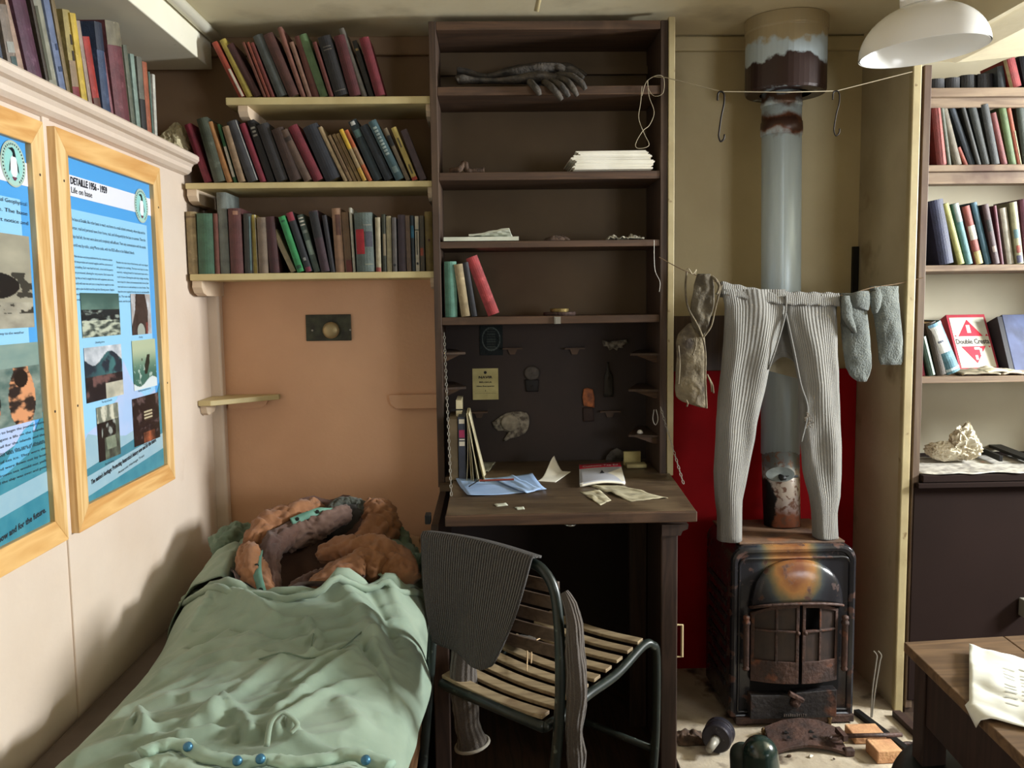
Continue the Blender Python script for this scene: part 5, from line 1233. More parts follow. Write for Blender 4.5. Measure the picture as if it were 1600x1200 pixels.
# doors: bowed frames with 2x2 lights
def bow(x): return SY-0.004-0.044*(1-((x-dc)/(dw*1.05))**2)
def door(px0, px1, side):
    x0, x1 = P(px0, 1000, Y=SY-0.03).x, P(px1, 1000, Y=SY-0.03).x
    zt_, zm0, zm1, zb = P(1245,943,Y=SY-0.03).z, P(1245,985,Y=SY-0.03).z, P(1245,1032,Y=SY-0.03).z, P(1245,1066,Y=SY-0.03).z
    def topz(x): return zt_-0.040*abs((x-dc)/dw)**2.6
    def cell(b, xa, xb, za, zb_, d0, d1, n=5, clip=True):
        vs = []
        for d in (d0, d1):
            for k in range(n+1):
                x = xa+(xb-xa)*k/n
                zt2 = min(zb_, topz(x)) if clip else zb_
                vs += [V((x, bow(x)+d, za)), V((x, bow(x)+d, zt2))]
        m = 2*(n+1); fs = []
        for k in range(n):
            a = 2*k; fs += [(a,a+2,a+3,a+1),(m+a+1,m+a+3,m+a+2,m+a),(a+1,a+3,m+a+3,m+a+1),(a,m+a,m+a+2,a+2)]
        fs += [(0,1,m+1,m),(m-2,2*m-2,2*m-1,m-1)]
        b.add(vs, fs)
    b = MB(); w = 0.011; xm = (x0+x1)/2; xm = xm + (0.003 if side == 'l' else -0.002)
    cell(b, x0, x0+w, zb, zt_, 0, 0.012); cell(b, x1-w, x1, zb, zt_, 0, 0.012)
    cell(b, xm-w*0.35, xm+w*0.35, zm1, zt_, 0.001, 0.012)
    # top rail following the arch
    vs = []
    n = 8
    for d in (0, 0.012):
        for k in range(n+1):
            x = x0+(x1-x0)*k/n; vs += [V((x, bow(x)+d, topz(x)-w)), V((x, bow(x)+d, topz(x)+0.001))]
    m = 2*(n+1); fs = []
    for k in range(n):
        a = 2*k; fs += [(a,a+2,a+3,a+1),(m+a+1,m+a+3,m+a+2,m+a),(a+1,a+3,m+a+3,m+a+1),(a,m+a,m+a+2,a+2)]
    b.add(vs, fs)
    cell(b, x0, x1, zm0-w*0.35, zm0+w*0.35, 0.0, 0.012, 6, False)
    cell(b, x0, x1, zb, zm1, 0.0, 0.014, 6, False)
    d = part(b, 'door', M_rust, t, bevel=0.0015)
    for (xa, xb) in ((x0+w, xm-w*0.35), (xm+w*0.35, x1-w)):
        for (za, zc) in ((zm0+w*0.35, zt_-w), (zm1, zm0-w*0.35)):
            if side == 'r' and xa == x0+w and za > zm0: continue
            g = MB(); cell(g, xa, xb, za, zc, 0.008, 0.010, 4, True); subpart(g, 'mica_pane', M_mica, d)
    kx = x1-0.006 if side == 'l' else x0+0.008
    g = MB().lathe([(0.001,0.012),(0.006,0.010),(0.008,0.005),(0.006,0.0)], Matrix.Translation(V((kx, bow(kx)-0.001, zm0-0.002))) @ Matrix.Rotation(PI/2, 4, 'X'), 12); subpart(g, 'door_knob', M_rust, d, smooth=True)
door(1176, 1246, 'l'); door(1251, 1311, 'r')
# hinge columns with finials
for px in (1164, 1317):
    p0 = P(px, 1044, Y=SY-0.012); p1 = P(px, 962, Y=SY-0.012)
    m = Matrix.Translation(V((p0.x, SY-0.022, p0.z))) @ Matrix.Diagonal((1.25,1.25,1,1)); h = p1.z-p0.z
    part(MB().lathe([(0.001,-0.006),(0.008,-0.003),(0.010,0.004),(0.007,0.010),(0.0085,0.014),(0.0085,h-0.03),(0.011,h-0.026),(0.011,h-0.018),(0.007,h-0.012),(0.010,h-0.006),(0.009,h+0.002),(0.001,h+0.006)], m, 14), 'hinge_column', M_rust, t, smooth=True)
# ash-pit front
a = P(1173, 1086, Y=SY-0.03); c = P(1307, 1121, Y=SY-0.03)
b = MB().prism([(a.x,c.z),(c.x,c.z),(c.x,a.z+0.012),((a.x+c.x)/2+0.012,a.z+0.004),((a.x+c.x)/2-0.01,a.z-0.004),(a.x,a.z-0.002)], lambda x, z, d: V((x, d, z)), SY-0.030, SY+0.012); part(b, 'ash_drawer', M_std, t, bevel=0.003)
k = P(1243, 1096, Y=SY-0.04)
b = MB().beam(k+V((-0.024,0,0.032)), k+V((0.026,-0.004,0.004)), 0.020, 0.014); b.lathe([(0.001,0.024),(0.015,0.020),(0.020,0.006),(0.015,0)], Matrix.Translation(k+V((0.002,0.012,-0.006))) @ Matrix.Rotation(PI/2, 4, 'X'), 12)
part(b, 'latch', M_rust, t, smooth=False, bevel=0.002)
b = MB()
for k_ in range(11):
    p = P(1226+k_*3.3, 1118, Y=SY-0.033); b.box(p.x-0.0026, p.x+0.0016, SY-0.0335, SY-0.030, p.z-0.004, p.z+0.003+0.002*(k_ % 3 == 0))
part(b, 'maker_plate_letters', mat('worn_cast_letters', lin((130,120,112)), lin((70,60,56)), 60, 0.5, 0.3), t)
# base plinth, feet, side ribs and top plate
part(MB().box(sx0+0.02, sx1, SY-0.004, SB-0.01, HZ+0.006, HZ+0.034), 'plinth', M_rust, t, bevel=0.003)
for fx in (sx0+0.03, sx1-0.06):
    for fy in (SY+0.0, SB-0.05): part(MB().box(fx, fx+0.03, fy, fy+0.03, HZ, HZ+0.02), 'foot', M_std, t)
for i in range(9):
    z = HZ+0.12+i*0.05
    part(MB().box(sx0-0.0035, sx0+0.001, SY+0.07, SB-0.05, z, z+0.018), 'side_rib', M_std, t) if i < 8 else None
b = MB().prism([(sx0+0.035,SY+0.03),(sx1-0.035,SY+0.03),(sx1-0.045,SB-0.01),(sx0+0.02,SB-0.01)], lambda x, y, d: V((x, y, d)), sz1-0.001, sz1+0.007); part(b, 'top_plate', mat('rusty_top_plate', lin((124,94,70)), lin((76,60,52)), 10, 0.6, bump=0.3, c3=lin((150,92,56)), thr3=(0.55,0.7), scale3=8), t, bevel=0.002)
# ------------------------------------------------------------------ flue pipe
def pipe_mat(name):
    m, N, L, B = _new(name); tc = N.new('ShaderNodeTexCoord'); sp = N.new('ShaderNodeSeparateXYZ'); L.new(tc.outputs['Object'], sp.inputs[0])
    n = N.new('ShaderNodeTexNoise'); n.inputs['Scale'].default_value = 16; n.inputs['Detail'].default_value = 8; L.new(tc.outputs['Object'], n.inputs['Vector'])
    mp = N.new('ShaderNodeMapping'); mp.inputs['Scale'].default_value = (1,1,0.08); L.new(tc.outputs['Object'], mp.inputs[0])
    st = N.new('ShaderNodeTexNoise'); st.inputs['Scale'].default_value = 60; st.inputs['Detail'].default_value = 5; L.new(mp.outputs[0], st.inputs['Vector'])
    base = N.new('ShaderNodeMix'); base.data_type = 'RGBA'; L.new(st.outputs['Fac'], base.inputs[0]); base.inputs[6].default_value = lin((198,212,218)); base.inputs[7].default_value = lin((170,186,194))
    ad = N.new('ShaderNodeMath'); ad.operation = 'MULTIPLY_ADD'; L.new(n.outputs['Fac'], ad.inputs[0]); ad.inputs[1].default_value = 0.12; L.new(sp.outputs['Z'], ad.inputs[2])
    def band(z0, z1, soft):
        a = N.new('ShaderNodeMapRange'); a.inputs[1].default_value = z0-soft; a.inputs[2].default_value = z0+soft; L.new(ad.outputs[0], a.inputs[0])
        b_ = N.new('ShaderNodeMapRange'); b_.inputs[1].default_value = z1-soft; b_.inputs[2].default_value = z1+soft; b_.inputs[3].default_value = 1; b_.inputs[4].default_value = 0; L.new(ad.outputs[0], b_.inputs[0])
        m_ = N.new('ShaderNodeMath'); m_.operation = 'MULTIPLY'; L.new(a.outputs[0], m_.inputs[0]); L.new(b_.outputs[0], m_.inputs[1]); return m_.outputs[0]
    cur = base.outputs[2]
    for (z0, z1, soft, c) in BANDS[name]:
        x = N.new('ShaderNodeMix'); x.data_type = 'RGBA'; L.new(band(z0+0.06, z1+0.06, soft), x.inputs[0]); L.new(cur, x.inputs[6]); x.inputs[7].default_value = lin(c); cur = x.outputs[2]
    if name == 'lower_pipe_metal':      # burnt black on its left flank, below the damper
        s1 = N.new('ShaderNodeMath'); s1.operation = 'MULTIPLY_ADD'; L.new(n.outputs['Fac'], s1.inputs[0]); s1.inputs[1].default_value = 0.07; L.new(sp.outputs['X'], s1.inputs[2])
        k1 = N.new('ShaderNodeMapRange'); x_ = P(1207, 800, Y=PY-0.07).x; k1.inputs[1].default_value = x_+0.035-0.003; k1.inputs[2].default_value = x_+0.035+0.003; k1.inputs[3].default_value = 1; k1.inputs[4].default_value = 0; L.new(s1.outputs[0], k1.inputs[0])
        k2 = N.new('ShaderNodeMapRange'); z_ = zz(745); k2.inputs[1].default_value = z_+0.06-0.01; k2.inputs[2].default_value = z_+0.06+0.01; k2.inputs[3].default_value = 1; k2.inputs[4].default_value = 0; L.new(ad.outputs[0], k2.inputs[0])
        k3 = N.new('ShaderNodeMath'); k3.operation = 'MULTIPLY'; L.new(k1.outputs[0], k3.inputs[0]); L.new(k2.outputs[0], k3.inputs[1])
        n3 = N.new('ShaderNodeTexNoise'); n3.inputs['Scale'].default_value = 55; n3.inputs['Detail'].default_value = 6; L.new(tc.outputs['Object'], n3.inputs['Vector'])
        k4 = N.new('ShaderNodeMapRange'); k4.inputs[1].default_value = 0.52; k4.inputs[2].default_value = 0.60; L.new(n3.outputs['Fac'], k4.inputs[0])
        x = N.new('ShaderNodeMix'); x.data_type = 'RGBA'; L.new(k4.outputs[0], x.inputs[0]); L.new(cur, x.inputs[6]); x.inputs[7].default_value = lin((120,86,70)); cur = x.outputs[2]
        x = N.new('ShaderNodeMix'); x.data_type = 'RGBA'; L.new(k3.outputs[0], x.inputs[0]); L.new(cur, x.inputs[6]); x.inputs[7].default_value = lin((22,20,20)); cur = x.outputs[2]
    L.new(cur, B.inputs['Base Color']); B.inputs['Roughness'].default_value = 0.38; B.inputs['Metallic'].default_value = 0.15
    bp = N.new('ShaderNodeBump'); bp.inputs['Strength'].default_value = 0.25; bp.inputs['Distance'].default_value = 0.004; L.new(n.outputs['Fac'], bp.inputs['Height']); L.new(bp.outputs[0], B.inputs['Normal'])
    return m
PY = 3.29
zz = lambda py, y=PY-0.07: P(1225, py, Y=y).z
BANDS = {'galvanised_pipe': [(zz(206), zz(172), 0.012, (110,66,44)), (zz(200), zz(180), 0.006, (66,42,34)), (zz(156), zz(140), 0.012, (96,70,54))],
         'collar_metal': [(zz(132,3.1), zz(76,3.1), 0.006, (54,36,32)), (zz(46,3.1), zz(-30,3.1), 0.008, (168,152,118))],
         'lower_pipe_metal': [(zz(790), zz(735), 0.03, (196,182,168)), (zz(850), zz(790), 0.03, (140,84,60)), (zz(735), zz(500), 0.02, (108,112,114))]}
M_pipe = pipe_mat('galvanised_pipe'); M_collar = pipe_mat('collar_metal'); M_lpipe = pipe_mat('lower_pipe_metal')
t = thing('flue_pipe', 'tall grey galvanised flue pipe with rusty joints rising from the stove to the ceiling', 'pipe', (P(1220,840,Y=PY).x, PY, sz1))
xt = P(1224, 140, Y=PY).x; xm_ = P(1221, 600, Y=PY).x; xb_ = P(1218, 820, Y=PY-0.02).x; R = 0.0725
zj = P(1220, 705, Y=PY-0.07).z; zcol = P(1228, 134, Y=PY-0.1).z
b = MB().tube([(xm_, PY, zj-0.02), (xt, PY+0.02, zcol+0.03)], R, 32); part(b, 'upper_pipe', M_pipe, t, smooth=True)
b = MB().tube([(xb_, PY-0.05, sz1+0.004), (xb_, PY-0.03, (zj+sz1)/2), (xm_, PY, zj)], [R*0.93, R*0.96, R*0.97], 32, rf=lambda s, a: 1+0.02*noise.noise(V((s*12, math.cos(a)*3, math.sin(a)*3)))); part(b, 'lower_pipe', M_lpipe, t, smooth=True)
for zz_, rr, hh_ in ((zz(206), R+0.003, 0.05), (zz(160), R+0.002, 0.02)):
    f = (zz_-zj)/(zcol-zj); cx = xm_+(xt-xm_)*f; cy = PY+0.02*f
    part(MB().lathe([(rr-0.006,0),(rr,0.002),(rr+0.0015,hh_*0.5),(rr,hh_),(rr-0.006,hh_+0.002)], Matrix.Translation(V((cx, cy, zz_))), 36), 'joint_band', M_pipe, t, smooth=True)
cx = P(1228, 75, Y=PY+0.02).x; RC = 0.146
b = MB().loft([[V((cx+r*math.cos(2*PI*k/48), PY+0.02+r*math.sin(2*PI*k/48), z)) for k in range(48)] for r, z in ((R+0.02, zcol-0.004),(RC-0.004, zcol-0.004),(RC, zcol+0.006),(RC, ZC-0.05),(RC+0.004, ZC-0.046),(RC+0.004, ZC-0.001),(R+0.02, ZC-0.001))], cap=False)
part(b, 'ceiling_collar', M_collar, t, smooth=False, bevel=0.002)
# damper plate half turned out of the lower pipe
k = P(1219, 742, Y=PY-0.12)
n = 24
m = Matrix.Translation(k) @ Matrix.Rotation(0.5, 4, 'X') @ Matrix.Rotation(-0.12, 4, 'Y')
b = MB(); prof_ = []
b.add([m @ V((0.052*math.cos(2*PI*i/n), 0.040*math.sin(2*PI*i/n)-0.0, 0.0)) for i in range(n)]+[m @ V((0.052*math.cos(2*PI*i/n), 0.040*math.sin(2*PI*i/n), 0.004)) for i in range(n)], [tuple(range(n)), tuple(range(n,2*n))]+[(i,(i+1)%n,n+(i+1)%n,n+i) for i in range(n)])
part(b, 'damper_plate', mat('grey_damper', lin((150,156,152)), lin((110,116,114)), 20, 0.4, 0.3), t)
part(MB().tube([k+V((-0.01,-0.02,-0.006)), k+V((0.062,-0.01,-0.004))], 0.005, 8).tube([k+V((0.0,-0.035,-0.008)), k+V((0.0,0.06,-0.008))], 0.012, 12), 'damper_spindle', M_black, t, smooth=True)
p0 = P(1205, 560, Y=PY-0.09)
# cream drip plate around the pipe behind the long johns
a = P(1196, 548, Y=PY-0.085); c = P(1248, 592, Y=PY-0.085)
part(MB().prism([(a.x,a.z),(c.x,a.z),(c.x,c.z),(a.x+0.02,c.z+0.03),(a.x,c.z+0.035)], lambda x, z, d: V((x, d, z)), PY-0.088, PY-0.082), 'pipe_tag', mat('cream_tag', lin((188,180,156)), lin((150,140,116)), 12, 0.7), t)
# ------------------------------------------------------------------ washing lines, hooks
LY = 3.05
up = [P(1022,120,Y=CY-0.02), P(1040,121,Y=3.12), P(1127,143,Y=LY+0.02), P(1230,144,Y=LY), P(1307,142,Y=LY+0.02), P(1425,112,Y=3.06)]
pts = []
for a_, c_ in zip(up, up[1:]):
    for k in range(4): pts.append(a_.lerp(c_, k/4))
pts.append(up[-1])
tag(MB().tube(pts, 0.0016, 6).build('upper_washing_line', M_cord), 'thin pale cord strung below the ceiling from the desk cupboard to the right post', 'washing line')
lo = [P(1030,402,Y=3.12), P(1072,424,Y=3.08), P(1128,443,Y=LY), P(1180,455,Y=LY), P(1225,460,Y=LY), P(1312,462,Y=LY), P(1360,450,Y=LY+0.01), P(1404,443,Y=LY+0.02), P(1442,434,Y=3.06)]
tag(MB().tube(spline(lo,4), 0.0018, 6).build('lower_washing_line', flat('brown_cord', lin((120,100,78)), 0.9)), 'brown cord carrying the long johns and socks over the stove', 'washing line')
M_hook = flat('dark_hook_iron', lin((40,36,34)), 0.45, 0.6)
def hook(px, y0, y1, lab, s=1.0):
    Y = LY+0.018
    f = lambda dx, py: P(px+dx, py, Y=Y)
    pts = spline([f(-6,y0+14), f(-5,y0+3), f(0,y0), f(4.5,y0+5), f(4,y0+20), f(0,(y0+y1)/2), f(-3,y1-18), f(-4,y1-8), f(-1,y1), f(4,y1-4), f(5,y1-11)], 5)
    tag(MB().tube(pts, 0.0032*s, 8).build('iron_hook', M_hook, smooth=True), lab, 'hook', 'hooks on the upper line')
hook(1127, 143, 221, 'dark iron S-hook hanging left of the flue pipe on the upper line')
hook(1307, 142, 212, 'thinner rusty S-hook hanging right of the flue pipe on the upper line', 0.75)

# ------------------------------------------------------------------ long johns on the lower line
M_lj = ribbed('cream_ribbed_wool', lin((136,134,128)), lin((112,110,105)), 62, strength=0.55, dist=0.004)
def leg_loops(rows, yc, dpt, n=40, seed=0):
    loops = []
    for (py, xl, xr) in rows:
        a = P(xl, py, Y=LY); c = P(xr, py, Y=LY); cx, hw = (a.x+c.x)/2, (c.x-a.x)/2; z = (a.z+c.z)/2; L = []
        d = dpt(py)
        for k in range(n):
            an = 2*PI*k/n; ca, sa = math.cos(an), math.sin(an)
            ex = hw*(abs(ca)**0.8)*(1 if ca >= 0 else -1); zz = a.z+(c.z-a.z)*(0.5+0.5*ca)
            yy = yc+d*(abs(sa)**0.85)*(1 if sa >= 0 else -1)
            w = 0.008*fbm(ex*14+seed, zz*5)+0.005*math.sin(ex*60+zz*8+seed)*smooth(0.1,0.6,1-abs(ca))
            L.append(V((cx+ex, yy-w, max(zz, sz1+0.010))))
        loops.append(L)
    return loops
def table(rows, n=44):
    out = []
    ys = [rows[0][0]+(rows[-1][0]-rows[0][0])*i/n for i in range(n+1)]
    for y in ys:
        out.append((y, interp([(r[0], r[1]) for r in rows], y), interp([(r[0], r[2]) for r in rows], y)))
    return out
left = [(452,1126,1226),(477,1131,1226),(500,1131,1222),(534,1130,1213),(576,1127,1201),(622,1121,1191),(660,1118,1181),(684,1117.5,1178),(737,1115,1168),(779,1117,1159),(802,1120,1158),(843,1120,1158)]
right = [(460,1227,1310),(496,1229,1309),(520,1233,1309),(553,1241,1309),(599,1249,1311),(645,1250,1313),(691,1252,1315),(737,1256,1315),(776,1266,1313),(799,1270,1308),(820,1271,1308),(845,1271,1309)]
t = thing('long_johns', 'cream ribbed wool long johns hanging from the line over the stove', 'long johns', P(1220,455,Y=LY))
dp = lambda py: 0.010+0.028*smooth(450,560,py)+0.006*smooth(760,800,py)
o = part(MB().loft(leg_loops(table(left), LY-0.006, dp, seed=1)), 'trouser_leg', M_lj, t, smooth=True)
o = part(MB().loft(leg_loops(table(right), LY+0.006, dp, seed=4)), 'trouser_leg', M_lj, t, smooth=True)
# waist folded over the line and seat between the legs
def waist(u, v):
    px = 1126+185*u; a = P(px, interp([(1126,443),(1180,454),(1228,459),(1311,461)], px)-2, Y=LY)
    ang = PI*v; zz = a.z-0.012+0.014*math.sin(ang)-0.05*max(0,(v-0.5))*2*0.8-0.03*max(0,0.5-v)*2
    return V((a.x, LY-0.014*math.cos(ang)*1.2, zz+0.002*math.sin(u*50)))
part(MB().grid(waist, 60, 12), 'waistband', M_lj, t, smooth=True, solid=0.003)
def seat(u, v):
    py = 490+88*v; xl = interp([(490,1219),(534,1210),(578,1200)], py); xr = interp([(490,1236),(553,1245),(578,1252)], py)
    p = P(xl+(xr-xl)*u, py+(6*math.sin(PI*u)*-1 if v > 0.8 else 0)-14*math.sin(PI*u)*smooth(0.5,1,v), Y=LY+0.03); return V((p.x, p.y+0.01*math.sin(PI*u), p.z))
part(MB().grid(seat, 16, 20), 'seat_panel', M_lj, t, smooth=True, solid=0.003)
# darned hole with loose threads on the inner right leg
k = P(1265, 650, Y=LY-0.035)
b = MB()
for i in range(9):
    a = k+V((random.uniform(-0.012,0.006), random.uniform(-0.004,0.004), random.uniform(-0.02,0.02)))
    b.tube([a, a+V((random.uniform(-0.01,0.012),-0.006,-0.008)), a+V((random.uniform(-0.014,0.014),-0.008,random.uniform(-0.03,-0.012)))], 0.0016, 5)
part(b, 'frayed_threads', flat('frayed_wool', lin((110,100,88)), 0.9), t)
def seam(pts, nm='seam'):
    part(MB().tube(spline([P(x, y, Y=LY-d) for x, y, d in pts], 5), 0.0035, 6), nm, M_lj, t, smooth=True)
seam([(1228,462,0.018),(1227,490,0.022),(1215,535,0.040),(1201,577,0.030)])
seam([(1228,490,0.020),(1240,545,0.030),(1251,600,0.030),(1262,640,0.026),(1252,690,0.02)])
# ------------------------------------------------------------------ socks
M_sock = mat('grey_wool_sock', lin((112,117,112)), lin((86,91,88)), 14, 0.95, bump=0.7, bscale=160, c3=lin((66,70,68)), thr3=(0.6,0.75), scale3=9, spec=0.1, sheen=0.2)
def sock(name, rows, lab, Yc, cuff=None):
    t = thing(name, lab, 'sock', P(rows[0][1], rows[0][0], Y=Yc), 'socks on the line')
    loops = []
    R_ = table(rows, 26)
    for (py, xl, xr) in R_:
        a = P(xl, py, Y=Yc); c = P(xr, py, Y=Yc); cx, hw = (a.x+c.x)/2, (c.x-a.x)/2; L = []
        v = (py-rows[0][0])/(rows[-1][0]-rows[0][0]); d = (0.008+0.018*math.sin(PI*min(1,v*1.05)**0.8))
        for k in range(24):
            an = 2*PI*k/24; L.append(V((cx+hw*math.cos(an), Yc-d*math.sin(an)-0.006*fbm(math.cos(an)*3+py*0.02, py*0.05, 3), a.z+(c.z-a.z)*(0.5+0.5*math.cos(an)))))
        loops.append(L)
    part(MB().loft(loops), 'foot', M_sock, t, smooth=True)
    return t
ts = sock('wool_sock', [(458,1312,1356),(470,1312,1355),(485,1314,1354),(510,1314,1357),(535,1316,1360),(555,1318,1362),(575,1322,1361),(588,1328,1358),(596,1340,1354)], 'grey wool sock hanging just right of the long johns, cuff folded forward', LY+0.005)
part(MB().loft([[V((P(x,y,Y=LY-0.02).x+r*math.cos(2*PI*k/16), LY-0.024+0.010*math.sin(2*PI*k/16), P(x,y,Y=LY-0.02).z)) for k in range(16)] for x,y,r in ((1320,462,0.014),(1322,478,0.019),(1323,495,0.020),(1329,508,0.015),(1335,520,0.006))]), 'folded_heel', M_sock, ts, smooth=True)
part(MB().loft([[V((P(x,y,Y=LY-0.018).x, LY-0.016+0.014*math.sin(2*PI*k/16), P(x,y,Y=LY-0.018).z+r*math.cos(2*PI*k/16))) for k in range(16)] for x,y,r in ((1326,470,0.022),(1342,468,0.030),(1357,470,0.034))]), 'folded_cuff', M_sock, ts, smooth=True)
ts = sock('wool_sock', [(447,1358,1404),(465,1362,1404),(485,1364,1405),(510,1368,1408),(535,1371,1411),(552,1372,1413),(562,1373,1411),(570,1376,1407)], 'grey wool sock hanging rightmost on the line, worn through at the toe', LY+0.02)
part(MB().loft([[V((P(x,y,Y=LY-0.01).x+r*math.cos(2*PI*k/16), LY-0.012+0.012*math.sin(2*PI*k/16), P(x,y,Y=LY-0.01).z+0.35*r*math.cos(2*PI*k/16))) for k in range(16)] for x,y,r in ((1366,455,0.020),(1368,468,0.022),(1368,482,0.016),(1367,489,0.008))]), 'folded_cuff', M_sock, ts, smooth=True)
# ------------------------------------------------------------------ rag bag hanging at the left of the line
M_bag = mat('stained_canvas', lin((132,120,96)), lin((88,78,62)), 16, 0.9, bump=0.6, bscale=70, c3=lin((66,56,46)), thr3=(0.52,0.64), scale3=14)
M_bag2 = mat('dark_canvas', lin((96,88,72)), lin((70,62,50)), 16, 0.9, bump=0.6, bscale=70)
t = thing('canvas_bag', 'ragged stained canvas bag hanging by its straps at the left end of the line', 'bag', P(1095,430,Y=3.0))
def rag(rows, Yc, amp, sd, dth):
    loops = []
    for (py, xl, xr) in table(rows, 30):
        a = P(xl, py, Y=Yc); c = P(xr, py, Y=Yc); L = []
        for k in range(28):
            an = 2*PI*k/28; x = (a.x+c.x)/2+(c.x-a.x)/2*math.cos(an); L.append(V((x, Yc-dth*math.sin(an)-amp*fbm(x*28+sd, py*0.03, sd), a.z+(c.z-a.z)*(0.5+0.5*math.cos(an)))))
        loops.append(L)
    return MB().loft(loops)
part(rag([(505,1077,1096),(520,1060,1100),(535,1056,1102),(560,1057,1104),(600,1055,1104),(618,1055,1103),(626,1062,1104),(636,1092,1105)], 3.0, 0.016, 3, 0.018), 'bag_body', M_bag, t, smooth=True)
part(rag([(428,1089,1110),(445,1084,1116),(470,1080,1117),(490,1078,1112),(510,1082,1106),(526,1094,1099)], 2.985, 0.014, 8, 0.014), 'bag_flap', M_bag2, t, smooth=True)
part(MB().tube(spline([P(1073,425,Y=3.0),P(1071,450,Y=2.99),P(1075,480,Y=2.98),P(1088,505,Y=2.97),P(1097,525,Y=2.97),P(1102,550,Y=2.97),P(1102,590,Y=2.97),P(1104,638,Y=2.97)],6), 0.0035, 6), 'strap', M_bag, t, smooth=True)
part(MB().tube(spline([P(1128,445,Y=2.975),P(1122,465,Y=2.97),P(1117,485,Y=2.97),P(1111,510,Y=2.97),P(1099,527,Y=2.97)],6), 0.003, 6), 'strap', M_bag, t, smooth=True)
part(MB().tube(spline([P(1112,432,Y=2.98),P(1119,438,Y=2.97),P(1124,448,Y=2.97),P(1120,460,Y=2.97)],6), 0.005, 6), 'strap_end', M_bag, t, smooth=True)
for (x0, y0, x1, y1) in ((1088,527,1082,555),(1084,530,1086,548),(1105,585,1112,612),(1108,590,1115,614),(1072,625,1073,635),(1060,540,1060,600)):
    part(MB().tube(spline([P(x0,y0,Y=2.972),P((x0+x1)/2+2,(y0+y1)/2,Y=2.966),P(x1,y1,Y=2.972)],4), 0.0028, 5), 'loose_strip', M_bag, t, smooth=True)
# twist of cord on the line
tag(MB().tube(spline([P(1070,424,Y=3.02),P(1076,420,Y=3.01),P(1082,428,Y=3.01),P(1088,421,Y=3.01),P(1086,428,Y=3.02)],5), 0.002, 5).build('cord_knot', M_cord), 'small pale knot of cord on the line above the canvas bag', 'knot')

# ------------------------------------------------------------------ pendant lamp
LYp = 2.20
k = P(1443, 81, Y=LYp); RR = 0.150
m = Matrix.Translation(V((k.x, LYp, k.z))) @ Matrix.Rotation(math.radians(-4.0), 4, 'Y')
t = thing('pendant_lamp', 'white enamel domed ceiling lamp shade hanging tilted at the upper right', 'lamp', (k.x, LYp, k.z))
M_en = mat('white_enamel', lin((246,245,240)), lin((240,238,232)), 3, 0.22, spec=0.6)
prof = [(RR*math.cos(a), RR*0.76*math.sin(a)) for a in [PI/2*i/16 for i in range(16)]]
outer = [(RR,0.0)]+[(r, z) for r, z in prof[1:]]+[(0.045,0.112)]
inner = [(r-0.004, z-0.003) for r, z in reversed([(RR,0.003)]+prof[1:]+[(0.045,0.112)])]
b = MB(); loops = [[m @ V((r*math.cos(2*PI*q/64), r*math.sin(2*PI*q/64), z)) for q in range(64)] for r, z in outer+inner]
b.loft(loops, cap=False); part(b, 'shade', M_en, t, smooth=True)
part(MB().lathe([(0.044,0.107),(0.05,0.110),(0.05,0.144),(0.044,0.146),(0.030,0.146)], m, 36), 'gallery', M_en, t, smooth=False)
part(MB().lathe([(0.040,0.144),(0.040,0.24),(0.02,0.25)], m, 36), 'lamp_holder', M_wire, t, smooth=True)
for a in (0, PI):
    p = m @ V((0.048*math.cos(a), -0.01, 0.12)); part(MB().beam(p, p+V((0,0,0.19)), 0.022, 0.006, (0,1,0)), 'side_strap', M_en, t, bevel=0.002)
top = m @ V((0,0,0.25)); part(MB().tube([top, V((top.x, top.y, ZC-0.001))], 0.005, 8), 'lamp_cord', M_en, t)
part(MB().lathe([(0.05,0),(0.045,-0.02),(0.01,-0.03)], Matrix.Translation(V((top.x, top.y, ZC-0.001))), 24), 'ceiling_rose', M_en, t)
# peg on the ceiling
a = P(846, -8, Y=2.7); 
tag(MB().tube([V((a.x+0.02,2.74,ZC-0.001)), P(838,18,Y=2.78)], 0.008, 10).build('ceiling_peg', M_trim, smooth=True), 'short white peg sticking down from the ceiling above the desk cupboard', 'peg')
# ------------------------------------------------------------------ bunk, mattress, pillow
t = thing('bunk', 'low wooden bunk along the left wall, its light side board showing beside the dark desk', 'bed', (-0.64, 2.3, 0))
M_bunk = wood('bunk_board', lin((150,112,76)), lin((120,86,58)), 'y', 0.5)
BX = P(655,1045,Z=0.50).x
part(MB().box(BX-0.02, BX, 1.30, 3.18, 0.28, 0.495), 'side_board', M_bunk, t, bevel=0.003)
part(MB().box(-1.095, BX-0.02, 1.30, 3.49, 0.34, 0.365), 'bed_base', M_dark, t)
part(MB().box(-1.095, BX, 1.28, 1.30, 0.28, 0.495), 'end_board', M_bunk, t, bevel=0.003)
for (x, y) in ((-1.07,1.33),(BX-0.06,1.33),(-1.07,3.10),(BX-0.06,3.10)): part(MB().box(x, x+0.04, y, y+0.04, 0, 0.34), 'leg', M_dark, t)
mm = MB(); mm.box(-1.09, BX-0.025, 1.32, 3.48, 0.368, 0.485); tag(mm.build('mattress', mat('striped_ticking', lin((96,84,74)), lin((80,70,62)), 8, 0.9), bevel=0.03, segs=4), 'thin pale mattress under the green sleeping bag', 'mattress')
M_pill = mat('yellowed_pillow', lin((206,180,150)), lin((180,150,122)), 5, 0.9, bump=0.3, bscale=20)
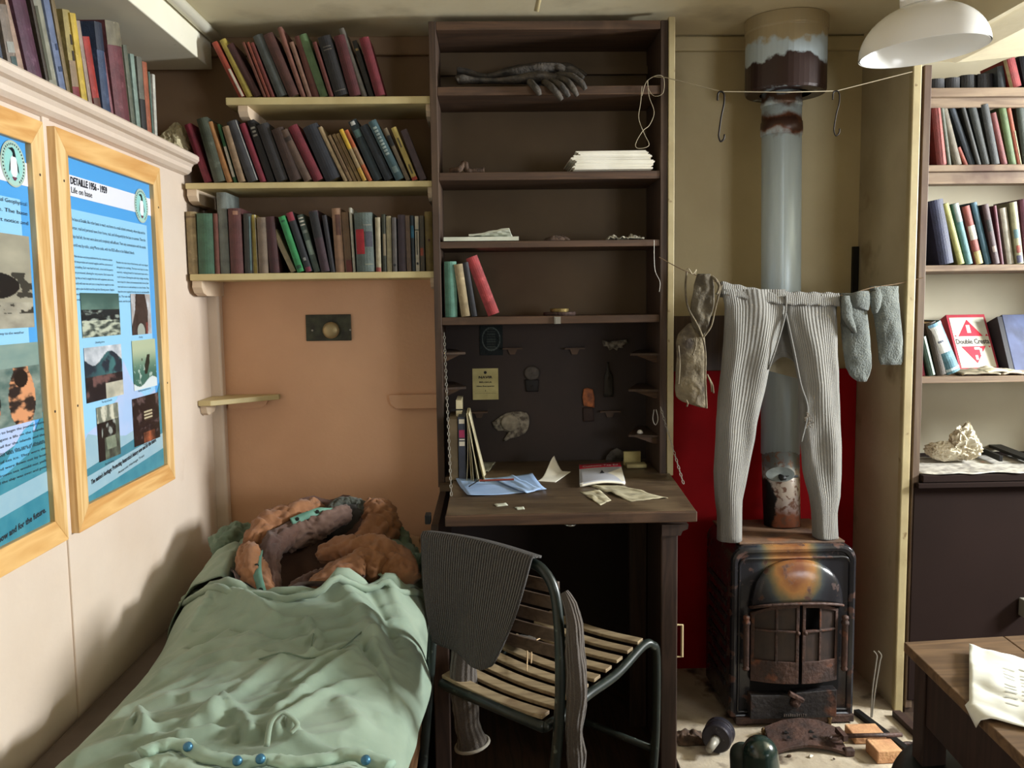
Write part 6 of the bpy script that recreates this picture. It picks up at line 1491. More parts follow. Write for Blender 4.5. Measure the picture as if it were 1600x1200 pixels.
def blob(c, r, sd, amp, nu=48, nv=28, e=0.75):
    def fn(u, v):
        th, ph = 2*PI*u, PI*v; x = math.sin(ph)*math.cos(th); y = math.sin(ph)*math.sin(th); z = math.cos(ph)
        f = lambda q: (abs(q)**e)*(1 if q > 0 else -1)
        q = V((x, y, z))*2+V((sd,0,0)); k = 1+amp*fbm(q.x*1.3, q.y*1.3, q.z*1.3)
        return V(c)+V((f(x)*r[0]*k, f(y)*r[1]*k, f(z)*r[2]*k))
    return MB().grid(fn, nu, nv)
pc = P(640, 862, Y=3.22)
tag(blob((-0.47, 3.27, 0.57), (0.22,0.17,0.085), 3, 0.12).build('pillow', M_pill, smooth=True), 'yellowed pillow behind the sleeping bag hood at the head of the bunk', 'pillow')

# ------------------------------------------------------------------ sleeping bag
def cloth_mat(name, c1, c2, c3=None, bs=26):
    return mat(name, c1, c2, 7, 0.8, bump=0.22, bscale=bs, c3=c3, thr3=(0.58,0.72), scale3=3.5, spec=0.2, sheen=0.12)
M_green = cloth_mat('sage_green_cotton', lin((148,164,146)), lin((132,150,132)), lin((112,128,112)))
M_greend = cloth_mat('inner_green_cotton', lin((112,132,112)), lin((96,114,98)))
M_orange = cloth_mat('rusty_orange_quilting', lin((150,104,70)), lin((128,86,58)), lin((98,66,48)))
M_brown = cloth_mat('brown_lining', lin((96,70,60)), lin((78,56,50)), lin((60,44,40)))
M_aqua = mat('aqua_zip_tape', lin((104,150,132)), lin((84,124,110)), 20, 0.7)
t = thing('sleeping_bag', 'sage green sleeping bag with rusty orange quilted lining spread on the bunk', 'sleeping bag', (-0.58, 2.2, 0.49))
xl_t = [(1.35,-1.0),(1.75,-0.98),(2.02,-0.96),(2.3,-0.96),(2.6,-0.99),(2.9,-1.01),(3.2,-1.0)]
xr_t = [(1.35,-0.215),(1.87,-0.20),(2.1,-0.185),(2.3,-0.178),(2.5,-0.20),(2.7,-0.21),(2.9,-0.22),(3.2,-0.25)]
def ridge(x, y, pts, w, amp):
    best = 9; 
    for (x0,y0),(x1,y1) in zip(pts, pts[1:]):
        dx, dy = x1-x0, y1-y0; L2 = dx*dx+dy*dy; s = max(0,min(1,((x-x0)*dx+(y-y0)*dy)/L2)); d = math.hypot(x-x0-dx*s, y-y0-dy*s); best = min(best, d)
    return amp*math.exp(-(best/w)**2)
rng = random.Random(11)
FOLDS = []
def px2(p): q = P(p[0], p[1], Z=0.64); return (q.x, q.y)
for pts, w, a in (
    ([(345,1098),(400,1062),(440,1040)],0.016,0.014), ([(300,1085),(370,1070)],0.018,0.010), ([(432,1108),(500,1060),(555,1030)],0.014,0.020), ([(440,1125),(520,1075),(590,1048)],0.016,0.018),
    ([(455,1068),(500,1040),(560,1018)],0.014,0.014), ([(585,1010),(610,1040),(625,1075)],0.014,0.026), ([(570,1010),(600,1035),(618,1070)],0.016,-0.022),
    ([(240,1075),(300,1050),(360,1045)],0.02,0.010), ([(250,1040),(330,1010),(400,1010)],0.024,0.012), ([(480,985),(500,1010),(488,1032)],0.010,0.018),
    ([(405,1030),(450,1038),(500,1030),(560,1008)],0.010,0.012), ([(290,985),(330,950),(380,960),(430,985)],0.02,0.026), ([(300,1000),(360,985),(440,1005)],0.014,-0.016),
    ([(330,1120),(350,1100),(375,1120),(390,1145)],0.016,0.026), ([(300,1130),(330,1110)],0.016,0.016), ([(360,1110),(380,1135),(372,1150)],0.012,-0.018),
    ([(200,1135),(215,1110),(225,1140)],0.016,0.034), ([(430,1150),(445,1132),(460,1145)],0.012,0.030), ([(445,1150),(500,1158),(560,1160),(600,1170)],0.018,0.016),
    ([(110,1165),(200,1150),(280,1150),(330,1140)],0.018,0.018), ([(150,1110),(200,1090),(260,1085)],0.022,0.010),([(470,1090),(530,1085),(560,1110)],0.03,0.016), ([(600,1090),(615,1120),(620,1150)],0.02,0.018),
    ([(520,940),(560,965),(590,1000)],0.03,0.03), ([(560,930),(600,960),(620,1000)],0.02,-0.02), ([(610,930),(640,960),(650,1000)],0.024,0.03), ([(470,1010),(560,990),(600,1005)],0.022,0.014)):
    FOLDS.append(([px2(p) for p in pts], w, a))
def body_z(x, y, s):
    thick = interp([(1.35,0.10),(1.8,0.13),(2.1,0.14),(2.4,0.155),(2.6,0.17),(2.9,0.19),(3.2,0.2)], y)
    e = max(0.0, 1-abs(s)**3.2)
    z = 0.492+thick*e**0.55
    soft = smooth(0,0.35,1-abs(s))
    q = 0.0
    n1 = noise.noise(V((x*3.0+y*2.0, y*4.4-x*2.4, 1.7))); q += 0.014*n1
    a = x*0.9+y*0.45; bq = y*0.9-x*0.45           # creases run up to the right
    n2_ = 1-abs(noise.noise(V((a*2.2, bq*8.5, 4.0))))*2.2; q += 0.011*max(0,n2_)**1.6
    n3 = 1-abs(noise.noise(V((a*5+3, bq*16, 9.0))))*2.4; q += 0.006*max(0,n3)**2
    n4 = 1-abs(noise.noise(V((x*9.0, y*9.0, 2.0))))*2.4; q += 0.004*max(0,n4)**2
    for pts, w, am in FOLDS: q += ridge(x, y, pts, w, am)
    return z + q*soft
def yend(u): return 2.50+0.36*abs((u-0.50)*2)**1.25
def body(u, v):
    y = 1.33+(yend(u)-1.33)*v; xl, xr = interp(xl_t, y), interp(xr_t, y)
    # sides hang over: parametrise across with rounded sides
    s = -1+2*u; ss = math.copysign(abs(s)**0.9, s) if s else 0
    x = (xl+xr)/2+(xr-xl)/2*math.sin(ss*PI/2)*1.0
    sn = math.sin(ss*PI/2)
    z = body_z(x, y, abs(sn))
    edge = smooth(0.93, 1.0, v); z += 0.035*smooth(0.78,1.0,v)+0.02*edge*math.sin(u*23)*0.4
    x += 0.012*noise.noise(V((y*6, 5.0*s, 0)))*abs(s)
    return V((x, y, z))
part(MB().grid(body, 200, 240), 'outer_shell', M_green, t, smooth=True, solid=0.004)
# rolled neckline of the shell
def rim_pt(u, dy=0.0, dz=0.0): p = body(u, 1.0); return V((p.x, p.y+dy, p.z+dz))
pts = [rim_pt(0.03+0.94*k/60, 0.006, -0.004+0.008*math.sin(k*0.9)) for k in range(61)]
part(MB().tube(pts, [0.017+0.006*math.sin(k*0.7) for k in range(61)], 12, rf=lambda s, a: 1+0.25*fbm(s*14, math.cos(a), math.sin(a))), 'neck_hem', M_green, t, smooth=True)
pts = [rim_pt(0.08+0.84*k/50, -0.05-0.01*math.sin(k*0.5), 0.006) for k in range(51)]
part(MB().tube(pts, 0.011, 10, rf=lambda s, a: 1+0.4*fbm(s*18, math.cos(a), math.sin(a))), 'neck_fold', M_green, t, smooth=True)
# sides of the shell running up to the head of the bunk
def side(sgn):
    def fn(u, v):
        y = 2.66+0.62*v
        if sgn < 0: x0, x1 = -1.02, -0.80-0.02*math.sin(v*5)
        else: x0, x1 = -0.245+0.012*math.sin(v*9), -0.42
        x = x0+(x1-x0)*u
        e = math.sin(min(1,u*1.25)*PI/2)**0.6*(1-0.35*smooth(0.8,1.0,u))
        h = (0.20+0.035*math.sin(v*4.2))*(1-0.35*smooth(0.7,1,v))
        return V((x, y, 0.492+h*e+0.018*fbm(x*9, y*9, 2)+0.012*(1-abs(noise.noise(V((x*8,y*14,3)))*2))))
    return fn
part(MB().grid(side(-1), 36, 50), 'shell_side', M_green, t, smooth=True, solid=0.004)
part(MB().grid(side(1), 36, 50), 'shell_side', M_green, t, smooth=True, solid=0.004)
# inside: dark well of the lining
def well(u, v):
    a = 2*PI*u; cx, cy = -0.60, 2.84; rx, ry = 0.25, 0.33
    r = 1-0.999*v; x = cx+rx*r*math.cos(a); y = cy+ry*r*math.sin(a)
    z = 0.54+0.16*r**2+0.12*smooth(0.2,1,math.sin(a))*r+0.03*fbm(x*8,y*8,5)+0.018*(1-abs(noise.noise(V((x*11,y*11,6)))*2.2))
    return V((x, y, z))
part(MB().grid(well, 60, 30), 'inner_lining', M_brown, t, smooth=True)
def puffy(pts, r, nm, m, sd, n=48, quilts=9, amp=0.24):
    """a roll of quilted cloth: pinched at the quilting lines, creased and flattened"""
    sp_ = spline(pts, 14); N_ = len(sp_)
    rr = [interp([(i/(len(r)-1), r[i]) for i in range(len(r))], k/(N_-1)) for k in range(N_)]
    rr[0] *= 0.2; rr[-1] *= 0.2; rr[1] *= 0.6; rr[-2] *= 0.6
    def f(s, a):
        c, q = math.cos(a), math.sin(a)
        k = 1+amp*fbm(s*5+sd, c*1.3, q*1.3)
        k += 0.20*(0.5-abs(noise.noise(V((s*9+sd, c*2.2+sd, q*2.2))))*2.0)*0.6
        k -= 0.16*max(0, 1-abs(noise.noise(V((s*quilts*1.2+sd*3, c*1.4, q*1.4))))*7)
        k -= 0.07*max(0, 1-abs(noise.noise(V((s*30+sd, c*1.8, q*1.8))))*5)
        return k
    b = MB().tube(sp_, rr, n, rf=f)
    return part(b, nm, m, t, smooth=True)
# left side of the hood opening
puffy([P(455,962,Y=2.50),P(425,940,Y=2.56),P(400,905,Y=2.66),P(392,875,Y=2.76),P(395,862,Y=2.84)], [0.022,0.030,0.046,0.050,0.034], 'quilted_edge', M_orange, 1)
puffy([P(392,860,Y=2.86),P(415,832,Y=2.94),P(450,812,Y=3.02),P(485,803,Y=3.10),P(505,800,Y=3.14)], [0.040,0.058,0.060,0.052,0.03], 'quilted_edge', M_orange, 4)
puffy([P(430,945,Y=2.58),P(425,905,Y=2.68),P(422,870,Y=2.78),P(435,845,Y=2.88),P(470,825,Y=2.98)], [0.020,0.030,0.036,0.042,0.040], 'lining_roll', M_brown, 5)
puffy([P(440,850,Y=2.92),P(480,828,Y=2.98),P(515,812,Y=3.02),P(545,800,Y=3.08)], [0.040,0.05,0.045,0.03], 'lining_roll', cloth_mat('mauve_lining', lin((112,88,78)), lin((90,70,64))), 6)
# zip tapes
def tape(pts, w, nm, off=0.0):
    sp_ = spline(pts, 6); b = MB(); vs = []
    for i, p in enumerate(sp_):
        d = (sp_[min(i+1,len(sp_)-1)]-sp_[max(i-1,0)]).normalized(); s = d.cross(V((0,-1,0.3))).normalized()
        vs += [p-s*w/2+V((0,-0.004*math.sin(i),0)), p+s*w/2]
    b.add(vs, [(2*i,2*i+1,2*i+3,2*i+2) for i in range(len(sp_)-1)])
    o = part(b, nm, M_aqua, t, smooth=True, solid=0.003)
    for i in range(3, len(sp_)-2, 8):
        bb = MB().lathe([(0.001,0.003),(0.007,0.002),(0.007,0)], Matrix.Translation(sp_[i]+V((0,-0.006,0.002))) @ Matrix.Rotation(PI/2, 4, 'X'), 10)
        subpart(bb, 'press_stud', flat('dark_stud', lin((50,56,54)), 0.4, 0.5), o)
tape([P(413,935,Y=2.53),P(404,905,Y=2.60),P(402,880,Y=2.68),P(405,862,Y=2.76)], 0.026, 'zip_tape')
tape([P(455,815,Y=2.93),P(478,806,Y=2.96),P(500,799,Y=2.99),P(522,800,Y=3.02)], 0.026, 'zip_tape')
# top of the hood: dark opening edge, back and right bulges
puffy([P(520,800,Y=3.06),P(528,789,Y=3.10),P(545,786,Y=3.12),P(562,792,Y=3.12),P(566,812,Y=3.08)], [0.020,0.024,0.026,0.026,0.02], 'hood_edge', cloth_mat('dark_grey_edge', lin((84,88,78)), lin((60,62,56))), 8, quilts=5)
part(blob(P(540,815,Y=3.12), (0.085,0.06,0.075), 2, 0.25).build and blob(P(541,822,Y=3.12), (0.09,0.06,0.085), 2, 0.2), 'hood_inside', cloth_mat('dark_hood_inside', lin((56,52,48)), lin((40,38,36))), t, smooth=True)
puffy([P(572,796,Y=3.14),P(588,806,Y=3.12),P(593,825,Y=3.08),P(580,850,Y=3.0),P(556,866,Y=2.94),P(535,878,Y=2.9)], [0.055,0.070,0.072,0.066,0.055,0.03], 'quilted_bulge', M_orange, 9, quilts=4)
puffy([P(500,868,Y=2.84),P(530,862,Y=2.80),P(565,862,Y=2.78),P(600,872,Y=2.76),P(625,890,Y=2.72),P(636,910,Y=2.68)], [0.026,0.045,0.060,0.066,0.060,0.04], 'quilted_bulge', M_orange, 12, quilts=5)
puffy([P(470,962,Y=2.50),P(480,945,Y=2.54),P(505,920,Y=2.60),P(535,898,Y=2.66),P(570,884,Y=2.70),P(598,893,Y=2.68)], [0.026,0.036,0.044,0.048,0.052,0.04], 'quilted_edge', M_orange, 15, quilts=7)
puffy([P(445,955,Y=2.56),P(465,930,Y=2.62),P(490,915,Y=2.68),P(520,900,Y=2.74)], [0.03,0.04,0.04,0.03], 'lining_roll', M_brown, 17)
puffy([P(610,830,Y=3.20),P(622,850,Y=3.14),P(630,870,Y=3.05),P(652,880,Y=2.95)], [0.04,0.055,0.05,0.035], 'shell_bulge', M_greend, 19)
puffy([P(345,870,Y=2.92),P(352,852,Y=2.98),P(368,840,Y=3.06),P(395,832,Y=3.14)], [0.03,0.05,0.055,0.03], 'shell_bulge', M_greend, 21)
# foot end: open hem with snaps, fold-back
def hem(u, v):
    px = 225+330*u; py = 1168+12*math.sin(u*7)+10*u; p = P(px, py, Z=0.655); 
    return V((p.x, p.y-0.10*v, 0.660+0.022*math.sin(v*PI)+0.006*fbm(u*9,v*3)-0.03*v-0.006*math.sin(u*19)))
pth = [P(x, y, Z=0.652) for x, y in ((222,1178),(250,1166),(285,1164),(310,1178),(345,1188),(385,1192),(420,1187),(450,1192),(500,1188),(540,1180),(575,1186),(610,1198))]
part(MB().tube(spline(pth,8), 0.018, 12, squash=(1,1,0.6), rf=lambda s, a: 1+0.35*fbm(s*20, math.cos(a), math.sin(a))), 'foot_hem', cloth_mat('pale_aqua_hem', lin((160,184,164)), lin((134,160,142))), t, smooth=True)
pth2 = [p+V((0.0,-0.05,-0.012)) for p in pth]
part(MB().tube(spline(pth2,8), 0.026, 12, squash=(1,1,0.5), rf=lambda s, a: 1+0.4*fbm(s*17, math.cos(a), math.sin(a))), 'foot_hem', cloth_mat('pale_foot_lining', lin((176,196,176)), lin((150,174,154))), t, smooth=True)
for (x, y) in ((295,1168),(372,1190),(408,1187),(572,1189)):
    p = P(x, y, Z=0.662)
    part(MB().lathe([(0.001,0.006),(0.005,0.005),(0.009,0.002),(0.010,-0.004)], Matrix.Translation(p+V((0,-0.006,0.006))) @ Matrix.Rotation(0.6, 4, 'X'), 12), 'press_stud', flat('blue_snap', lin((70,120,150)), 0.35, 0.4), t, smooth=True)
k = P(440, 1150, Z=0.67)
part(MB().tube(spline([k+V((-0.02,-0.04,0)),k+V((-0.02,0.0,0.03)),k+V((0.0,0.02,0.04)),k+V((0.03,0.01,0.02)),k+V((0.02,-0.01,0.01))],5), 0.006, 8, squash=(1,1,0.6)), 'tie_loop', M_green, t, smooth=True)
# stitched seam on the shell
def onb(px, py): 
    z = 0.66
    for _ in range(4):
        q = P(px, py, Z=z); xl, xr = interp(xl_t, q.y), interp(xr_t, q.y); z = body_z(q.x, q.y, abs((q.x-(xl+xr)/2)/((xr-xl)/2)))
    return V((q.x, q.y, z+0.003))
part(MB().tube(spline([onb(494,968),onb(498,985),onb(490,1000),onb(484,1030)],5), 0.0022, 6), 'seam', M_greend, t, smooth=True)
part(MB().tube(spline([onb(405,1030),onb(445,1036),onb(484,1030),onb(530,1016),onb(565,1002)],5), 0.0022, 6), 'seam', M_greend, t, smooth=True)
# ------------------------------------------------------------------ tubular chair with slatted seat
t = thing('garden_chair', 'green tubular metal chair with pale wooden slats before the desk', 'chair', (0.14, 2.2, 0))
M_tubeg = mat('dark_green_tube_paint', lin((38,46,42)), lin((30,36,34)), 20, 0.35, 0.1, c3=lin((90,98,90)), thr3=(0.64,0.7), scale3=40)
M_slat = wood('pale_slat', lin((158,140,110)), lin((130,112,86)), 'x', 0.6, c3=lin((120,100,76)), thr3=(0.55,0.7), scale3=12)
bl = P(690, 838, Y=2.40); br = P(868, 888, Y=2.11)
ubk = (V((br.x-bl.x, br.y-bl.y, 0))).normalized(); fwd = V((-ubk.y, ubk.x, 0))
if fwd.y < 0: fwd = -fwd
zs = 0.50
P0 = P(918, 1078, Z=zs); P1 = P(1004, 1012, Z=zs)
sd = (P1-P0).normalized()
origin = V((br.x, br.y, 0))
def cp(a, f, z): # a across from right tube towards left, f forward
    return origin - ubk*a + fwd*f + V((0,0,z))
Wc = (V((br.x-bl.x, br.y-bl.y, 0))).length + 0.0
# back hoop: right leg up, over, left leg down
R = 0.0135
ztr = br.z; ztl = bl.z
hoop = spline([cp(-0.02,-0.10,0.0), cp(-0.02,-0.06,0.25), cp(-0.03,-0.03,0.48), cp(-0.025,-0.015,0.66), cp(0.0,0.0,ztr-0.075), cp(0.035,0.0,ztr-0.018), cp(0.09,0.0,ztr), cp(Wc*0.5,0.0,(ztl+ztr)/2+0.008), cp(Wc-0.05,0.0,ztl), cp(Wc,0.0,ztl-0.03), cp(Wc+0.03,-0.005,ztl-0.09), cp(Wc+0.03,-0.015,0.6), cp(Wc+0.03,-0.06,0.25), cp(Wc+0.03,-0.10,0.0)], 8)
part(MB().tube(hoop, R, 14), 'back_hoop', M_tubeg, t, smooth=True)
# seat loop
sR = [V((P0.x,P0.y,zs-0.010))-sd*0.222, V((P0.x,P0.y,zs-0.02))-sd*0.12, V((P0.x,P0.y,zs-0.014)), V((P0.x,P0.y,zs-0.014)).lerp(V((P1.x,P1.y,zs)),0.5)+V((0,0,-0.012)), V((P1.x,P1.y,zs+0.004)), V((P1.x,P1.y,zs-0.004))+sd*0.035+V((0.012,0,0)), V((P1.x,P1.y,zs-0.05))+sd*0.05+V((0.02,0,0)), V((P1.x,P1.y,0.2))+sd*0.045+V((0.02,0,0)), V((P1.x,P1.y,0.0))+sd*0.03+V((0.01,0,0))]
part(MB().tube(spline(sR,8), R, 14), 'seat_rail', M_tubeg, t, smooth=True)
off = -ubk*(Wc-0.045)
sL = [p+off for p in sR]
part(MB().tube(spline(sL,8), R, 14), 'seat_rail', M_tubeg, t, smooth=True)
part(MB().tube([sR[0], sR[0]+off], R, 12), 'rear_rail', M_tubeg, t, smooth=True)
q0 = V((P1.x,P1.y,0.16))+sd*0.045+V((0.018,0,0)); part(MB().tube([q0, q0+off], R*0.8, 10), 'stretcher', M_tubeg, t, smooth=True)
# seat slats
ns = 9
for i in range(ns):
    f = i/(ns-1); base = V((P0.x,P0.y,0))-sd*0.20; e = V((P1.x,P1.y,0)); c = base.lerp(e, f); dzz = -0.014*math.sin(PI*(0.15+0.85*f))*1.0
    a = c+V((0,0,zs+0.012+dzz))-ubk*0.008; b_ = a+off*0.985; n = 8
    wv = sd*0.0185; b = MB(); vs = []
    for k in range(n+1):
        p = a.lerp(b_, k/n); p.z -= 0.010*math.sin(PI*k/n)
        vs += [p-wv, p+wv, p+wv+V((0,0,0.010)), p-wv+V((0,0,0.010))]
    fs = [(0,1,2,3), (4*n+3,4*n+2,4*n+1,4*n)]
    for k in range(n):
        o_ = 4*k
        for j in range(4): fs.append((o_+j, o_+(j+1)%4, o_+4+(j+1)%4, o_+4+j))
    b.add(vs, fs); part(b, 'seat_slat', M_slat, t, bevel=0.002)
# back slats
for i in range(5):
    z = ztr-0.055-i*0.042
    a = cp(0.004,0.012,z); b_ = cp(Wc-0.0,0.012,z+(ztl-ztr)*0.8)
    b = MB(); n = 10; vs = []
    for k in range(n+1):
        p = a.lerp(b_, k/n)+fwd*(-0.02*math.sin(PI*k/n))
        vs += [p+V((0,0,-0.016)), p+V((0,0,0.016)), p+V((0,0,0.016))+fwd*0.009, p+V((0,0,-0.016))+fwd*0.009]
    fs = [(0,1,2,3), (4*n+3,4*n+2,4*n+1,4*n)]
    for k in range(n):
        for j in range(4): fs.append((4*k+j, 4*k+(j+1)%4, 4*k+4+(j+1)%4, 4*k+4+j))
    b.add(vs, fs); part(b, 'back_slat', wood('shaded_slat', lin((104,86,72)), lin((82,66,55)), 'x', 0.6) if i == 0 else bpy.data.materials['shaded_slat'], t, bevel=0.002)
# ------------------------------------------------------------------ brown ribbed trousers thrown over the chair back
M_knit = ribbed('brown_ribbed_knit', lin((48,40,34)), lin((35,29,25)), 46, strength=0.9, dist=0.006)
M_knit2 = ribbed('brown_ribbed_knit_leg', lin((78,67,57)), lin((54,46,40)), 14, strength=0.7, dist=0.005)
g = thing('knitted_trousers', 'dark brown ribbed knitted long trousers draped over the chair back', 'trousers', (bl.x, bl.y, 0.6))
# front panel quad corners (pixel, depth just in front of the hoop)
TL = P(667,834,Y=2.41); TR = P(838,874,Y=2.14)
fb = -fwd*0.028
BOT = [(0,680,1000),(0.15,690,1010),(0.3,705,1018),(0.45,722,1028),(0.6,742,1040),(0.75,756,1046),(0.9,764,1043),(1.0,768,1036)]
def drape(u, v):
    top = TL.lerp(TR, u); top.z = TL.z+(TR.z-TL.z)*u+0.010*math.sin(PI*u)
    if v < 0.12: # over the tube
        a = v/0.12*PI/2
        return top+fwd*0.020*math.cos(a)-fwd*0.020*math.sin(a)+V((0,0,0.006*math.sin(a)+0.002))
    s = (v-0.12)/0.88; yb = top.y-0.03
    q = P(interp([(r[0],r[1]) for r in BOT],u), interp([(r[0],r[2]) for r in BOT],u), Y=yb)
    a = top-fwd*0.020; p = a.lerp(q, s)
    bow = 0.05*math.sin(PI*s)*max(0,u-0.55)     # the right edge hangs in a shallow curve
    p += ubk*bow
    p -= fwd*(0.010*math.sin(u*9+s*2)*s+0.012*math.sin(PI*s))
    return p
part(MB().grid(drape, 70, 40), 'front_drape', M_knit, g, smooth=True, solid=0.006)
def back(u, v):
    top = TL.lerp(TR, u); zb = 0.72+0.05*math.sin(u*5); return V((0,0,0))+top+fwd*(0.020+0.012*v)+V((0,0,-0.002-(top.z-zb)*v))
part(MB().grid(lambda u, v: back(u*0.55, v), 40, 20), 'back_drape', M_knit, g, smooth=True, solid=0.006)
# trouser leg hanging down the right tube
lg = [(884,925,2.085,0.010),(893,945,2.075,0.017),(899,970,2.07,0.020),(901,1005,2.07,0.023),(904,1045,2.07,0.025),(905,1085,2.07,0.026),(902,1120,2.07,0.023),(900,1150,2.07,0.021),(902,1175,2.07,0.024),(904,1205,2.07,0.020)]
part(MB().tube(spline([P(x-3,y,Y=Y) for x,y,Y,r in lg],5), [interp([(i/(len(lg)-1), q[3]) for i,q in enumerate(lg)], k/(5*(len(lg)-1))) for k in range(5*(len(lg)-1)+1)], 26, squash=None, rf=lambda s, a: (1.0+0.16*fbm(s*9, math.cos(a)*1.4, math.sin(a)*1.4)+0.08*math.sin(a*3+s*9))*(1-0.35*abs(math.cos(a))*0)), 'trouser_leg', M_knit2, g, smooth=True)
# the other leg, with ribbed cuff, hanging at the left
lg = [(728,1000,2.34,0.034),(725,1030,2.33,0.037),(724,1070,2.33,0.038),(727,1100,2.33,0.036),(730,1130,2.33,0.034),(735,1150,2.33,0.038),(738,1163,2.33,0.045)]
part(MB().tube(spline([P(x,y,Y=Y) for x,y,Y,r in lg],5), [interp([(i/(len(lg)-1), q[3]) for i,q in enumerate(lg)], k/(5*(len(lg)-1))) for k in range(5*(len(lg)-1)+1)], 26, rf=lambda s, a: 1+0.10*fbm(s*8, math.cos(a), math.sin(a))+0.03*math.sin(a*13)), 'trouser_leg', M_knit2, g, smooth=True)
c = P(738,1163,Y=2.33)
part(MB().tube([c+V((0.046*math.cos(2*PI*k/20), 0.046*math.sin(2*PI*k/20), 0.010*math.cos(2*PI*k/20))) for k in range(21)], 0.005, 6, cap=False), 'cuff_edge', flat('pale_cuff', lin((150,144,132)), 0.9), g, smooth=True)
k = P(824, 1000, Z=zs+0.03)
b = MB()
for (x0,y0,x1,y1) in ((823,1000,823,1048),(829,1000,830,1036),(838,1000,845,996)):
    b.tube(spline([P(x0,y0,Z=zs+0.035),P((x0+x1)/2+1,(y0+y1)/2,Z=zs+0.026),P(x1,y1,Z=zs+0.022)],4), 0.0022, 5)
part(b, 'draw_cord', flat('tan_cord', lin((186,160,126)), 0.9), g, smooth=True)
part(crumple(P(810,1000,Z=zs+0.030), 0.05, 0.035, 0.016, 6, 0.5, 18), 'waist_bunch', mat('grey_brown_wool', lin((84,76,68)), lin((58,52,48)), 30, 0.95), g, smooth=True)

# ------------------------------------------------------------------ right bookcase
BFY = 3.075
t = thing('bookcase', 'built-in bookcase of grey-brown boards at the right above a dark cupboard door', 'bookcase', (1.8, BFY, 0))
xs0 = P(1441, 300, Y=BFY).x; xs0 = 1.5135; BXR = 2.64
part(MB().box(xs0, xs0+0.026, BFY-0.006, YB-0.002, 0.02, 2.33), 'side_panel', M_bkst, t, bevel=0.002)
part(MB().box(BXR, BXR+0.026, BFY, YB-0.002, 0.0, 2.40), 'side_panel', M_bkst, t, bevel=0.002)
for i, z in enumerate(RZ):
    part(MB().box(xs0+0.027, BXR, BFY+0.004, YB-0.004, z-0.022 if i else z-0.03, z), 'shelf', M_bkshelf, t, bevel=0.002)
    if i < 2: part(MB().box(xs0+0.027, BXR, BFY+0.03, BFY+0.05, z-0.062, z-0.023), 'shelf_rail', M_bkshelf, t)
cz = P(1520, 741, Y=BFY-0.02).z
part(MB().box(xs0+0.027, BXR, BFY-0.03, YB-0.004, cz-0.026, cz), 'counter', M_cup, t, bevel=0.003)
part(MB().box(xs0+0.006, BXR, BFY-0.010, BFY+0.012, 0.05, cz-0.032), 'cupboard_door', M_cup, t, bevel=0.003)
part(MB().box(xs0+0.010, BXR, BFY-0.034, BFY-0.010, cz-0.046, cz-0.028), 'door_top_rail', M_cup, t, bevel=0.002)
k = P(1598, 938, Y=BFY-0.03)
part(MB().box(k.x-0.004, k.x+0.02, BFY-0.05, BFY-0.012, k.z-0.06, k.z+0.005), 'door_handle', M_wire, t, bevel=0.003)
part(MB().box(xs0+0.002, BXR, BFY+0.0, YB-0.004, 0.0, 0.045), 'base', M_dark, t)
# objects on the fourth shelf
z4r = RZ[3]
t = thing('flat_game_box', 'red-bordered white game box with red diamonds leaning on the right bookcase shelf', 'game box', P(1510,570,Y=3.35))
gz = z4r+0.002
g0 = P(1487, 562, Y=3.27); 
def leanbox(px0, px1, py_top, yb, yt, th, skew=0.0):
    a = P(px0, 575, Y=yb); c = P(px1, 575, Y=yb); T = P((px0+px1)/2, py_top, Y=yt)
    o = V((a.x, yb, gz)); ex = V((c.x-a.x, skew, 0)); ez = V((skew*0.0, yt-yb, T.z-gz)); nn = ex.cross(ez).normalized()
    if nn.y > 0: nn = -nn
    return lambda u, v, d: o+ex*u+ez*v-nn*d
L = leanbox(1500, 1567, 491, 3.30, 3.42, 0.04, 0.02)
def lbox(b, L, u0, u1, v0, v1, d0, d1):
    vs = [L(u, v, d) for d in (d0, d1) for v in (v0, v1) for u in (u0, u1)]
    return b.add(vs, [(0,2,3,1),(4,5,7,6),(0,1,5,4),(2,6,7,3),(0,4,6,2),(1,3,7,5)])
part(lbox(MB(), L, 0, 1, 0, 1, 0.0, 0.045), 'box', mat('red_box_board', lin((176,40,58)), lin((150,32,48)), 12, 0.6), t, bevel=0.002)
part(lbox(MB(), L, 0.06, 0.94, 0.05, 0.94, -0.0012, 0.0), 'lid_picture', mat('cream_lid', lin((226,222,204)), lin((200,196,176)), 9, 0.6), t)
b = MB()
for tri in (((0.18,0.60),(0.80,0.60),(0.49,0.90)), ((0.18,0.42),(0.80,0.42),(0.49,0.12)), ((0.08,0.60),(0.14,0.60),(0.11,0.63)), ((0.86,0.60),(0.94,0.60),(0.90,0.64)), ((0.86,0.42),(0.93,0.42),(0.90,0.39))): b.add([L(u, v, -0.0018) for u, v in tri], [(0,1,2)])
part(b, 'red_triangles', flat('lid_red', lin((208,40,60)), 0.6), t, solid=0.0004)
b = MB(); vs, fs = text_mesh('Double Cresta', 0.1, True); w = max(v.x for v in vs)-min(v.x for v in vs)
b.add([L(0.5+v.x/w*0.84, 0.465+v.y*1.25, -0.0020) for v in vs], fs); part(b, 'title_lettering', flat('lid_ink', lin((70,64,64)), 0.7), t)
for (u0,u1,v0,v1) in ((0.43,0.52,0.66,0.80),(0.50,0.64,0.36,0.40),(0.62,0.68,0.26,0.38),(0.48,0.54,0.18,0.26)): part(lbox(MB(), L, u0, u1, v0, v1, -0.0024, -0.0019), 'cream_patch', M_paper, t)
L = leanbox(1586, 1640, 491, 3.28, 3.38, 0.05, 0.03)
t = thing('box_file', 'blue-grey box file with a black spine standing right of the red game box', 'box file', P(1570,570,Y=3.3))
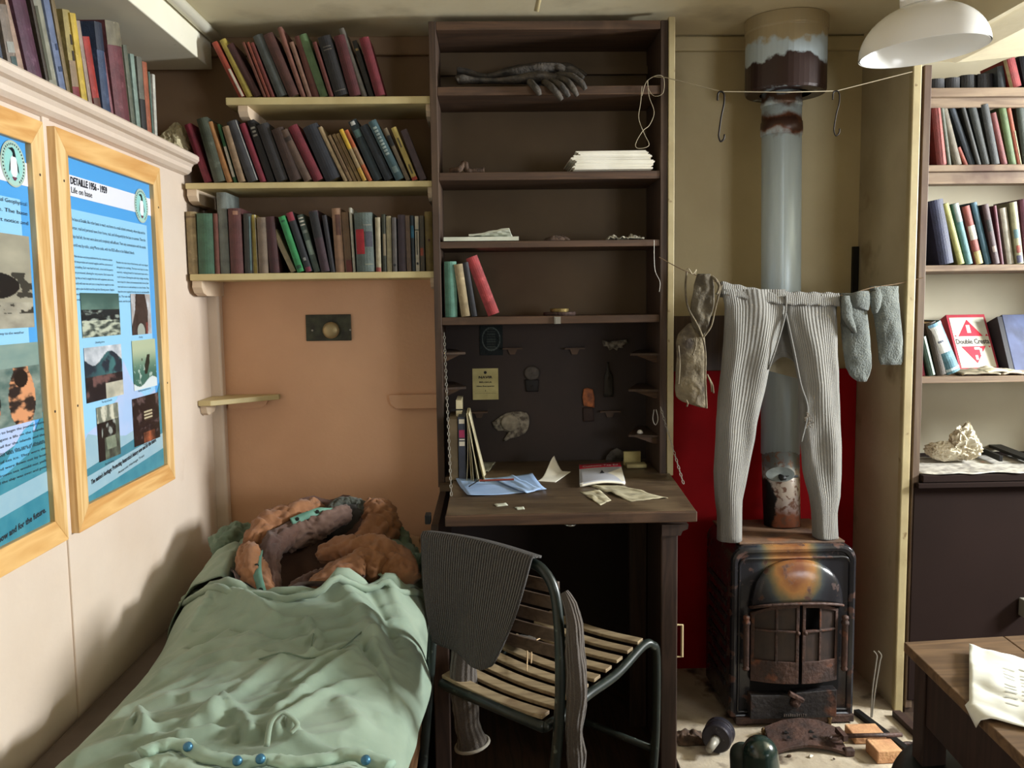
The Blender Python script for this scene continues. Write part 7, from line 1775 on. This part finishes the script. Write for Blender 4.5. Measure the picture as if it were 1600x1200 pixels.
part(lbox(MB(), L, 0.0, 1.3, 0, 1, 0.0, 0.06), 'cover', mat('mottled_blue_cloth', lin((78,88,122)), lin((56,62,90)), 9, 0.75, c3=lin((44,46,60)), thr3=(0.5,0.65), scale3=6), t, bevel=0.002)
part(lbox(MB(), L, -0.16, 0.0, 0, 0.97, 0.002, 0.06), 'spine', flat('black_spine', lin((34,32,36)), 0.6), t)
# blue-white leaning paperback
x0 = P(1481,580,Y=3.12).x
book((x0, 3.12, gz), (1,0,0), (0,-1,0), 0.050, (P(1463,503,Y=3.12)-P(1486,583,Y=3.12)).length, 0.17, 0.42, (74,118,132), 'teal and white paperback leaning against the game box', 'books on the fourth shelf of the right bookcase', 1.2, ((0.42,0.94,0.05,0.85,(222,228,232)),(0.62,0.66,0.2,0.6,(80,90,110)),(0.94,1.0,0.0,1.0,(120,170,200)),(0.05,0.1,0,1,(180,200,206))), True)
for i, (pa, pb, dz, c, lb) in enumerate(((1500,1560,0.0,(150,140,118),'grey magazine at the bottom of the pile before the game box'),(1538,1592,0.007,(226,218,190),'cream booklet on top of the magazine pile'),(1562,1625,0.0,(190,176,160),'pinkish-grey papers lying before the blue box file'))):
    xa_, xc_ = P(pa,588,Y=3.11).x, P(pb,588,Y=3.11).x; z0 = gz+dz
    b = MB().grid(lambda u, v: V((xa_+(xc_-xa_)*u+0.02*v, 3.095+0.12*v, z0+0.004+0.010*max(0,math.sin(u*PI*(1.0+i*0.5)))*(0.5+0.5*v)+0.004*fbm(u*4,v*4,i))), 16, 12)
    tag(b.build('magazine', mat('magazine_paper_%d' % i, lin(c), lin(tuple(q*0.85 for q in c)), 14, 0.7), solid=0.006, smooth=True), lb, 'magazine')
# counter things: newspaper, crumpled bag, dark bars
M_np = mat('printed_newspaper', lin((196,192,182)), lin((128,124,118)), 40, 0.8, c3=lin((210,130,120)), thr3=(0.70,0.73), scale3=12)
q = [V((xs0+0.028, BFY-0.028, 0)), V((2.5, BFY-0.033, 0)), V((2.5, 3.40, 0)), V((xs0+0.03, 3.38, 0))]
def npf(u, v):
    p = q[0].lerp(q[1], u).lerp(q[3].lerp(q[2], u), v); 
    return V((p.x+(0.05 if v < 0.02 and u < 0.1 else 0), p.y-0.006*math.sin(u*40)*(1-v), cz+0.003+0.010*abs(fbm(u*4, v*3, 2))*v+0.004*abs(math.sin(u*17))*(1-v)))
tag(MB().grid(npf, 60, 16).build('newspaper', M_np, solid=0.0012, smooth=True), 'spread printed newspaper covering the counter of the right bookcase', 'newspaper')
p = P(1505, 690, Y=3.24)
M_cb = mat('crumpled_cream_bag', lin((222,216,196)), lin((186,172,144)), 8, 0.7, bump=0.3, bscale=30)
tag(crumple((p.x+0.012, 3.25, cz+0.075), 0.080, 0.07, 0.085, 1.3, 0.8, 34, flat_bottom=cz+0.012).build('crumpled_bag', M_cb), 'crumpled cream paper bag standing on the newspaper', 'paper bag')
tag(crumple((p.x-0.055, 3.26, cz+0.050), 0.085, 0.055, 0.045, 5.3, 0.6, 26, flat_bottom=cz+0.012).build('crumpled_bag_end', M_cb), 'tan twisted end of crumpled paper lying left of the cream bag', 'paper bag')
def bar(n, px0, py0, px1, py1, w, h, lab):
    a = P(px0,py0,Z=cz+0.02); c = P(px1,py1,Z=cz+0.02); a.z = c.z = cz+0.017+h/2
    tag(MB().beam(a, c, w, h).build(n, M_black, bevel=0.001), lab, 'bar')
bar('dark_bar', 1518, 699, 1564, 720, 0.012, 0.022, 'short dark bar lying on the newspaper beside the cream bag')
bar('dark_bar', 1545, 694, 1612, 720, 0.05, 0.012, 'long dark flat bar at the back right of the newspaper')
# ------------------------------------------------------------------ table at the right
TZ = 0.78
t = thing('work_table', 'brown wooden table at the lower right with a dark panelled side', 'table', (1.3, 1.4, 0))
A = P(1412, 1003, Z=TZ); B_ = P(1600, 992, Z=TZ); Cc = P(1518, 1105, Z=TZ)
dx = (B_-A).normalized(); dy = (Cc-A).normalized(); 
fa = lambda u, v, z: V((A.x, A.y, 0))+dx*u+V((dy.x, dy.y, 0))*v+V((0,0,z))
def slab(b, u0, u1, v0, v1, z0, z1):
    vs = [fa(u, v, z) for z in (z0, z1) for v in (v0, v1) for u in (u0, u1)]
    return b.add(vs, [(0,2,3,1),(4,5,7,6),(0,1,5,4),(2,6,7,3),(0,4,6,2),(1,3,7,5)])
for i in range(3): part(slab(MB(), 0.235*i+0.001 if i else 0, 0.235*(i+1)-0.001, 0, 0.95, TZ-0.022, TZ), 'top_board', M_table, t, bevel=0.002)
part(slab(MB(), 0.025, 0.045, 0.02, 0.90, TZ-0.16, TZ-0.024), 'apron', M_tabled, t, bevel=0.002)
part(slab(MB(), 0.045, 0.66, 0.02, 0.04, TZ-0.16, TZ-0.024), 'apron', M_tabled, t, bevel=0.002)
for (u, v) in ((0.02,0.015),(0.62,0.015),(0.02,0.85),(0.62,0.85)): part(slab(MB(), u, u+0.055, v, v+0.055, 0, TZ-0.024), 'leg', M_tabled, t, bevel=0.003)
# printed sheet hanging over the near-left edge
t2 = thing('printed_sheet', 'bright white printed sheet draped over the edge of the right table', 'paper', fa(0.1,0.3,TZ))
M_bp = mat('bright_paper', lin((236,236,226)), lin((214,216,206)), 6, 0.75)
s0 = P(1514,1017,Z=TZ); s1 = P(1600,1033,Z=TZ); ue = (s1-s0).normalized()*0.34; ve = (P(1514,1083,Z=TZ)-s0).normalized()*0.335
def sheet(u, v):
    # u along the back edge, v towards the viewer; bends down past the table edge
    p = s0+ue*u+ve*v
    q = p-V((A.x,A.y,0)); q.z = 0
    # signed distance outside the left edge
    dn = V((dy.y,-dy.x,0)); 
    if dn.dot(dx) > 0: dn = -dn
    dist = q.dot(dn)
    z = TZ+0.004+0.012*abs(fbm(u*3,v*3,7))+0.012*(1-v)*(1-u)*smooth(0.9,1,1-u)
    if dist > 0:
        p = p-dn*dist+dn*(0.010+0.03*min(dist,0.2)); z = TZ+0.004-dist*0.95
    return V((p.x, p.y, z))
part(MB().grid(sheet, 40, 40), 'sheet', M_bp, t2, smooth=True, solid=0.001)
b = MB()
for j in range(12):
    for i in range(9):
        if (i*7+j*3) % 5 == 0: continue
        u0 = 0.18+0.085*i; v0 = 0.2+0.05*j; c = [sheet(u0,v0), sheet(u0+0.06,v0), sheet(u0+0.06,v0+0.014), sheet(u0,v0+0.014)]
        b.add([p+V((-0.0006,-0.0006,0.0012)) for p in c], [(0,1,2,3)])
part(b, 'faint_print_lines', flat('faint_grey_ink', lin((196,198,190)), 0.8), t2)
def sheet2(u, v):
    p = fa(0.19+0.15*u, 0.30+0.10*v, 0); return V((p.x, p.y, TZ+0.003+0.006*abs(fbm(u*3,v*3,2))))
# ------------------------------------------------------------------ things on the hearth
t = thing('round_stool', 'black round stool tucked under the right table', 'stool', (1.085,1.67,0))
m = Matrix.Translation(V((1.085,1.67,0.064))) @ Matrix.Diagonal((1.17,1.17,1,1))
part(MB().lathe([(0.001,0.425),(0.19,0.425),(0.212,0.432),(0.222,0.445),(0.217,0.458),(0.187,0.465),(0.001,0.467)], m, 48), 'seat', flat('black_enamel', lin((26,30,28)), 0.35), t, smooth=True)
for a in (0.5,2.1,3.6,5.2): part(MB().tube([V((1.085+0.14*math.cos(a),1.67+0.14*math.sin(a),0.489)), V((1.085+0.17*math.cos(a),1.67+0.17*math.sin(a),0.0))], 0.012, 10), 'leg', M_black, t, smooth=True)
# green enamel flask standing near the viewer
t = thing('enamel_flask', 'glossy dark green round-topped metal flask at the bottom edge of the photo', 'flask', P(1185,1175,Z=0.42))
FYk = 2.36
c = P(1188, 1151, Y=FYk); c2 = P(1160, 1161, Y=FYk+0.05)
M_gl = mat('bottle_green_enamel', lin((30,52,46)), lin((24,42,38)), 6, 0.2, spec=0.7, coat=0.5)
def capsule(c, bx, by, r, nm, m):
    pts = []; rr = []
    for k in range(9): a = PI/2*k/8; pts.append(V((c.x, c.y, c.z-r*(1-math.cos(a))))); rr.append(max(0.002, r*math.sin(a)))
    z1 = c.z-r; n = 8
    for k in range(1, n+1): pts.append(V((c.x+(bx-c.x)*k/n, c.y+(by-c.y)*k/n, z1+(HZ+0.002-z1)*k/n))); rr.append(r*(1+0.12*k/n))
    part(MB().tube(pts, rr, 28), nm, m, t, smooth=True)
capsule(c, c.x+0.02, FYk-0.01, 0.050, 'body', M_gl)
capsule(c2, c2.x+0.012, FYk+0.045, 0.036, 'side_lobe', mat('dull_green_metal', lin((44,54,50)), lin((34,42,40)), 8, 0.4))
# lamp-like metal can lying on its side
k = P(1122, 1152, Z=HZ+0.045)
t = thing('metal_drum', 'small round dark metal drum with a stub handle lying left of the stove', 'drum', (k.x, k.y, HZ))
m = Matrix.Translation(V((k.x, k.y, HZ+0.052))) @ Matrix.Rotation(math.radians(62), 4, 'Z') @ Matrix.Rotation(PI/2, 4, 'Y')
part(MB().lathe([(0.001,-0.03),(0.046,-0.03),(0.050,-0.024),(0.050,0.0),(0.046,0.004),(0.046,0.010),(0.051,0.014),(0.051,0.032),(0.047,0.036),(0.036,0.030),(0.001,0.026)], m, 36), 'drum', mat('scratched_blue_black_metal', lin((62,60,70)), lin((40,38,42)), 20, 0.35, 0.5, c3=lin((130,124,120)), thr3=(0.64,0.7), scale3=30), t, smooth=False, bevel=0.001)
part(MB().tube([m @ V((0.0,0.0,-0.028)), m @ V((0.012,0.01,-0.085))], [0.016,0.013], 14), 'stub_handle', M_wire, t, smooth=True)
heap('ash_heap', (1066,1116), HZ, k.y+0.03, k.y+0.13, 0.03, 'small heap of brown ash and scraps left of the metal drum', 'ash', M_rag, 9)
bpy.data.objects['ash_heap']['kind'] = 'stuff'
# curved iron fire plate with triangular holes
zz0 = HZ+0.010
fp0 = [P(x, y, Z=zz0) for x, y in ((1203,1178),(1225,1177),(1265,1172),(1300,1174),(1318,1180),(1335,1178),(1318,1160),(1290,1150),(1300,1140),(1268,1137),(1232,1138),(1200,1143),(1192,1148))]
t = thing('fire_plate', 'curved brown cast-iron fire plate with triangular notches lying before the stove', 'plate', fp0[0])
def fpl(u, v):
    xb_ = interp([(0,1207),(0.25,1232),(0.5,1262),(0.75,1292),(1,1326)], u); yb_ = interp([(0,1179),(0.25,1174),(0.5,1171),(0.75,1173),(1,1179)], u)
    xt_ = interp([(0,1194),(0.25,1222),(0.5,1250),(0.75,1278),(1,1304)], u); yt_ = interp([(0,1147),(0.25,1140),(0.5,1138),(0.75,1140),(1,1147)], u)
    p = P(xb_+(xt_-xb_)*v, yb_+(yt_-yb_)*v, Z=zz0); p.z = zz0+0.022*v+0.012*math.sin(PI*u); return p
part(MB().grid(fpl, 24, 10), 'plate', M_rust, t, solid=0.012, bevel=0.001)
b = MB()
for (x, y) in ((1228,1144),(1232,1152),(1267,1143),(1272,1151)):
    k_ = P(x, y, Z=zz0+0.03); b.add([k_+V((-0.009,-0.006,-0.001)), k_+V((0.009,-0.006,-0.001)), k_+V((0.001,0.010,0.002))], [(0,1,2)])
part(b, 'notches', M_black, t, solid=0.001)
part(MB().box(*(lambda a: (a.x-0.016,a.x+0.018,a.y-0.012,a.y+0.014))(P(1326,1176,Z=zz0)), HZ, HZ+0.026), 'end_lug', M_rust, t, bevel=0.006)
# two bricks
M_brick = mat('fire_brick', lin((206,160,116)), lin((180,128,92)), 14, 0.9, bump=0.5, bscale=60, c3=lin((112,74,54)), thr3=(0.62,0.72), scale3=10)
def brick(px, py, ang, sx, sy, sz, lab, z0=HZ):
    k_ = P(px, py, Z=z0+sz); m_ = Matrix.Translation(V((k_.x, k_.y, z0))) @ Matrix.Rotation(ang, 4, 'Z')
    tag(MB().box(-sx/2, sx/2, -sy/2, sy/2, 0.001, sz, m_).build('fire_brick', M_brick, bevel=0.004), lab, 'brick', 'bricks on the hearth')
brick(1352, 1140, 0.0, 0.11, 0.09, 0.03, 'pale orange fire brick under the iron bar, nearer the stove')
brick(1381, 1163, 0.05, 0.085, 0.085, 0.045, 'orange fire brick in front of the iron bar, by the iron ring')
a = P(1318, 1150, Z=HZ+0.056); c = P(1409, 1148, Z=HZ+0.056)
t = thing('iron_poker_bar', 'rusty iron bar with a forked head lying across the two bricks', 'iron bar', a)
part(MB().tube([a, c], 0.0075, 10), 'bar', M_rust, t, smooth=True)
part(MB().beam(a+V((0,-0.02,0)), a+V((-0.008,0.035,0.006)), 0.016, 0.02).tube(spline([a+V((-0.004,-0.005,0)), a+V((-0.030,-0.012,-0.006)), a+V((-0.045,0.0,-0.010)), a+V((-0.032,0.012,-0.006)), a],5), 0.005, 8), 'forked_head', M_rust, t)
k_ = P(1424, 1169, Z=HZ+0.008)
tag(MB().tube([k_+V((0.030*math.cos(2*PI*i/24), 0.030*math.sin(2*PI*i/24), 0)) for i in range(25)], 0.008, 10, cap=False).build('iron_ring', M_rust, smooth=True), 'small rusty iron ring lying right of the bricks', 'ring')
# twisted wire toaster standing
t = thing('bent_wire', 'bent twisted wire rods leaning up right of the stove', 'wire', P(1362,1120,Z=HZ))
for dx_ in (0, 7):
    b = MB().tube(spline([P(1361+dx_*0.2,1121,Z=HZ+0.003), P(1363+dx_*0.6,1080,Y=3.0), P(1369+dx_*0.8,1035,Y=3.0), P(1370+dx_,1024,Y=3.0), P(1365+dx_,1017,Y=3.0)],6), 0.0019, 6, rf=lambda s, a_: 1+0.35*math.sin(a_*2+s*150))
    part(b, 'wire_rod', M_wire, t)
# angle irons along the right edge of the hearth
a = P(1338, 1112, Z=HZ+0.01); c = P(1425, 1178, Z=HZ+0.01)
tag(MB().beam(a, c, 0.022, 0.018).build('dark_bar', M_black), 'long dark iron bar lying on the hearth towards the right table', 'bar')
a = P(1400, 1114, Z=HZ+0.012); c = P(1440, 1152, Z=HZ+0.012)
tag(MB().beam(a, c, 0.03, 0.022).build('dark_bar', M_tabled, bevel=0.002), 'dark wooden strip on the floor at the foot of the pale post', 'strip')
for i, (x, y, s_, lb) in enumerate(((1267,1182,0.008,'tiny pale yellow crumb in front of the fire plate'),(1303,1186,0.005,'tiny dark crumb right of the pale one before the fire plate'),(1233,1181,0.008,'dark wood splinter before the left of the fire plate'))):
    k_ = P(x, y, Z=HZ+0.004); tag(crumple((k_.x,k_.y,HZ+0.005), s_, s_*0.8, s_*0.6, i+2, 0.5, 8, flat_bottom=HZ+0.001).build('hearth_crumb', M_paper if i == 0 else M_rag), lb, 'debris')
for i, (x, y) in enumerate(((1190,1140),(1293,1120))):
    k_ = P(x, y+4, Z=HZ+0.01)
    tag(MB().lathe([(0.006,0),(0.006,0.02),(0.008,0.022),(0.008,0.03),(0.004,0.036),(0.001,0.036)], Matrix.Translation(V((k_.x,k_.y-0.02,HZ))), 10).build('brass_stud', mat('tarnished_brass_%d' % i, lin((130,104,66)), lin((90,70,50)), 30, 0.5, 0.5), smooth=True), 'small brass stud standing at the %s of the fire plate' % ('left end' if i == 0 else 'right rear'), 'stud')
